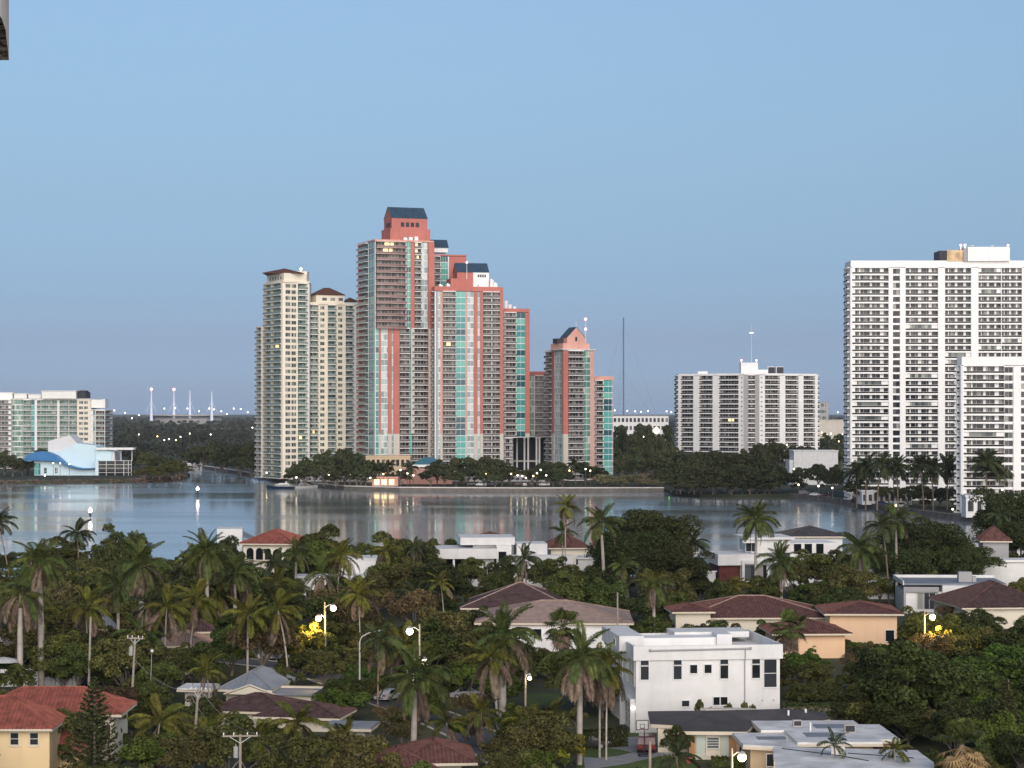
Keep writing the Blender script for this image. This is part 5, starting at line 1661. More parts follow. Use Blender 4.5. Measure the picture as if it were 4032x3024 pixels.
FR = {'royal': frond_set(f_royal, 4.7, 1.05, .6, 1), 'coco': frond_set(f_coco, 4.0, .95, .7, 20), 'darkp': frond_set(f_dark, 3.9, .95, .6, 40)}
DEADF = [frond_mesh(5.4, R(15), R(-92), f_dead, ll=.9, droop=.35, bend=.4, seed=70), frond_mesh(4.8, R(-20), R(-94), f_dead, ll=.75, droop=.3, bend=.35, seed=71), frond_mesh(5.2, R(30), R(-90), f_dead, ll=.95, droop=.5, bend=.5, seed=72)]
FANS = {'up': [fan_mesh(.9, R(72), f_royal, seed=1)], 'out': [fan_mesh(1.1, R(38), f_royal, seed=2), fan_mesh(1.1, R(12), f_royal, seed=3)], 'down': [fan_mesh(1.1, R(-22), f_royal, seed=4)]}
STRAW = [fan_mesh(1.1, R(-22), M('straw_fronds', (.32, .215, .10), .85, .3, 2.0), seed=21), fan_mesh(1.2, R(-32), bpy.data.materials['straw_fronds'], seed=22), fan_mesh(1.2, R(-55), bpy.data.materials['straw_fronds'], seed=23)]
FAND = [fan_mesh(1.0, R(-62), f_dead, seed=5), fan_mesh(1.2, R(-78), f_dead, seed=6), fan_mesh(1.0, R(-30), f_dead, seed=7)]
trunk_cache = {}


def palm(kind, x, y, ztop, label, group=None, dead=0, n=19, fl=1.0, lean=(0, 0), z=GZ, tr=.28, skirt=0, name=None, perky=False):
    """trunk, crownshaft and single fronds; ztop is the height of the crown's heart"""
    H = ztop - z
    if lean == (0, 0) and kind != 'fan':
        lean = (rnd.gauss(0, .08) * H, rnd.gauss(0, .03) * H)
        if kind == 'royal':
            lean = (lean[0] * .3, lean[1] * .3)
    x, y = x - lean[0], y - lean[1]
    wd = rnd.uniform(.15, .5)
    n = max(6, n + rnd.randint(-3, 3) + (6 if kind == 'royal' and n > 14 else 2))
    nm = name or {'royal': 'royal_palm', 'coco': 'coconut_palm', 'darkp': 'palm_tree', 'fan': 'fan_palm'}[kind]
    T = thing(nm, label, 'palm', (x, y, z), rnd.uniform(0, 6.28) if lean == (0, 0) else 0, group)
    lx_, ly_ = lean
    pts = [(lx_ * t * t, ly_ * t * t, H * t) for t in [i / 7 for i in range(8)]]
    if kind == 'royal':
        rad = [tr * (1.15 - .1 * i / 7 + .12 * math.sin(3 * i / 7)) * (1 - .28 * (i / 7) ** 3) for i in range(8)]
        ob('trunk', MB().tube([(0, 0, -.3)] + pts[:7], [rad[0] * 1.2] + rad[:7], 9).mesh('trunk', bark_p, True), T)
        ob('crownshaft', MB().tube(pts[6:], [rad[6] * .98, rad[6] * .45], 9).mesh('crownshaft', shaft_g, True), T)
    else:
        b_ = bark_p if kind == 'coco' else bark_b
        ob('trunk', MB().tube([(0, 0, -.3)] + pts, [tr * 1.1] + [tr * (.85 - .25 * i / 7) for i in range(8)], 8).mesh('trunk', b_, True), T)
    top = Vector(pts[-1])
    sets = FANS if kind == 'fan' else FR[kind]
    s0 = rnd.uniform(0, 6.28)
    for i in range(n):
        t = i / n
        g = 'up' if t < .26 else ('out' if t < .68 else 'down')
        if perky:
            g = 'up' if t < .45 else 'out'
        me = rnd.choice(sets[g])
        yaw = s0 + i * 2.39996 + rnd.uniform(-.2, .2)
        yaw += wd * math.sin(.25 - yaw)
        o = ob('frond', me, T, top + Vector((.12 * math.cos(yaw), .12 * math.sin(yaw), -.25 * t)), rot=(rnd.uniform(-.32, .32), rnd.uniform(-.22, .22), yaw), scale=fl * (.95 if perky else 1) * rnd.uniform(.85, 1.1))
    for i in range(dead):
        yaw = s0 + i * 2.39996 + rnd.uniform(-.4, .4)
        me = rnd.choice(STRAW if perky else (FAND if kind == 'fan' else DEADF))
        ob('dead_frond', me, T, top + Vector((.16 * math.cos(yaw), .16 * math.sin(yaw), (-.3 if perky else -.45) - (skirt * i / max(dead, 1)))), rot=(rnd.uniform(-.25, .25), rnd.uniform(-.1, .25), yaw), scale=fl * rnd.uniform(.8, 1.05))
    return T


def palm_px(kind, xd, yd, D, label, **k):
    """xd, yd: crown heart in the survey sheet (2212 wide)"""
    u, v = xd / 2.1602, yd / 2.1602
    p = site(u, v, D=D)
    return palm(kind, p.x, D, p.z, label, **k)


PALMS = [
    ('royal', 85, 1213, 286, 'tall royal palm with brown drooping fronds above the white fence', dict(dead=9, n=20, tr=.36)),
    ('royal', 303, 1218, 300, 'royal palm with a full brown skirt of dead fronds', dict(dead=12, n=19, tr=.33)),
    ('royal', 44, 1282, 282, 'shabby royal palm, mostly brown hanging fronds, left of the tallest left palm', dict(dead=13, n=8, tr=.33)),
    ('darkp', 166, 1152, 410, 'slender coconut palm silhouetted against the water at left', dict(n=17, tr=.16, fl=.98, lean=(-.6, 0))),
    ('darkp', -6, 1128, 400, 'palm cut by the left edge at the water', dict(n=16, tr=.16)),
    ('royal', 446, 1190, 335, 'lush royal palm left of the red roof villa', dict(n=20, dead=3, tr=.26)),
    ('royal', 506, 1240, 345, 'royal palm in front of the red roof villa', dict(n=18, dead=4, tr=.26)),
    ('coco', 737, 1200, 352, 'windswept coconut palm with bare drooping fronds left of the white low house', dict(n=17, dead=5, tr=.18)),
    ('royal', 696, 1238, 346, 'brown skirted palm left of the windswept coconut palm', dict(n=10, dead=8, tr=.24)),
    ('darkp', 592, 1218, 390, 'dark palm below the red roof villa arches', dict(n=16, tr=.18)),
    ('coco', 1222, 1092, 432, 'tall slim coconut palm rising against the water in the middle', dict(n=15, dead=3, tr=.17, fl=.8)),
    ('royal', 1214, 1150, 436, 'second slim palm crown just below the tall coconut palm', dict(n=12, tr=.16, fl=.8)),
    ('royal', 1297, 1128, 398, 'tall royal palm with pale trunk left of the huge dark tree', dict(n=17, dead=4, tr=.27, fl=1.02)),
    ('darkp', 1497, 1172, 440, 'dark coconut palm against the water right of the huge tree', dict(n=15, tr=.16, fl=.95, lean=(.8, 0))),
    ('royal', 1634, 1122, 432, 'dense bushy palm above the white waterfront house', dict(n=26, dead=2, tr=.24, fl=1.15)),
    ('royal', 1856, 1184, 388, 'big royal palm with thick pale trunk right of the white waterfront house', dict(n=22, dead=4, tr=.36, fl=1.1)),
    ('darkp', 1132, 1206, 398, 'dark coconut palm in front of the white terraced villa', dict(n=18, dead=3, tr=.2)),
    ('royal', 1085, 1372, 240, 'big royal palm with thick pale trunk in front of the rose roofed house', dict(n=22, dead=8, tr=.36, fl=1.0)),
    ('royal', 1255, 1418, 226, 'tall royal palm with shaggy brown skirt left of the white cubic house', dict(n=20, dead=14, tr=.27, fl=.95)),
    ('royal', 900, 1462, 223, 'royal palm with green crownshaft below the two street lamps', dict(n=20, dead=5, tr=.27, fl=1.0)),
    ('coco', 1296, 1436, 231, 'thin trunked palm with brown hanging fronds close left of the white cubic house', dict(n=8, dead=12, tr=.15, fl=.85)),
    ('coco', 1312, 1450, 229, 'thin pale palm stem beside the cubic house wall', dict(n=7, dead=10, tr=.13, fl=.75)),
    ('fan', 1216, 1350, 292, 'fan palm with straw coloured skirt against the white wall under the rose roof', dict(n=26, dead=14, tr=.2, fl=1.5)),
    ('coco', 360, 1312, 292, 'yellow green coconut palm in front of the slate roof at left', dict(n=16, dead=5, tr=.18)),
    ('coco', 425, 1296, 300, 'second yellow green coconut palm right of the brown skirted palm', dict(n=17, dead=3, tr=.18)),
    ('coco', 186, 1312, 295, 'yellowish coconut palm low between the left royal palms', dict(n=16, dead=4, tr=.18)),
    ('coco', 600, 1318, 292, 'loose coconut palm left of the yellow lit tree', dict(n=15, dead=5, tr=.16)),
    ('royal', 1410, 1262, 330, 'pale brown topped palm in front of the huge dark tree', dict(n=12, dead=4, tr=.2, fl=.8)),
    ('royal', 1684, 1212, 385, 'royal palm at the corner of the white waterfront house', dict(n=20, dead=2, tr=.24)),
    ('darkp', 1905, 1135, 415, 'dark palm crown beyond the thick trunked royal palm', dict(n=18, tr=.2)),
    ('royal', 1935, 1120, 420, 'rust tipped palm left of the big dark tree at right', dict(n=15, dead=4, tr=.22)),
    ('fan', 1705, 1352, 300, 'brownish fan palm in front of the peach house wing', dict(n=18, dead=16, tr=.2, fl=1.6)),
    ('fan', 2078, 1603, 203, 'shaggy fan palm with long straw skirt in the lower right corner', dict(n=17, dead=46, tr=.3, fl=1.5, skirt=2.2, perky=True)),
    ('darkp', 1801, 1606, 211, 'small dark palm standing before the stained flat roof', dict(n=11, tr=.12, fl=.5)),
    ('coco', 1932, 1618, 209, 'small palm bending over the end of the flat roofs', dict(n=11, tr=.12, fl=.55)),
    ('coco', 868, 1398, 268, 'lamp lit yellowish coconut palm under the street lamp', dict(n=17, dead=2, tr=.17)),
    ('coco', 556, 1600, 226, 'small palm beside the cross arm pole at the bottom', dict(n=15, dead=3, tr=.15, fl=.8)),
    ('coco', 742, 1604, 221, 'low arching palm at the bottom left of the yellow green bush', dict(n=15, dead=3, tr=.13, fl=.85)),
    ('darkp', 1462, 1634, 213, 'small dark palm right of the basketball hoop', dict(n=14, tr=.14, fl=.7)),
    ('coco', 965, 1560, 232, 'thin stemmed palm right of the royal palm with crownshaft', dict(n=13, dead=3, tr=.12, fl=.7)),
    ('coco', 1040, 1540, 236, 'slim palm just left of the thick pale trunk', dict(n=11, dead=4, tr=.12, fl=.7)),
    ('coco', 1130, 1560, 230, 'slim palm just right of the thick pale trunk', dict(n=12, dead=3, tr=.12, fl=.7)),
    ('royal', 640, 1196, 400, 'royal palm right beside the red roof villa', dict(n=16, dead=2, tr=.2, fl=.85)),
    ('coco', 640, 1560, 228, 'drooping palm over the plum tile roof edge', dict(n=14, dead=4, tr=.15, fl=.85)),
    ('coco', 445, 1448, 262, 'small green palm beside the white carport roof', dict(n=13, dead=2, tr=.14, fl=.7)),
    ('coco', 1180, 1545, 240, 'grey leaved young palm among stems left of the shaggy royal palm', dict(n=13, dead=5, tr=.13, fl=.7)),
    ('coco', 345, 1560, 218, 'arching palm right of the tiered pine', dict(n=14, dead=3, tr=.14, fl=.9)),
    ('coco', 455, 1590, 215, 'low feathery palm between pine and cross arm pole', dict(n=15, dead=2, tr=.14, fl=.9)),
    ('royal', 255, 1268, 318, 'mid height palm behind the brown skirted palm', dict(n=15, dead=3, tr=.2, fl=.85)),
    ('darkp', 2160, 1112, 470, 'dark palm before the big tree at the right edge', dict(n=17, tr=.2)),
    ('darkp', 820, 1380, 262, 'lamp shadowed palm left of the street lamp', dict(n=14, dead=3, tr=.14, fl=.8)),
]
for kd, xd, yd, D, lab, kw in PALMS:
    palm_px(kd, xd, yd, D, lab, **kw)

# palms on the far right shore and before the towers
for i, (xd, yd, D, where) in enumerate(((1872, 1010, 815, 'leftmost of the trio'), (1905, 1004, 810, 'middle of the trio'), (1937, 1010, 812, 'right of the trio'), (1984, 1006, 800, 'tallest of the next clump'), (2012, 1014, 803, 'bushy one of the next clump'),
                              (2046, 1010, 806, 'right end of the next clump'), (2106, 1006, 780, 'left one before the lower tower'), (2130, 1000, 772, 'tall one before the lower tower'), (2152, 1016, 775, 'right one before the lower tower'), (1850, 1022, 830, 'short one at far left'))):
    palm_px('darkp', xd, yd, D, 'tall shore palm under the white towers, ' + where, n=30, fl=1.75, tr=.34, group='palms on the white towers shore')
for i, (xd, yd, D, where) in enumerate(((838, 1006, 1085, 'dark wide one by the pale podium'), (886, 1010, 1078, 'small one beside the lit pool house'), (735, 985, 1095, 'one among dark trees under cream tower'), (1240, 1005, 1085, 'one at the small pink tower'), (700, 990, 1100, 'one left of the dark shore trees'))):
    palm_px('darkp', xd, yd, D, 'palm at the foot of the pink towers, ' + where, n=18, fl=1.3, tr=.3, group='palms before the pink towers')


NTH = ['first', 'second', 'third', 'fourth', 'fifth', 'sixth', 'seventh', 'eighth', 'ninth', 'tenth', 'eleventh', 'twelfth']
for i, u in enumerate(range(806, 914, 9)):
    D = 324 + (i * 7) % 6
    tree(['mid', 'olive', 'dark', 'bright'][(i * 3) % 4], (u - 512) * D / F_PX, D, 1.7 + .35 * ((i * 5) % 3), f"{NTH[i]} bush from the left along the foot of the peach house", 'bush', 'bush', 'bushes along the peach house', wide=1.35)

# tiered pines
def pine(x, y, h, r0, label, mat):
    rs = np.random.RandomState(int(h * 10))
    T = thing('tiered_pine', label, 'pine', (x, y, GZ))
    ob('trunk', MB().tube([(0, 0, -.3), (0, 0, h * .6), (0, 0, h)], [.2, .12, .03], 7).mesh('trunk', bark), T)
    nt_ = 22
    P, N = [], []
    tr_ = MB()
    for k in range(nt_):
        t = k / (nt_ - 1)
        z = h * (.08 + .9 * t)
        rr = r0 * (1 - t) ** .8 + .12
        for j in range(6):
            a = j * math.pi / 3 + k * .5 + rs.uniform(-.15, .15)
            tip = Vector((rr * math.cos(a), rr * math.sin(a), z + .30 * rr))
            tr_.tube([(0, 0, z), (tip.x * .6, tip.y * .6, z + .02 * rr), tip], [.035, .025, .01], 4)
            n_ = int(16 + 34 * (1 - t))
            q = rs.uniform(.15, 1, n_)
            zz = z + .30 * rr * q ** 2.2
            sp_ = .20 * rr * (1.05 - q) + .07
            P += list(np.stack([q * rr * math.cos(a) + rs.normal(0, 1, n_) * sp_ * .5, q * rr * math.sin(a) + rs.normal(0, 1, n_) * sp_ * .5, zz + rs.uniform(0, .12, n_)], 1))
            N += list(rs.normal(size=(n_, 3)) * .5 + [0, 0, .8])
    P, N = np.array(P), np.array(N)
    N /= np.linalg.norm(N, axis=1, keepdims=True)
    ob('crown', quads_mesh('crown', P, N, .22, mat, rs, aspect=2.2), T)
    ob('branch', tr_.mesh('branch', bark), T)


p = site(94.5, 0, D=213)
pine(p.x, 213, 10.6, 3.3, 'tall tiered pine standing in front of the red roofed yellow house', l_dark)
p = site(1005, 0, D=226)
pine(p.x, 226, 8.8, 2.6, 'dark tiered pine near the lower right corner', l_dark)

# single trees that carry the composition
BIG = [
    ('big', 648, 508, 428, 1.0, 'huge dense dark tree standing against the water right of centre'),
    ('big', 628, 530, 415, .9, 'left shoulder of the huge dark clump, a rounded big tree'),
    ('big', 676, 548, 405, .75, 'lower right neighbour of the huge dark tree'),
    ('big', 926, 522, 440, 1.05, 'large dark spreading tree at the right before the low white flat house'),
    ('big', 958, 546, 436, .8, 'dark tree at the right flank of the large spreading tree'),
    ('big', 900, 548, 425, .8, 'dark tree at the left flank of the large spreading tree'),
    ('big', 1014, 488, 505, 1.1, 'tall dark tree filling the right edge at the water'),
    ('big', 1022, 520, 470, 1.0, 'dark tree below the tall right edge tree'),
    ('dark', 120, 519, 415, 1.2, 'dark leafy tree against the water right of the coconut palm silhouette'),
    ('dark', 108, 535, 400, 1.1, 'dark tree under the coconut palm silhouette'),
    ('mid', 322, 531, 440, 1.1, 'round green tree right of the red roof villa at the water'),
    ('mid', 345, 538, 430, 1.0, 'small green tree next right of the round one at the water'),
    ('bright', 308, 543, 420, 1.0, 'light green tree against the red roof villa wall'),
    ('dark', 224, 540, 442, .8, 'dark tree in front of the white parapet wall'),
    ('mid', 210, 546, 430, .9, 'green tree left below the white parapet wall'),
    ('mid', 812, 553, 432, 1.0, 'green tree before the white waterfront house blank wall'),
    ('dark', 836, 552, 436, 1.0, 'dark tree hiding the right end of the white waterfront house'),
    ('olive', 790, 560, 425, .9, 'olive tree below the big royal palm left side'),
    ('dark', 468, 604, 342, 1.0, 'dark tree at the left end of the dark plum roof'),
    ('olive', 452, 612, 335, 1.1, 'olive tree left of the rose tile roof end'),
    ('mid', 486, 626, 318, .8, 'green tree covering the left end of the rose tile roof'),
    ('dark', 508, 634, 305, .9, 'dark tree under the left half of the rose tile roof'),
    ('mid', 560, 574, 372, .9, 'green tree behind the right end of the dark plum roof'),
    ('dark', 650, 588, 368, 1.1, 'dark tree between rose tile roof and wide red brown roof'),
    ('mid', 672, 596, 352, .9, 'green tree at the left end of the wide red brown roof'),
    ('olive', 182, 646, 291, .9, 'olive tree before the rose tile cottage, left one'),
    ('mid', 200, 647, 289, .9, 'green tree before the rose tile cottage, right one'),
    ('mid', 390, 537, 440, 1.1, 'rounded green tree at the left end of the middle tree belt'),
    ('dark', 420, 535, 450, 1.0, 'dark rounded tree left of the terraced villa'),
]
for kd, u, v, D, wd, lab in BIG:
    p = site(u, v, D=D)
    tree(kd, p.x, D, p.z - GZ + .4, lab, wide=wd * (18 / (p.z - GZ) if kd == 'big' else min(10.5 / (p.z - GZ), 1.25)))

# filler trees: keep the houses, roofs and lamps in view (rows given in the survey sheet)
KEEP = [  # x0, y0, x1, y1, distance
    (0, 1484, 262, 1600, 210), (0, 1570, 130, 1660, 210), (475, 1445, 670, 1500, 270), (480, 1492, 745, 1530, 252), (700, 1528, 790, 1572, 238), (990, 1258, 1220, 1310, 350), (1060, 1298, 1365, 1345, 330),
    (1130, 1345, 1300, 1395, 330), (1300, 1350, 1700, 1545, 246), (1335, 1500, 1425, 1570, 246), (1430, 1525, 1750, 1620, 228), (1480, 1290, 1840, 1335, 340), (1640, 1330, 1840, 1400, 320), (1780, 1298, 1945, 1395, 336),
    (1957, 1258, 2110, 1305, 390), (2080, 1258, 2212, 1310, 365), (500, 1140, 645, 1212, 452), (940, 1160, 1195, 1190, 450), (1550, 1140, 1700, 1248, 450), (1700, 1140, 1830, 1178, 450), (730, 1208, 790, 1222, 400),
    (660, 1212, 700, 1240, 400), (1595, 1570, 1925, 1660, 212), (1680, 1625, 2010, 1660, 195), (1260, 1575, 1425, 1660, 216), (1205, 1135, 1262, 1185, 460), (385, 1455, 455, 1488, 265), (365, 1365, 450, 1386, 300),
    (200, 1310, 255, 1345, 318), (390, 1335, 450, 1372, 315), (0, 1455, 168, 1484, 262), (865, 1345, 935, 1440, 255), (700, 1295, 740, 1330, 310), (670, 1320, 705, 1350, 305), (2120, 1140, 2175, 1200, 450), (1890, 1215, 1935, 1245, 418),
    (2115, 1212, 2180, 1225, 436), (795, 1470, 835, 1510, 258), (920, 1505, 975, 1560, 245), (610, 1298, 665, 1330, 320), (590, 1412, 660, 1432, 282), (1140, 1420, 1175, 1500, 262), (2000, 1320, 2040, 1360, 300), (270, 1375, 300, 1470, 262),
    (985, 1150, 1100, 1162, 478), (1150, 1475, 1200, 1520, 250), (1480, 1590, 1760, 1660, 226), (2000, 1588, 2130, 1660, 198), (476, 1578, 562, 1660, 200), (770, 1360, 825, 1400, 275), (770, 1160, 800, 1180, 440), (640, 1265, 652, 1300, 300),
]
ENV = [(0, 1196), (60, 1190), (120, 1170), (230, 1140), (300, 1160), (370, 1206), (420, 1188), (470, 1178), (520, 1160), (640, 1158), (700, 1146), (750, 1170), (790, 1186), (830, 1166), (900, 1160), (1000, 1172), (1060, 1172), (1130, 1168), (1180, 1150), (1260, 1160), (1310, 1120),
       (1360, 1100), (1430, 1118), (1480, 1160), (1530, 1215), (1560, 1250), (1640, 1250), (1840, 1215), (1850, 1150), (1900, 1100), (1930, 1110), (2000, 1140), (2060, 1150), (2110, 1195), (2170, 1130), (2212, 1060), (2400, 1050)]
LAND = [('yellow house', 40, 215), ('grey ribbed roof', 262, 275), ('plum tiled roof', 280, 255), ('white cubic house', 710, 250), ('tan bungalow', 745, 232), ('peach house', 865, 338), ('wide red brown roof', 760, 350), ('rose tile roof', 560, 335),
        ('dark plum roof', 510, 362), ('red roof villa', 265, 460), ('white terraced villa', 500, 455), ('white waterfront house', 760, 458), ('white box house', 940, 398), ('dark brown roof', 1000, 370), ('white fence', 30, 262), ('brown skirted palm', 140, 300),
        ('twin street lamps', 415, 258), ('yellow lit tree', 315, 305), ('tiered pine', 95, 213), ('shaggy fan palm', 962, 203), ('stained flat roofs', 840, 215), ('white low house', 330, 405), ('huge dark tree', 648, 425), ('large spreading tree', 926, 438),
        ('lit lamp by peach house', 932, 305), ('thick trunked royal palm', 502, 240), ('shaggy royal palm', 580, 226), ('maroon roofs', 410, 212), ('white carport', 195, 267), ('slate roofs', 150, 315)]
used_labels = {}


def auto_label(kind, x, y, h, noun):
    u = 512 + x / y * F_PX
    best = min(LAND, key=lambda l: ((l[1] - u) / 60) ** 2 + ((l[2] - y) / 26) ** 2)
    du, dy = u - best[1], y - best[2]
    if abs(dy) * 2.2 > abs(du):
        rel = 'behind' if dy > 0 else 'in front of'
    else:
        rel = 'left of' if du < 0 else 'right of'
    size = 'tall' if h > 9 else ('middling' if h > 6 else 'short')
    others = sorted(LAND, key=lambda l: ((l[1] - u) / 60) ** 2 + ((l[2] - y) / 26) ** 2)[1:3]
    forms = [f"{size} {TONE[kind]} {noun} {rel} the {best[0]}"]
    if TONE[kind].split()[0] == size or size == 'short' and TONE[kind] == 'low':
        forms = [f"{TONE[kind]} {noun} {rel} the {best[0]}"]
    b0 = forms[0].split(f" {rel} ")[0]
    for o_ in others:
        forms.append(f"{b0} {rel} the {best[0]}, toward the {o_[0]}")
    for sub_ in ('rounded', 'ragged', 'broad', 'narrow', 'lopsided', 'thin', 'dense'):
        forms.append(f"{sub_} {b0} {rel} the {best[0]}")
    for sub_ in ('rounded', 'ragged', 'broad'):
        for o_ in others:
            forms.append(f"{sub_} {b0} {rel} the {best[0]}, toward the {o_[0]}")
    for lab in forms:
        if lab not in used_labels and len(lab.split()) <= 16:
            used_labels[lab] = 1
            return lab, f"{noun}s around the {best[0]}"
    return f"crowded {b0} {rel} the {best[0]}", f"{TONE[kind]} {noun}s crowded {rel} the {best[0]}"


def env(u):
    x = u * 2.1602
    for i in range(len(ENV) - 1):
        if ENV[i][0] <= x <= ENV[i + 1][0]:
            t = (x - ENV[i][0]) / (ENV[i + 1][0] - ENV[i][0])
            return (ENV[i][1] + t * (ENV[i + 1][1] - ENV[i][1])) / 2.1602
    return 550


HOUSES = [(-21, 222, 15), (-31, 276, 8), (-29, 256, 9), (14 + 8, 256, 13), (24, 236, 10), (35, 226, 12), (33, 205, 10), (7, 342, 17), (3, 366, 12), (36, 354, 15), (54, 345, 9), (48, 328, 8), (-50, 462, 10), (4, 458, 16), (58, 462, 18), (79, 402, 10), (92, 378, 12),
          (-24, 240, 4), (-10, 213, 5), (-32, 411, 9), (18, 443, 6), (-47, 305, 4), (-58, 326, 4), (-45, 322, 4), (13, 230, 8), (-8, 212, 4)]


def fits(x, y, r, h, slack=2.0):
    s_ = F_PX / y
    u = 512 + x * s_
    vt, vb = HORIZON_ROW + (CAM_H - GZ - h) * s_, HORIZON_ROW + (CAM_H - GZ) * s_
    for x0, y0, x1, y1, D in KEEP:
        if y < D + 10 and u + r * s_ * .9 > x0 / 2.1602 and u - r * s_ * .9 < x1 / 2.1602 and vt < y1 / 2.1602 - slack and vb > y0 / 2.1602:
            return False
    for hx, hy, hr in HOUSES:
        if abs(x - hx) < hr * .75 + r * .5 and abs(y - hy) < hr * .6 + r * .5:
            return False
    if not (-90 < u < 1120):
        return False
    return True


placed = []
kinds = ['dark'] * 5 + ['mid'] * 5 + ['olive'] * 4 + ['brown'] * 3 + ['bright'] * 1
n_try = 0
counts = 0
while counts < 285 and n_try < 12000:
    n_try += 1
    y = 204 + (488 - 204) * rnd.random() ** 1.05
    x = rnd.uniform(-.27, .275) * y
    u = 512 + x / y * F_PX
    kd = rnd.choice(kinds)
    if u > 800 and y < 300:
        kd = rnd.choice(['bright', 'mid', 'dark', 'dark', 'mid'])
    if u < 480 and y < 330:
        kd = rnd.choice(['olive', 'olive', 'brown', 'mid', 'dark'])
    if y > 470 and u > 470 and u < 1000 and rnd.random() < .5:
        continue
    if kd == 'brown' and y < 245:
        kd = 'olive'
    h = rnd.uniform(5.5, 10.5) * (.75 if kd == 'bright' else 1)
    lim = CAM_H - (env(u) - HORIZON_ROW) * y / F_PX - GZ
    h = min(h, lim)
    if h < 2.8:
        continue
    r = .48 * h
    ok = fits(x, y, r, h)
    while not ok and h > 3.4:
        h *= .8
        r = .48 * h
        ok = fits(x, y, r, h)
    if not ok or any((x - a) ** 2 + (y - b_) ** 2 < (.53 * (r + c_)) ** 2 for a, b_, c_ in placed):
        continue
    placed.append((x, y, r))
    lab, grp = auto_label(kd, x, y, h, 'tree')
    tree(kd, x, y, h, lab, group=grp, wide=rnd.uniform(.95, 1.2))
    counts += 1
np_ = n_try = 0
while np_ < 34 and n_try < 4000:
    n_try += 1
    y = rnd.uniform(225, 440)
    u = rnd.choice([rnd.uniform(10, 330), rnd.uniform(10, 560), rnd.uniform(10, 1010)])
    x = (u - 512) / F_PX * y
    h = min(rnd.uniform(6.5, 12), CAM_H - (env(u) - HORIZON_ROW) * y / F_PX - GZ - 1.5)
    if h < 5 or not fits(x, y, 2.4, h + 1.6):
        continue
    if u > 780 and y < 320:
        continue
    kd = rnd.choice(['coco', 'coco', 'royal', 'darkp'])
    lab, grp = auto_label({'coco': 'olive', 'royal': 'mid', 'darkp': 'dark'}[kd], x, y, h, 'palm')
    palm(kd, x, y, GZ + h, lab, grp, dead=rnd.choice([0, 2, 5, 9]), n=rnd.randint(12, 19), fl=rnd.uniform(.7, 1.0), tr=rnd.uniform(.13, .22))
    np_ += 1
ns = 0
n_try = 0
while ns < 270 and n_try < 9000:
    n_try += 1
    y = 200 + (482 - 200) * rnd.random() ** 1.3
    x = rnd.uniform(-.25, .25) * y
    u = 512 + x / y * F_PX
    h = rnd.uniform(1.8, 4.2)
    h = min(h, CAM_H - (env(u) - HORIZON_ROW) * y / F_PX - GZ)
    if h < 1.2 or not fits(x, y, .8 * h, h, .5):
        continue
    lab, grp = auto_label('shrub', x, y, h, 'shrub')
    tree('shrub', x, y, h, lab, 'shrub', 'shrub', grp)
    ns += 1

nb_ = n_try = 0
while nb_ < 130 and n_try < 6000:
    n_try += 1
    y = 203 + 270 * rnd.random() ** 1.4
    u = rnd.choice([rnd.uniform(-10, 600), rnd.uniform(-10, 1030)])
    x = (u - 512) / F_PX * y
    h = min(rnd.uniform(2.6, 5.2), CAM_H - (env(u) - HORIZON_ROW) * y / F_PX - GZ)
    if h < 2 or not fits(x, y, .6 * h, h, .5):
        continue
    kd = rnd.choice(['bright', 'olive', 'brown', 'mid', 'olive'])
    lab, grp = auto_label(kd, x, y, h, 'thicket')
    tree(kd, x, y, h, lab, 'thicket', 'thicket', grp, wide=1.25)
    nb_ += 1

# chosen bushes and hedges
for kd, xd, yt, D, wd, lab in (
        ('yellow', 842, 1612, 213, 1.0, 'yellow green bush with tangled shoots beside the maroon roof'),
        ('yellow', 1180, 1590, 222, 1.1, 'yellow flowering bush left of the shaggy royal palm'),
        ('yellow', 1145, 1585, 226, .9, 'yellowish bush at the foot of the thick pale trunk'),
        ('yellow', 1222, 1572, 224, .8, 'lit pale leaved plant near the black parked car'),
        ('yellow', 668, 1346, 303, .75, 'small tree glowing yellow under the street lamp'),  # yellow leaf colour carries part of the lamp's glow
        ('yellow', 2026, 1352, 302, .55, 'tree glowing yellow around the lamp by the peach house'),  # yellow leaves again, lamplight put into their colour
        ('dark', 1462, 1568, 226, .8, 'dark round shrub at the bungalow corner'),
        ('bright', 735, 1488, 258, 1.5, 'bright green spreading bush right of the grey metal roof'),
        ('brown', 1880, 1400, 285, 1.3, 'rusty brown leaved tree in front of the peach house'),
        ('bright', 1990, 1400, 275, 1.6, 'bright green mass of leaves right of the rusty tree'),
        ('bright', 2120, 1405, 270, 1.6, 'bright green tree below the lit lamp at right'),
        ('bright', 1740, 1402, 290, 1.2, 'green tree tucked between cubic house and peach house'),
        ('mid', 2070, 1345, 310, 1.5, 'wide dark green tree below the dark brown roof'),
        ('mid', 2190, 1350, 300, 1.4, 'green tree at the right edge under the dark brown roof'),
        ('dark', 1860, 1480, 250, 1.6, 'dark tangled tree right of the cubic house'),
        ('dark', 1960, 1520, 238, 1.5, 'dark leafy tree above the shaggy fan palm'),
        ('dark', 1745, 1470, 258, 1.2, 'dark tree close behind the right side of the cubic house'),
        ('dark', 2110, 1520, 236, 1.3, 'dark tree left of the lower right tiered pine')):
    u, v = xd / 2.1602, yt / 2.1602
    p = site(u, v, D=D)
    tree(kd, p.x, D, max(p.z - GZ, 1.5), lab, 'bush' if kd == 'yellow' else 'broadleaf_tree', 'bush' if kd == 'yellow' else 'tree', wide=wd)
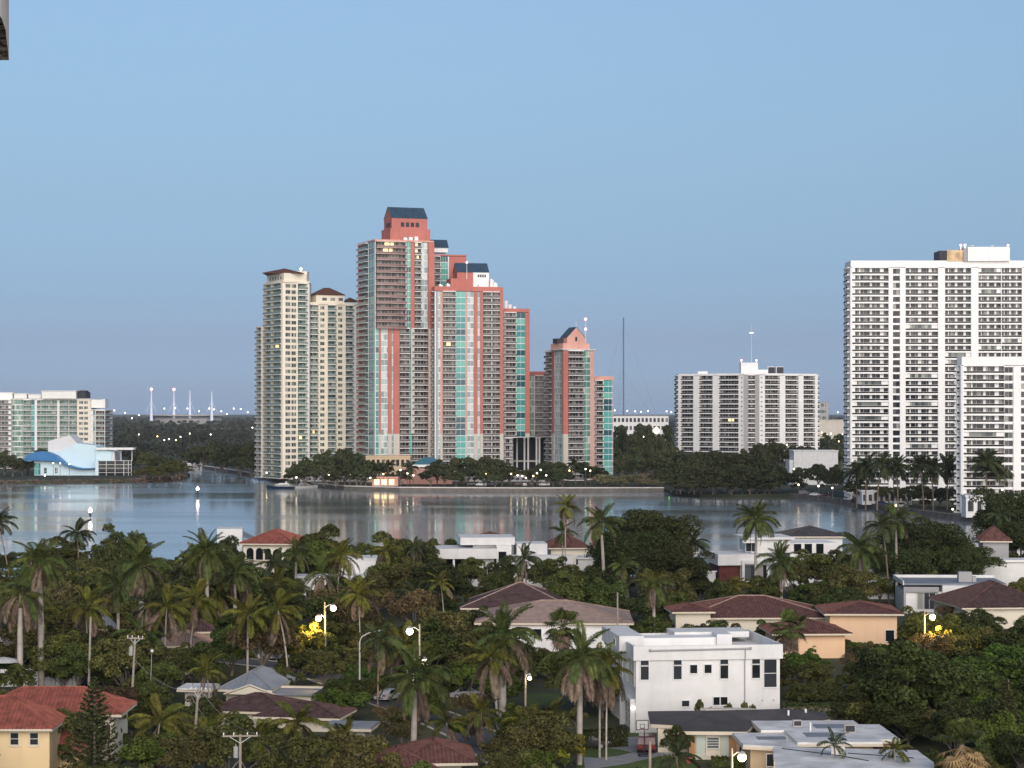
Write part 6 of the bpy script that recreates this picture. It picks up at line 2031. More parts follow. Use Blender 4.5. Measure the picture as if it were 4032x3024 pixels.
for xd, lab in ((1526, 'round dark bush left under the cubic house windows'), (1575, 'round dark bush at the twin window of the cubic house'), (1612, 'round dark bush right under the cubic house windows')):
    p = site(xd / 2.1602, 0, D=244.6)
    tree('shrub', p.x, 245 + (xd - 1526) * .004, hz(1518 / 2.1602, 245) - GZ, lab, 'shrub', 'shrub', wide=.45)


def hedge(name, label, p0, p1, w, h, mat, n):
    rs = np.random.RandomState(n)
    p0, p1 = Vector(p0), Vector(p1)
    d = p1 - p0
    L = d.length
    T = thing(name, label, 'hedge', (p0.x, p0.y, GZ), math.atan2(d.y, d.x))
    P = rs.uniform(0, 1, (n, 3)) * [L, w, h]
    k_ = rs.randint(0, 3, n)
    P[k_ == 0, 2] = h + rs.normal(0, .06, (k_ == 0).sum())
    P[k_ == 1, 1] = rs.normal(0, .06, (k_ == 1).sum())
    N = rs.normal(size=(n, 3)) * .6 + np.where(k_[:, None] == 0, [0, 0, 1], [0, -1, .2])
    N /= np.linalg.norm(N, axis=1, keepdims=True)
    ob('leaves', quads_mesh('leaves', P, N, .2, mat, rs), T)
    ob('stems', MB().box(.1, L - .1, .12, w - .12, 0, h - .12).mesh('stems', bark), T)


hedge('clipped_hedge', 'dark clipped hedge beside the driveway left of the cubic house', (7.6, 236), (12.6, 238.4), 1.2, 1.9, l_dark, 3000)
hedge('clipped_hedge', 'dark clipped hedge right of the cubic house behind the bungalow', (31, 247), (41, 250), 1.4, 3.2, l_dark, 3600)
hedge('clipped_hedge', 'low green hedge in front of the bungalow window', (20.4, 224.6), (24.8, 223.8), .9, .9, l_mid, 1600)

# trees across the water
FARPX = [  # x, top y (survey sheet), distance, kind, label
]
far_lm = [(480, 'cream tower canal'), (700, 'cream tower foot'), (900, 'pool pavilion'), (1040, 'stepped pink tower foot'), (1230, 'small pink tower foot'), (1400, 'white slab building'), (1570, 'mangrove point'), (1760, 'white club house'), (1900, 'twin towers shore'), (2120, 'lower white tower'), (300, 'blue hall'), (40, 'left picture edge')]


def far_tree(xd, yt, D, kd='far', wide=1.2, noun='tree'):
    nm = {'tree': 'shore_tree', 'mangrove': 'mangrove_tree', 'scrub': 'scrub_bush', 'bush': 'shore_bush'}[noun]
    u, v = xd / 2.1602, yt / 2.1602
    p = site(u, v, D=D)
    best = min(far_lm, key=lambda l: abs(l[0] - xd))
    rel = 'left of' if xd < best[0] - 12 else ('right of' if xd > best[0] + 12 else 'before')
    h = p.z - 1.6
    size = 'tall' if h > 15 else ('medium' if h > 9 else 'low')
    tone = {'far': 'dark', 'scrub': 'grey leafless', 'olive': 'olive'}[kd]
    tries = [f"{size} {tone} shore {noun} {rel} the {best[1]}", f"{size} {tone} {noun} {'set back' if D > 1085 else 'at the water'} {rel} the {best[1]}", f"{size} rounded {tone} shore {noun} {rel} the {best[1]}", f"{size} spreading {tone} {noun} {rel} the {best[1]}", f"{size} narrow {tone} {noun} {rel} the {best[1]}", f"{size} ragged {tone} {noun} {rel} the {best[1]}"]
    for lab in tries:
        if lab not in used_labels:
            used_labels[lab] = 1
            return tree(kd, p.x, D, h, lab, nm, z=1.6, wide=wide * (1 if kd == 'scrub' else min(1.4, 11 / max(h, 6))))
    return tree(kd, p.x, D, h, f"massed {tone} shore {noun} {rel} the {best[1]}", nm, group=f"{tone} shore trees {rel} the {best[1]}", z=1.6, wide=wide * min(1.4, 11 / max(h, 6)))


r2 = random.Random(5)
for xd, yt, D in [(655, 990, 1092), (680, 978, 1090), (705, 975, 1088), (730, 968, 1086), (755, 972, 1084), (780, 976, 1086), (660, 1006, 1070), (700, 1002, 1066), (745, 1000, 1062), (790, 1004, 1064), (640, 1010, 1076), (770, 1015, 1056), (725, 1018, 1056), (815, 998, 1095),
                  (945, 995, 1075), (960, 1000, 1070), (1000, 985, 1090), (1025, 990, 1078), (1050, 984, 1082), (1075, 990, 1080), (1010, 1008, 1065), (1045, 1006, 1062), (1085, 1008, 1066), (930, 1010, 1066), (1100, 1005, 1075), (1160, 1002, 1072), (1185, 998, 1080), (1210, 996, 1082), (1150, 1010, 1066),
                  (1195, 1012, 1060), (1265, 1000, 1088), (1285, 1006, 1085), (985, 1018, 1054), (1070, 1024, 1050), (1215, 1018, 1056), (860, 1014, 1070),
                  (440, 960, 1330), (465, 955, 1320), (490, 960, 1300), (515, 962, 1280), (540, 955, 1270), (560, 972, 1255), (520, 985, 1230), (545, 990, 1215), (480, 975, 1270), (415, 965, 1390), (430, 982, 1345), (572, 990, 1200)]:
    far_tree(xd, yt, D)
for xd, yt, D in [(1345, 940, 1250), (1375, 935, 1260), (1405, 930, 1270), (1430, 940, 1250), (1340, 965, 1180), (1370, 960, 1190), (1400, 962, 1185), (1430, 968, 1175), (1350, 985, 1130), (1385, 985, 1120), (1420, 985, 1115), (1345, 915, 1500), (1390, 912, 1520), (1435, 915, 1500), (1640, 955, 1290), (1665, 952, 1280), (1690, 955, 1275),
                  (1720, 960, 1270), (1745, 962, 1250), (1770, 965, 1240), (1800, 962, 1230), (1822, 966, 1210), (1450, 962, 1290), (1480, 972, 1275), (1510, 974, 1270), (1545, 976, 1270), (1580, 976, 1268), (1612, 972, 1270), (1648, 965, 1265), (1785, 938, 1600), (1815, 935, 1620)]:
    far_tree(xd, yt, D)
for xd, yt, D in [(1450, 1008, 985), (1470, 996, 990), (1492, 986, 992), (1515, 980, 994), (1540, 977, 992), (1565, 976, 990), (1592, 976, 990), (1618, 979, 988), (1642, 985, 986), (1665, 993, 982), (1684, 1005, 978), (1462, 1022, 974), (1488, 1014, 972), (1515, 1008, 970), (1545, 1006, 968), (1575, 1006, 966), (1605, 1008, 966), (1635, 1014, 966),
                  (1662, 1022, 966), (1500, 1036, 962), (1540, 1034, 960), (1580, 1034, 960), (1620, 1038, 960), (1652, 1044, 961), (1470, 1042, 966)]:
    far_tree(xd, yt, D, wide=1.3, noun='mangrove')
for xd, yt, D in [(1735, 1008, 1000), (1768, 1000, 1020), (1800, 1006, 1010), (1712, 1020, 990), (1790, 1020, 960), (1825, 1012, 930), (1845, 1040, 880), (1880, 1048, 858), (1920, 1050, 850), (1960, 1052, 840), (1990, 1046, 842), (2030, 1052, 830), (2060, 1055, 822), (2098, 1042, 800), (2125, 1040, 796), (2150, 1045, 792), (2180, 1045, 790), (1730, 1040, 985), (2085, 1075, 785), (2000, 1078, 818)]:
    far_tree(xd, yt, D, wide=1.0)
for xd, yt, D in [(1300, 1018, 1075), (1325, 1022, 1070), (1352, 1020, 1068), (1380, 1018, 1066), (1405, 1015, 1066), (1428, 1018, 1064), (1310, 1030, 1056), (1345, 1032, 1054), (1390, 1030, 1054), (1420, 1032, 1052)]:
    far_tree(xd, yt, D, 'scrub', 1.3, 'scrub')
for xd, yt, D in [(300, 972, 1262), (315, 976, 1232), (335, 980, 1228), (350, 985, 1222), (365, 990, 1216), (380, 992, 1210), (10, 975, 1230), (28, 985, 1220), (-5, 990, 1210), (48, 992, 1240), (120, 972, 1330), (90, 968, 1320), (140, 968, 1330), (160, 970, 1335)]:
    far_tree(xd, yt, D)
for xd, yt, D in [(312, 1010, 1175), (330, 1004, 1178), (372, 996, 1185), (388, 1000, 1182), (345, 1016, 1170)]:
    far_tree(xd, yt, D, 'olive', 1.5, 'bush')

# the far wood: thousands of crowns, one mass
rs = np.random.RandomState(4)
cs, rd, cnt = [], [], 0
Ps, Ns, Sz = [], [], []
for _ in range(5200):
    y = 1290 * (9000 / 1290) ** (rs.uniform() ** 1.0)
    x = rs.uniform(-.27, .27) * y
    u = 512 + x / y * F_PX
    if y < 1560 and not (u < 250 or 625 < u < 820):
        continue
    if y < 1480 and u < 225:
        continue
    h = rs.uniform(8, 15)
    nb = 5
    c_ = np.stack([rs.uniform(-4.5, 4.5, nb), rs.uniform(-4.5, 4.5, nb), rs.uniform(.4, .8, nb) * h], 1) + [x, y, 1.6]
    n_ = 130 if y < 3000 else 60
    P, N = blob_leaves(rs, c_, rs.uniform(2.6, 4.6, nb) * h / 11, n_)
    Ps.append(P)
    Ns.append(N)
    Sz.append(np.full(n_, 1.3 if y < 3000 else 3.0))
P, N, Z = np.concatenate(Ps), np.concatenate(Ns), np.concatenate(Sz)
o = ob('far_woods', quads_mesh('far_woods', P, N, Z, M('far_wood_leaves', (.058, .064, .05), .8, .5, .02, spec=.1), rs), kind='stuff')

# bank of rocks and grass before the blue hall
rk = MB()
for i in range(900):
    q = rnd.random() * (len(shore[:6]) - 1)
    i0 = int(q)
    a, b_ = Vector(shore[i0]), Vector(shore[i0 + 1])
    p = a.lerp(b_, q - i0)
    s_ = rnd.uniform(.4, 1.3)
    rk.ball((p.x + rnd.uniform(-.6, .6), p.y + rnd.uniform(-.6, 5), rnd.uniform(-.1, 1.7)), s_, 0, 5, .7)
ob('bank_rocks', rk.mesh('bank_rocks', m_rock), kind='stuff')
# ------------------------------------------------------------------ roads, drive, lawn
def flat_poly(name, pts, z, mat, kind='structure', th=.03):
    return ob(name, MB().prism(pts, z - th, z).mesh(name, mat), kind=kind)


road = [site(u, v, 1.5).xy for u, v in ((150, 655), (230, 660), (300, 668), (345, 684), (385, 700), (432, 716), (478, 737), (520, 765), (545, 800))]
ribbon('road', road, -3, 3, 1.47, 1.504, m_asph)
for sgn in (1, -1):
    ribbon('kerb', road, 3.02 * sgn if sgn > 0 else -3.2, 3.2 * sgn if sgn > 0 else -3.02, 1.47, 1.62, m_conc)
flat_poly('front_lawn', [tuple(site(u, v, 1.5).xy) for u, v in ((575, 775), (700, 775), (690, 735), (630, 726), (583, 728))], 1.503, m_lawn)
flat_poly('paved_drive', [tuple(site(u, v, 1.5).xy) for u, v in ((582, 745), (600, 739), (645, 736), (690, 741), (688, 752), (660, 756), (625, 764), (585, 770))], 1.508, m_paver)
flat_poly('lawn_island', [tuple(site(u, v, 1.5).xy) for u, v in ((582, 749), (600, 748), (620, 749.5), (632, 752.5), (618, 756), (596, 758), (582, 757))], 1.513, m_lawn)
flat_poly('back_lawn', [tuple(site(u, v, 1.5).xy) for u, v in ((526, 705), (560, 705), (560, 694), (526, 694))], 1.503, m_lawn)

# ------------------------------------------------------------------ lamps and poles
lp = {}


def pt_light(name, loc, e, col, parent, r=.3):
    l = bpy.data.lights.new(name, 'POINT')
    l.energy, l.color, l.shadow_soft_size = e, col, r
    o = bpy.data.objects.new(name, l)
    C.objects.link(o)
    o.parent = parent
    o.location = loc


def street_lamp(x, y, zl, label, em, e, col, arm=(1.6, 0), globe=.36, wood=True):
    T = thing('street_lamp', label, 'lamp', (x - arm[0], y - arm[1], GZ))
    H = zl - GZ
    ob('pole', MB().tube([(0, 0, -.3), (0, 0, H + .9)], [.14, .1], 8).mesh('pole', m_wood if wood else m_cdark), T)
    ob('arm', MB().tube([(0, 0, H + .1), (arm[0] * .5, arm[1] * .5, H + .5), (arm[0], arm[1], H + .42)], .05, 6).mesh('arm', m_frame), T)
    a = math.atan2(arm[1], arm[0])
    ob('hood', MB().tube([(arm[0], arm[1], H + .34), (arm[0], arm[1], H + .46), (arm[0], arm[1], H + .6)], [globe * .95, globe * .7, .1], 10).mesh('hood', m_grey), T)
    ob('lamp_globe', MB().ball((arm[0], arm[1], H), globe, 0, 12).mesh('lamp_globe', em, True), T)
    if e:
        pt_light('lamp_light', (arm[0] * 1.5, arm[1] - .7, H - globe - .2), e, col, T)
    return T


m_wood = M('weathered_pole_wood', (.33, .29, .24), .9, .2, 2)
e_near = EM('street_lamp_glow', (1.0, .88, .68), 7)
e_near2 = EM('street_lamp_amber_glow', (1.0, .72, .30), 9)
WARM, AMB = (1.0, .8, .5), (1.0, .68, .25)
for xd, yd, D, lab, em, e, col, arm in (
        (885, 1364, 258, 'lit street lamp, upper of two over the lamp lit palm', e_near, 260, WARM, (-1.2, .3)),
        (917, 1430, 249, 'lit street lamp, lower of two right of the lamp lit palm', e_near, 260, WARM, (1.3, -.2)),
        (720, 1314, 308, 'pink white lit street lamp right of the yellow glowing tree', e_near, 220, WARM, (1.2, .2)),
        (688, 1336, 303, 'amber street lamp shining through the yellow glowing tree', e_near2, 2400, AMB, (-1.0, .4)),
        (2014, 1333, 301.5, 'amber street lamp glowing in the trees right of the peach house', e_near2, 1900, AMB, (1.0, -.4)),
        (1603, 1636, 209, 'warm lit lamp at the corner of the stained flat roofed house', e_near2, 500, WARM, (1.0, .2)),
        (1144, 1465, 262, 'small lit lamp on a post left of the shaggy royal palm', e_near, 80, WARM, (.5, .1))):
    p = site(xd / 2.1602, yd / 2.1602, D=D)
    street_lamp(p.x, D, p.z, lab, em, e, col, arm, .42 if 'small' not in lab else .24)

p = site(775 / 2.1602, 1470 / 2.1602, 1.5)
p = Vector((site(777 / 2.1602, 0, D=272).x, 272, 0))
T = thing('street_lamp', 'unlit cobra head street lamp on a curved grey arm', 'lamp', (p.x, 272, GZ))
H = hz(1365 / 2.1602, 272) - GZ
ob('pole', MB().tube([(0, 0, -.3), (0, 0, H - 1.2)], [.13, .09], 8).mesh('pole', m_conc), T)
ob('arm', MB().tube([(0, 0, H - 1.2), (.25, 0, H - .6), (1.2, 0, H - .1), (2.2, 0, H + .1)], .06, 6).mesh('arm', m_frame), T)
ob('head', MB().tube([(2.1, 0, H + .1), (2.6, 0, H + .14), (3.1, 0, H + .1)], [.08, .16, .06], 8).mesh('head', m_white2), T)


def utility_pole(xd, ytop, D, label, arm=2.2, lean=0., can=True, rz=0., brace=True):
    u = xd / 2.1602
    x = site(u, 0, D=D).x
    H = hz(ytop / 2.1602, D) - GZ
    T = thing('utility_pole', label, 'pole', (x, D, GZ), 0)
    T.rotation_euler = (0, lean, rz)
    ob('pole', MB().tube([(0, 0, -.4), (0, 0, H)], [.17, .12], 8).mesh('pole', m_wood), T)
    if arm:
        ob('cross_arm', MB().box(-arm / 2, arm / 2, -.2, -.121, H - .22, H - .07).mesh('cross_arm', m_wood), T)
        if brace:
            ob('brace', MB().tube([(-arm * .3, -.16, H - .2), (0, -.15, H - .85)], .03, 4).tube([(arm * .3, -.16, H - .2), (0, -.15, H - .85)], .03, 4).mesh('brace', m_frame), T)
        for q in (-.46, -.18, .2, .46):
            ob('insulator', MB().tube([(arm * q, -.16, H - .06), (arm * q, -.16, H + .14), (arm * q, -.16, H + .2)], [.05, .07, .03], 6).mesh('insulator', m_white2), T)
    if can:
        ob('transformer', MB().tube([(-.42, -.1, H - 2.2), (-.42, -.1, H - 1.2), (-.42, -.1, H - 1.1)], [.24, .24, .12], 10).tube([(-.42, -.1, H - 1.1), (-.42, -.1, H - .9)], .04, 5).mesh('transformer', m_grey), T)
    return T, x, H


up = []
for a in ((283, 1376, 262, 'leaning utility pole with white transformer at left', 1.9, R(3), True, R(8)),
          (519, 1586, 208, 'utility pole with long wooden cross arm at the bottom edge', 3.4, 0, True, R(6)),
          (418, 1488, 232, 'leaning wooden pole in front of the white carport', 1.6, R(4), False, R(10)),
          (191, 1332, 275, 'slim bare pole right of the tallest left palm', 0, R(1.5), False, 0),
          (1334, 1280, 330, 'bare grey pole standing between dark trees behind the rose roof', 0, 0, False, 0),
          (1404, 1600, 205, 'short dark post on the lawn by the drive', 0, 0, False, 0),
          (2178, 1468, 245, 'weathered pole top rising from the trees at lower right', 0, 0, False, 0),
          (655, 1155, 440, 'tall thin pale pole beside the red roof villa', 0, 0, False, 0)):
    T, x, H = utility_pole(*a)
    up.append(Vector((x, a[2], GZ + H)))
sl = thing('lamp_post', 'small white globe lamp on a thin post right of the fence', 'lamp', (site(150, 0, D=268).x, 268, GZ))
ob('post', MB().tube([(0, 0, 0), (.2, 0, hz(654, 268) - GZ)], .05, 6).mesh('post', m_wood), sl)
ob('globe', MB().ball((.25, 0, hz(651, 268) - GZ), .22, 0, 10).mesh('globe', m_white, True), sl)


def wire(a, b_, label, sag=.8, r=.024):
    T = thing('power_line', label, 'wire', a)
    d = b_ - a
    ob('cable', MB().tube([d * (i / 12) - Vector((0, 0, sag * 4 * (i / 12) * (1 - i / 12))) for i in range(13)], r, 4).mesh('cable', m_grey), T)


wire(up[0] - Vector((-.4, 0, 2.6)), up[2] + Vector((.4, 0, -.15)), 'pale slack cable between leaning transformer pole and carport pole', 1.2)
for s_ in (-1.4, 1.4):
    wire(up[1] + Vector((s_, -.1, .1)), up[2] + Vector((s_ * .45, 0, .1)), ('left' if s_ < 0 else 'right') + ' overhead wire from the long cross arm to the carport pole', .9, .022)
wire(up[1] + Vector((0, 0, -2.4)), up[1] + Vector((-4.5, -2, -7)), 'guy wire slanting left from the cross arm pole', .1)
wire(up[1] + Vector((0, 0, -2.4)), up[1] + Vector((3.2, -2, -7)), 'guy wire slanting right from the cross arm pole', .1)

# small shore lamps: white dots across the water
SH = [(115, 1002, 1200), (130, 1004, 1195), (150, 1004, 1200), (97, 1033, 1170), (232, 0, 0), (710, 1028, 1060), (757, 1027, 1058), (778, 1030, 1056), (828, 1026, 1056), (865, 1020, 1060), (800, 1034, 1054), (1275, 1020, 1066), (1230, 1018, 1068), (1160, 1024, 1060), (1128, 1030, 1056), (1050, 1026, 1058), (1104, 1022, 1060), (1118, 1030, 1056), (1142, 1019, 1064), (1152, 1028, 1056), (1168, 1020, 1062), (1180, 1027, 1056), (1136, 1033, 1054), (880, 1026, 1057), (893, 1028, 1056),
      (576, 1023, 1125), (640, 1033, 1060), (1265, 1015, 1072), (1968, 1008, 850), (1972, 1012, 848), (1996, 1020, 838), (1930, 1014, 848), (1870, 1042, 850), (1850, 1030, 856), (2058, 1106, 770), (1768, 1052, 905), (1798, 1056, 890), (1725, 1050, 930), (1935, 1095, 800), (2165, 1060, 770), (1700, 962, 1290), (1715, 1015, 1000), (1560, 0, 0)]
lampm = {}


def shore_lamp(xd, yd, D, label, em, group=None, r=.55, base=1.6):
    p = site(xd / 2.1602, yd / 2.1602, D=D)
    H = max(p.z - base, 1.5)
    key = (round(H), em.name, r)
    if key not in lampm:
        m = MB().tube([(0, 0, 0), (0, 0, H)], .12, 5, 0)
        g = MB().ball((0, 0, H + r), r, 0, 8)
        lampm[key] = (m.mesh('post', m_cdark), g.mesh('lamp_globe', em))
    T = thing('shore_lamp', label, 'lamp', (p.x, D, base), 0, group)
    a, b_ = lampm[key]
    ob('post', a, T)
    ob('lamp_globe', b_, T)


FLM = [(480, 'cream tower canal'), (620, 'moored yachts'), (720, 'dark trees under cream tower'), (850, 'pool house'), (1045, 'stepped pink tower foot'), (1160, 'seawall car park'), (1260, 'small pink tower'), (1420, 'scrub bank'), (1740, 'white club house'), (1860, 'palm trio'), (1985, 'twin towers entrance'), (2120, 'lower white tower'), (130, 'blue hall')]
seen = {}


def lamp_label(xd, yd, what):
    best = min(FLM, key=lambda l: abs(l[0] - xd))
    rel = 'left of' if xd < best[0] - 8 else ('right of' if xd > best[0] + 8 else 'at')
    lab = f"{what} {rel} the {best[1]}"
    for pre in ('', 'another ', 'higher ', 'fainter '):
        if pre + lab not in seen:
            seen[pre + lab] = 1
            return pre + lab, None
    return 'one of several ' + lab, f"{what}s {rel} the {best[1]}"


for xd, yd, D in SH:
    if D:
        lab, g = lamp_label(xd, yd, 'small white shore lamp lit')
        shore_lamp(xd, yd, D, lab, e_warm if int(xd) % 3 == 0 else e_white, g, .4 if D > 900 else .36)
# street lights in the far town
ORD = ['first', 'second', 'third', 'fourth', 'fifth', 'sixth', 'seventh', 'eighth', 'ninth', 'tenth', 'eleventh', 'twelfth', 'thirteenth', 'fourteenth', 'fifteenth']
DST = [(247, 888, 6000), (270, 893, 4200), (355, 884, 7000), (378, 883, 6500), (405, 884, 6000), (430, 890, 4000), (452, 884, 6500), (462, 886, 6000), (478, 890, 4500), (505, 884, 6000), (520, 885, 5500), (535, 892, 4000), (490, 896, 3400), (300, 898, 3200), (285, 905, 2600),
       (340, 944, 1750), (300, 940, 1800), (355, 952, 1700), (365, 950, 1690), (390, 945, 1720), (410, 938, 1900), (380, 952, 1650), (455, 938, 1800), (545, 925, 2000),
       (1328, 888, 5000), (1355, 889, 4800), (1372, 890, 4600), (1385, 891, 4600), (1400, 889, 5000), (1440, 890, 5000), (1450, 892, 4500), (1810, 892, 4300), (1342, 936, 1650), (1390, 945, 1500), (1440, 938, 1600), (1775, 936, 1720), (1786, 940, 1700), (1795, 938, 1710), (1805, 943, 1690), (1820, 940, 1700), (1812, 955, 1500), (1458, 942, 1500)]
cnt_w = {}
for k, (xd, yd, D) in enumerate(sorted(DST)):
    where = 'under the stadium' if 320 < xd < 470 and D > 3000 else ('left of the stadium' if xd <= 320 else ('beside cream towers' if xd < 600 else ('by the white office' if xd < 1470 else 'right of the slab block')))
    cnt_w[where] = cnt_w.get(where, 0) + 1
    shore_lamp(xd, yd, D, f"{ORD[cnt_w[where] - 1]} distant town light from the left {where}", e_warm if k % 5 == 0 else e_white, f"distant town lights {where}", D * .00030)
p = site(1418 / 2.1602, 936 / 2.1602, D=1480)
shore_lamp(1418, 936, 1480, 'bright orange flood lamp before the white office', EM('orange_lamp', (1.0, .55, .12), 12), None, 1.9)
shore_lamp(1446, 1043, 1060, 'green lamp low at the end of the seawall scrub', EM('green_lamp', (.2, 1.0, .3), 4), None, .5)


# channel markers in the water
def marker(xd, yd, D, label):
    p = site(xd / 2.1602, 0, D=D)
    T = thing('channel_marker', label, 'marker', (p.x, D, 0))
    H = hz(yd / 2.1602, D)
    ob('pile', MB().tube([(0, 0, -1), (0, 0, H - .9)], .14, 8).mesh('pile', m_bsteel), T)
    ob('board', MB().box(-.45, .45, -.2, -.145, H - 2.0, H - 1.0).mesh('board', m_bsteel), T)
    ob('lamp', MB().ball((0, 0, H), .7, 0, 10).mesh('lamp', EM('marker_lamp', (1.0, .85, .78), 8)), T)
    ob('beacon_top', MB().ball((0, 0, H + .95), .25).mesh('beacon_top', e_red), T)


marker(195, 1103, 778, 'lit channel marker post in the water at left, the nearer one')
marker(427, 1056, 968, 'lit channel marker post farther out toward the canal mouth')


# ------------------------------------------------------------------ vehicles
def car_meshes(kind):
    L, Wd, H = {'sedan': (4.6, 1.8, 1.45), 'suv': (4.8, 1.95, 1.8), 'van': (5.2, 2.0, 2.1)}[kind]
    if kind == 'sedan':
        prof = [(-2.3, .45), (-2.25, .85), (-1.6, .95), (-.95, 1.4), (.5, 1.43), (1.25, .98), (2.15, .82), (2.3, .55), (2.28, .3), (-2.28, .3)]
        gl = [(-1.5, .96), (-.92, 1.36), (.47, 1.39), (1.15, .98)]
    elif kind == 'suv':
        prof = [(-2.4, .5), (-2.38, 1.0), (-2.2, 1.7), (-1.9, 1.8), (.5, 1.78), (1.3, 1.15), (2.3, 1.0), (2.4, .6), (2.38, .35), (-2.38, .35)]
        gl = [(-2.15, 1.12), (-2.05, 1.68), (.47, 1.7), (1.15, 1.14)]
    else:
        prof = [(-2.6, .5), (-2.58, 1.2), (-2.4, 2.05), (.9, 2.1), (1.7, 1.3), (2.5, 1.05), (2.6, .6), (2.58, .35), (-2.58, .35)]
        gl = [(-2.2, 1.2), (-2.1, 1.9), (.9, 1.95), (1.5, 1.28)]
    w = Wd / 2

    def loft(pr, wid, zt):
        vs, n = [], len(pr)
        for s_ in (-1, 1):
            for x, z in pr:
                ww = wid * (1 - .16 * max(0, (z - .9)) / max(H - .9, .1))
                vs.append((x, s_ * ww, z))
        return vs, [tuple(range(n)), tuple(range(2 * n - 1, n - 1, -1))] + [(i, n + i, n + (i + 1) % n, (i + 1) % n) for i in range(n)]
    body = MB().add(*loft(prof, w, H))
    glass = MB().add(*loft(gl, w + .012, H))
    # windscreen and rear glass stand a little proud
    wheel = MB().tube([(0, -.11, 0), (0, .11, 0)], .33, 14)
    rim = MB().tube([(0, -.125, 0), (0, .125, 0)], .2, 10)
    return body, glass, wheel, rim, w, L


def make_car(kind, paint, label, loc, rz, group=None, lights=True):
    key = ('car', kind)
    if key not in MC:
        MC[key] = car_meshes(kind)
        b_, g_, wh_, rm_, w_, L_ = MC[key]
        MC[('carm', kind)] = (g_.mesh('window', g_house), wh_.mesh('wheel', m_bsteel), rm_.mesh('rim', m_grey),
                              MB().box(-.03, .03, -.2, .2, -.08, .08).mesh('headlight', m_white2), MB().box(-.03, .03, -.18, .18, -.09, .09).mesh('tail_light', M('tail_light_red', (.35, .02, .02), .3, 0)), MB().box(-.02, .02, -.5, .5, -.06, .06).mesh('bumper', m_bsteel))
    b_, g_, wh_, rm_, w_, L_ = MC[key]
    gm, wm, rm, hl, tl, bpm = MC[('carm', kind)]
    T = thing('parked_car', label, 'car', loc, rz, group)
    ob('body', cached(('body', kind, paint.name), lambda: b_.mesh('body', paint)), T)
    ob('window', gm, T)
    for x in (-L_ * .3, L_ * .31):
        for s_ in (-1, 1):
            wo = ob('wheel', wm, T, (x, s_ * (w_ - .08), .33))
            ob('rim', rm, wo)
    for s_ in (-1, 1):
        ob('headlight', hl, T, (L_ / 2 - .02, s_ * (w_ - .35), .7))
        ob('tail_light', tl, T, (-L_ / 2 + .02, s_ * (w_ - .3), .8))
    ob('bumper', bpm, T, (-L_ / 2 - .0, 0, .5))
    return T


def paint(name, c):
    return M(name, c, .25, .03, spec=.6)


p_w, p_k, p_r, p_s, p_b = paint('white_car_paint', (.7, .7, .7)), paint('black_car_paint', (.012, .012, .014)), paint('dark_red_car_paint', (.09, .012, .014)), paint('silver_car_paint', (.35, .36, .37)), paint('blue_car_paint', (.03, .05, .12))


def car_px(kind, pa, xd, yd, rz, label, group=None, z=1.5):
    p = site(xd / 2.1602, yd / 2.1602, z)
    return make_car(kind, pa, label, (p.x, p.y, z + .004), rz, group)


car_px('sedan', p_k, 1268, 1616, R(4), 'glossy black sedan parked on the lawn side left of the drive')
car_px('suv', p_r, 1397, 1621, R(86), 'dark red car seen from behind on the drive by the basketball hoop')
car_px('suv', p_w, 644, 1328, R(12), 'white sport utility car under trees above the amber lamp')
car_px('sedan', p_w, 842, 1752 - 240, R(60), 'white car half hidden left of the road bend')
car_px('sedan', p_s, 1004, 1508, R(20), 'silver car between palms right of the pale road')
car_px('sedan', p_w, 590, 1425, R(8), 'white car roof showing behind the grey metal roof house')
FC = [('sedan', 'white', p_w), ('suv', 'dark', p_k), ('sedan', 'silver', p_s), ('van', 'white', p_w), ('suv', 'blue', p_b), ('sedan', 'red', p_r)]
for i, xd in enumerate((850, 866, 1018, 1040, 1062, 1120, 1134, 1148, 1162, 1176)):
    k_, cn, pa = FC[i % 6]
    D = 1063 + (i % 3) * 5
    make_car(k_, pa, f"{cn} {k_} parked {ORD[i]} from the left below the pink towers", (site(xd / 2.1602, 0, D=D).x, D, 1.604), rnd.choice([0, R(180), R(90)]), 'cars parked along the seawall')
for i, (xd, D) in enumerate(((1738, 955), (1760, 940), (1782, 925), (1905, 842), (1946, 825), (2085, 782), (1850, 868))):
    k_, cn, pa = FC[(i * 5 + 1) % 6]
    make_car(k_, pa, f"{cn} {k_} on the shore drive near the white towers, number of cars from left shown by place", (site(xd / 2.1602, 0, D=D).x, D, 1.604), R(-15 + 10 * i), 'cars on the white towers drive')['label'] = \
        f"{cn} {k_} on the shore drive {['at the far left end', 'next to the club house', 'below the club house palms', 'between the palm clumps', 'near the lobby wing', 'before the lower white tower', 'under the palm trio'][i]}"


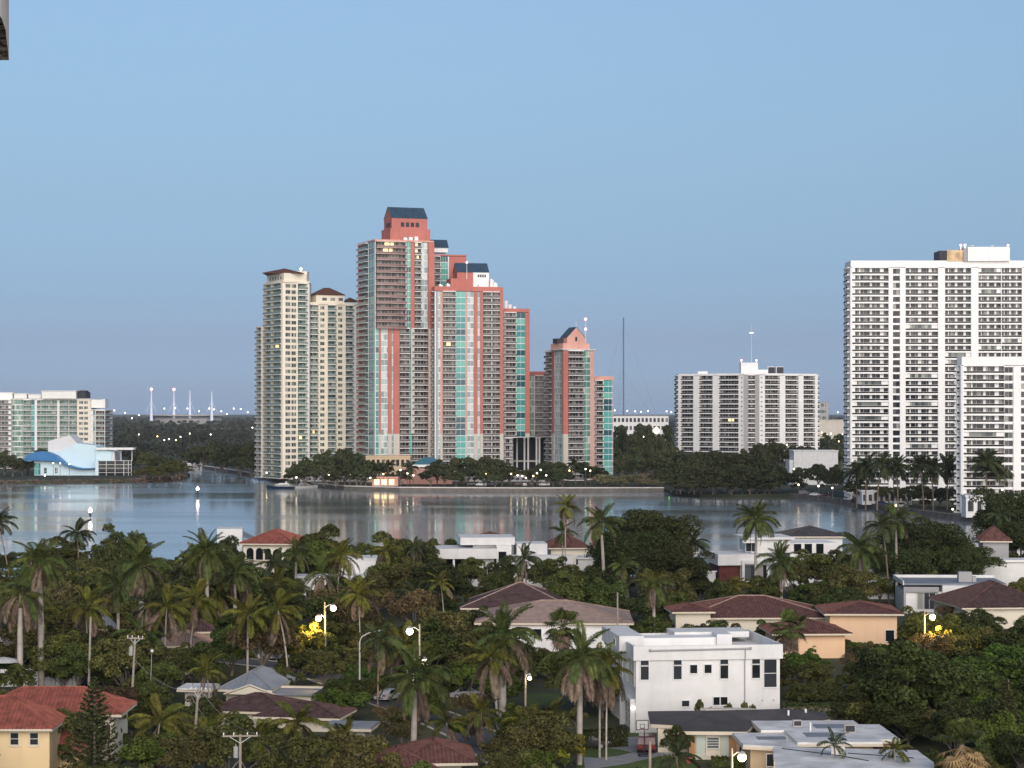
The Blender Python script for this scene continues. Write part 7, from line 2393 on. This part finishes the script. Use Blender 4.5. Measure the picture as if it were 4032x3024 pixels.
# ------------------------------------------------------------------ boats
def boat(x, y, rz, L, label, hullm, fly=True, group=None):
    T = thing('motor_yacht', label, 'boat', (x, y, 0), rz, group)
    vs, fs = [], []
    st = 9
    for i in range(st):
        t = i / (st - 1)
        w = L * .14 * (1 - max(0, (t - .45) / .55) ** 2.2) + .02
        z = L * (.085 + .05 * t * t)
        vs += [(L * (t - .5), -w, z), (L * (t - .5) * (.97), -w * .75, 0), (L * (t - .5) * .95, 0, -.25), (L * (t - .5) * .97, w * .75, 0), (L * (t - .5), w, z)]
    for i in range(st - 1):
        for j in range(4):
            fs.append((i * 5 + j, i * 5 + j + 1, i * 5 + 6 + j, i * 5 + 5 + j))
        fs.append((i * 5, i * 5 + 5, i * 5 + 9, i * 5 + 4))
    fs += [(4, 3, 2, 1, 0)]
    ob('hull', MB().add(vs, fs).mesh('hull', hullm), T)
    z0 = L * .1

    def house(x0, x1, w, za, zb, rake, name, mat):
        m = MB()
        m.add([(x0, -w, za), (x1, -w * .8, za), (x1, w * .8, za), (x0, w, za), (x0 + rake * .2, -w * .9, zb), (x1 - rake, -w * .65, zb), (x1 - rake, w * .65, zb), (x0 + rake * .2, w * .9, zb)],
              [(0, 3, 2, 1), (4, 5, 6, 7), (0, 1, 5, 4), (1, 2, 6, 5), (2, 3, 7, 6), (3, 0, 4, 7)])
        return ob(name, m.mesh(name, mat), T)
    house(-.32 * L, .25 * L, .105 * L, z0, z0 + .07 * L, .1 * L, 'cabin', m_white)
    house(-.30 * L, .235 * L, .107 * L, z0 + .022 * L, z0 + .055 * L, .085 * L, 'window', g_house)
    if fly:
        house(-.28 * L, .08 * L, .085 * L, z0 + .071 * L, z0 + .10 * L, .05 * L, 'flybridge', m_white)
        ob('radar_arch', MB().box(-.22 * L, -.19 * L, -.08 * L, .08 * L, z0 + .155 * L, z0 + .165 * L).box(-.22 * L, -.19 * L, -.08 * L, -.07 * L, z0 + .101 * L, z0 + .154 * L).box(-.22 * L, -.19 * L, .07 * L, .08 * L, z0 + .101 * L, z0 + .154 * L).mesh('radar_arch', m_white), T)
    rl = MB()
    for i in range(5, st):
        t = i / (st - 1)
        w = L * .13 * (1 - max(0, (t - .45) / .55) ** 2.2)
        z = L * (.085 + .05 * t * t)
        rl.tube([(L * (t - .5), -w, z), (L * (t - .5), -w, z + .04 * L)], .03, 4)
    ob('bow_rail', rl.mesh('bow_rail', m_frame), T)
    return T


m_navyhull = M('navy_hull_paint', (.012, .028, .055), .2, .05, spec=.6)
m_whull = M('white_hull_paint', (.72, .72, .72), .25, .04, spec=.6)
p = site(282, 0, D=1075)
boat(p.x, 1068, R(172), 14, 'navy hulled motor yacht moored at the canal mouth', m_navyhull)
p = site(303, 0, D=1062)
boat(p.x, 1078, R(20), 12, 'small white motor boat behind the navy yacht', m_whull)
for i, (xd, D) in enumerate(((402, 1430), (412, 1400), (422, 1452), (400, 1475))):
    p = site(xd / 2.1602, 0, D=D)
    boat(p.x, D, R(170 + 12 * i), 15, 'white motor yacht in the canal marina, ' + ['nearest left', 'nearest right', 'second row right', 'second row left'][i], m_whull, True, 'white yachts in the canal')

# ------------------------------------------------------------------ basketball hoop, fountain plant, pots
p = site(1392 / 2.1602, 1634 / 2.1602, 1.5)
T = thing('basketball_hoop', 'portable basketball hoop with white backboard on the drive', 'basketball hoop', (p.x, p.y, GZ), R(6))
ob('pole', MB().tube([(0, 0, .1), (0, 0, 2.7), (-.3, -.35, 3.3)], .06, 8).mesh('pole', m_bsteel), T)
bb = MB().box(-.95, .35, -.5, -.46, 2.9, 3.9, 0)
for x0, x1, z0, z1 in ((-.97, .37, 2.88, 2.96), (-.97, .37, 3.84, 3.92), (-.97, -.89, 2.961, 3.839), (.29, .37, 2.961, 3.839), (-.55, -.05, 3.05, 3.1), (-.55, -.05, 3.45, 3.5), (-.55, -.5, 3.101, 3.449), (-.1, -.05, 3.101, 3.449)):
    bb.box(x0, x1, -.53, -.503, z0, z1, 1)
ob('backboard', bb.mesh('backboard', [M('grey_backboard', (.45, .45, .44), .4, .05), m_bsteel]), T)
ob('rim', MB().tube([(-.3 + .23 * math.cos(a), -.76 + .23 * math.sin(a), 3.05) for a in [i * math.pi / 6 for i in range(13)]], .02, 5).mesh('rim', m_redtile), T)
nt_ = MB()
for i in range(10):
    a = i * math.pi / 5
    nt_.tube([(-.3 + .22 * math.cos(a), -.76 + .22 * math.sin(a), 3.04), (-.3 + .13 * math.cos(a + .4), -.76 + .13 * math.sin(a + .4), 2.62)], .008, 3)
ob('net', nt_.mesh('net', m_white), T)
ob('base', MB().prism([(-.5, -.4), (.5, -.4), (.6, .7), (-.6, .7)], 0, .22).mesh('base', m_bsteel), T)
p = site(1430 / 2.1602, 1600 / 2.1602, 1.5)
T = thing('bicycle', 'bicycle leaning by the bungalow side wall', 'bicycle', (p.x, 231, GZ), R(10))
for x in (-.5, .5):
    ob('wheel', MB().tube([(x + .34 * math.cos(a), 0, .36 + .34 * math.sin(a)) for a in [i * math.pi / 8 for i in range(17)]], .03, 5).mesh('wheel', m_stone), T)
ob('frame', MB().tube([(-.5, 0, .36), (-.15, 0, .8), (.38, 0, .82), (.5, 0, .36)], .025, 5).tube([(-.15, 0, .8), (0, 0, .36), (.38, 0, .82)], .025, 5).tube([(-.5, 0, .36), (0, 0, .36)], .02, 5).mesh('frame', m_stone), T)
ob('saddle', MB().box(-.3, -.05, -.06, .06, .9, .95).tube([(-.17, 0, .8), (-.18, 0, .9)], .02, 5).mesh('saddle', m_bsteel), T)
ob('handlebar', MB().tube([(.36, -.25, 1.0), (.36, .25, 1.0)], .02, 5).tube([(.38, 0, .8), (.36, 0, 1.0)], .02, 5).mesh('handlebar', m_bsteel), T)
p = site(1473 / 2.1602, 1620 / 2.1602, 1.5)
T = thing('pink_ball_planter', 'small pink round pot on the path by the bungalow', 'pot', (p.x, 227, GZ))
ob('pot', MB().tube([(0, 0, 0), (0, 0, .3), (0, 0, .55), (0, 0, .62)], [.18, .34, .3, .24], 10).mesh('pot', M('pink_pot', (.5, .12, .12), .6, .1)), T)
ob('soil', MB().tube([(0, 0, .5), (0, 0, .625)], .2, 8).mesh('soil', m_earth), T)
for xd, yb, w_, lab in ((1480, 1631, 1.1, 'cream stone bench at the end of the bungalow path'),):
    p = site(xd / 2.1602 + 68, yb / 2.1602, 1.5)
    T = thing('stone_bench', lab, 'bench', (p.x, 221, GZ))
    ob('seat', MB().box(0, 2, 0, .45, .42, .52).mesh('seat', m_stone), T)
    for x in (.2, 1.6):
        ob('leg', MB().box(x, x + .2, .05, .4, 0, .419).mesh('leg', m_stone), T)

# ------------------------------------------------------------------ air
hm_ = bpy.data.materials.new('haze')
hm_.use_nodes = True
nt = hm_.node_tree
for n_ in list(nt.nodes):
    if n_.type == 'BSDF_PRINCIPLED':
        nt.nodes.remove(n_)
pv = nt.nodes.new('ShaderNodeVolumePrincipled')
pv.inputs['Color'].default_value = (.80, .86, .95, 1)
pv.inputs['Density'].default_value = 2.6e-5
nt.links.new(pv.outputs[0], nt.nodes['Material Output'].inputs['Volume'])
o = ob('haze', MB().box(-9500, 9500, -600, 22600, -2.2, 262).mesh('haze', hm_), kind='stuff')
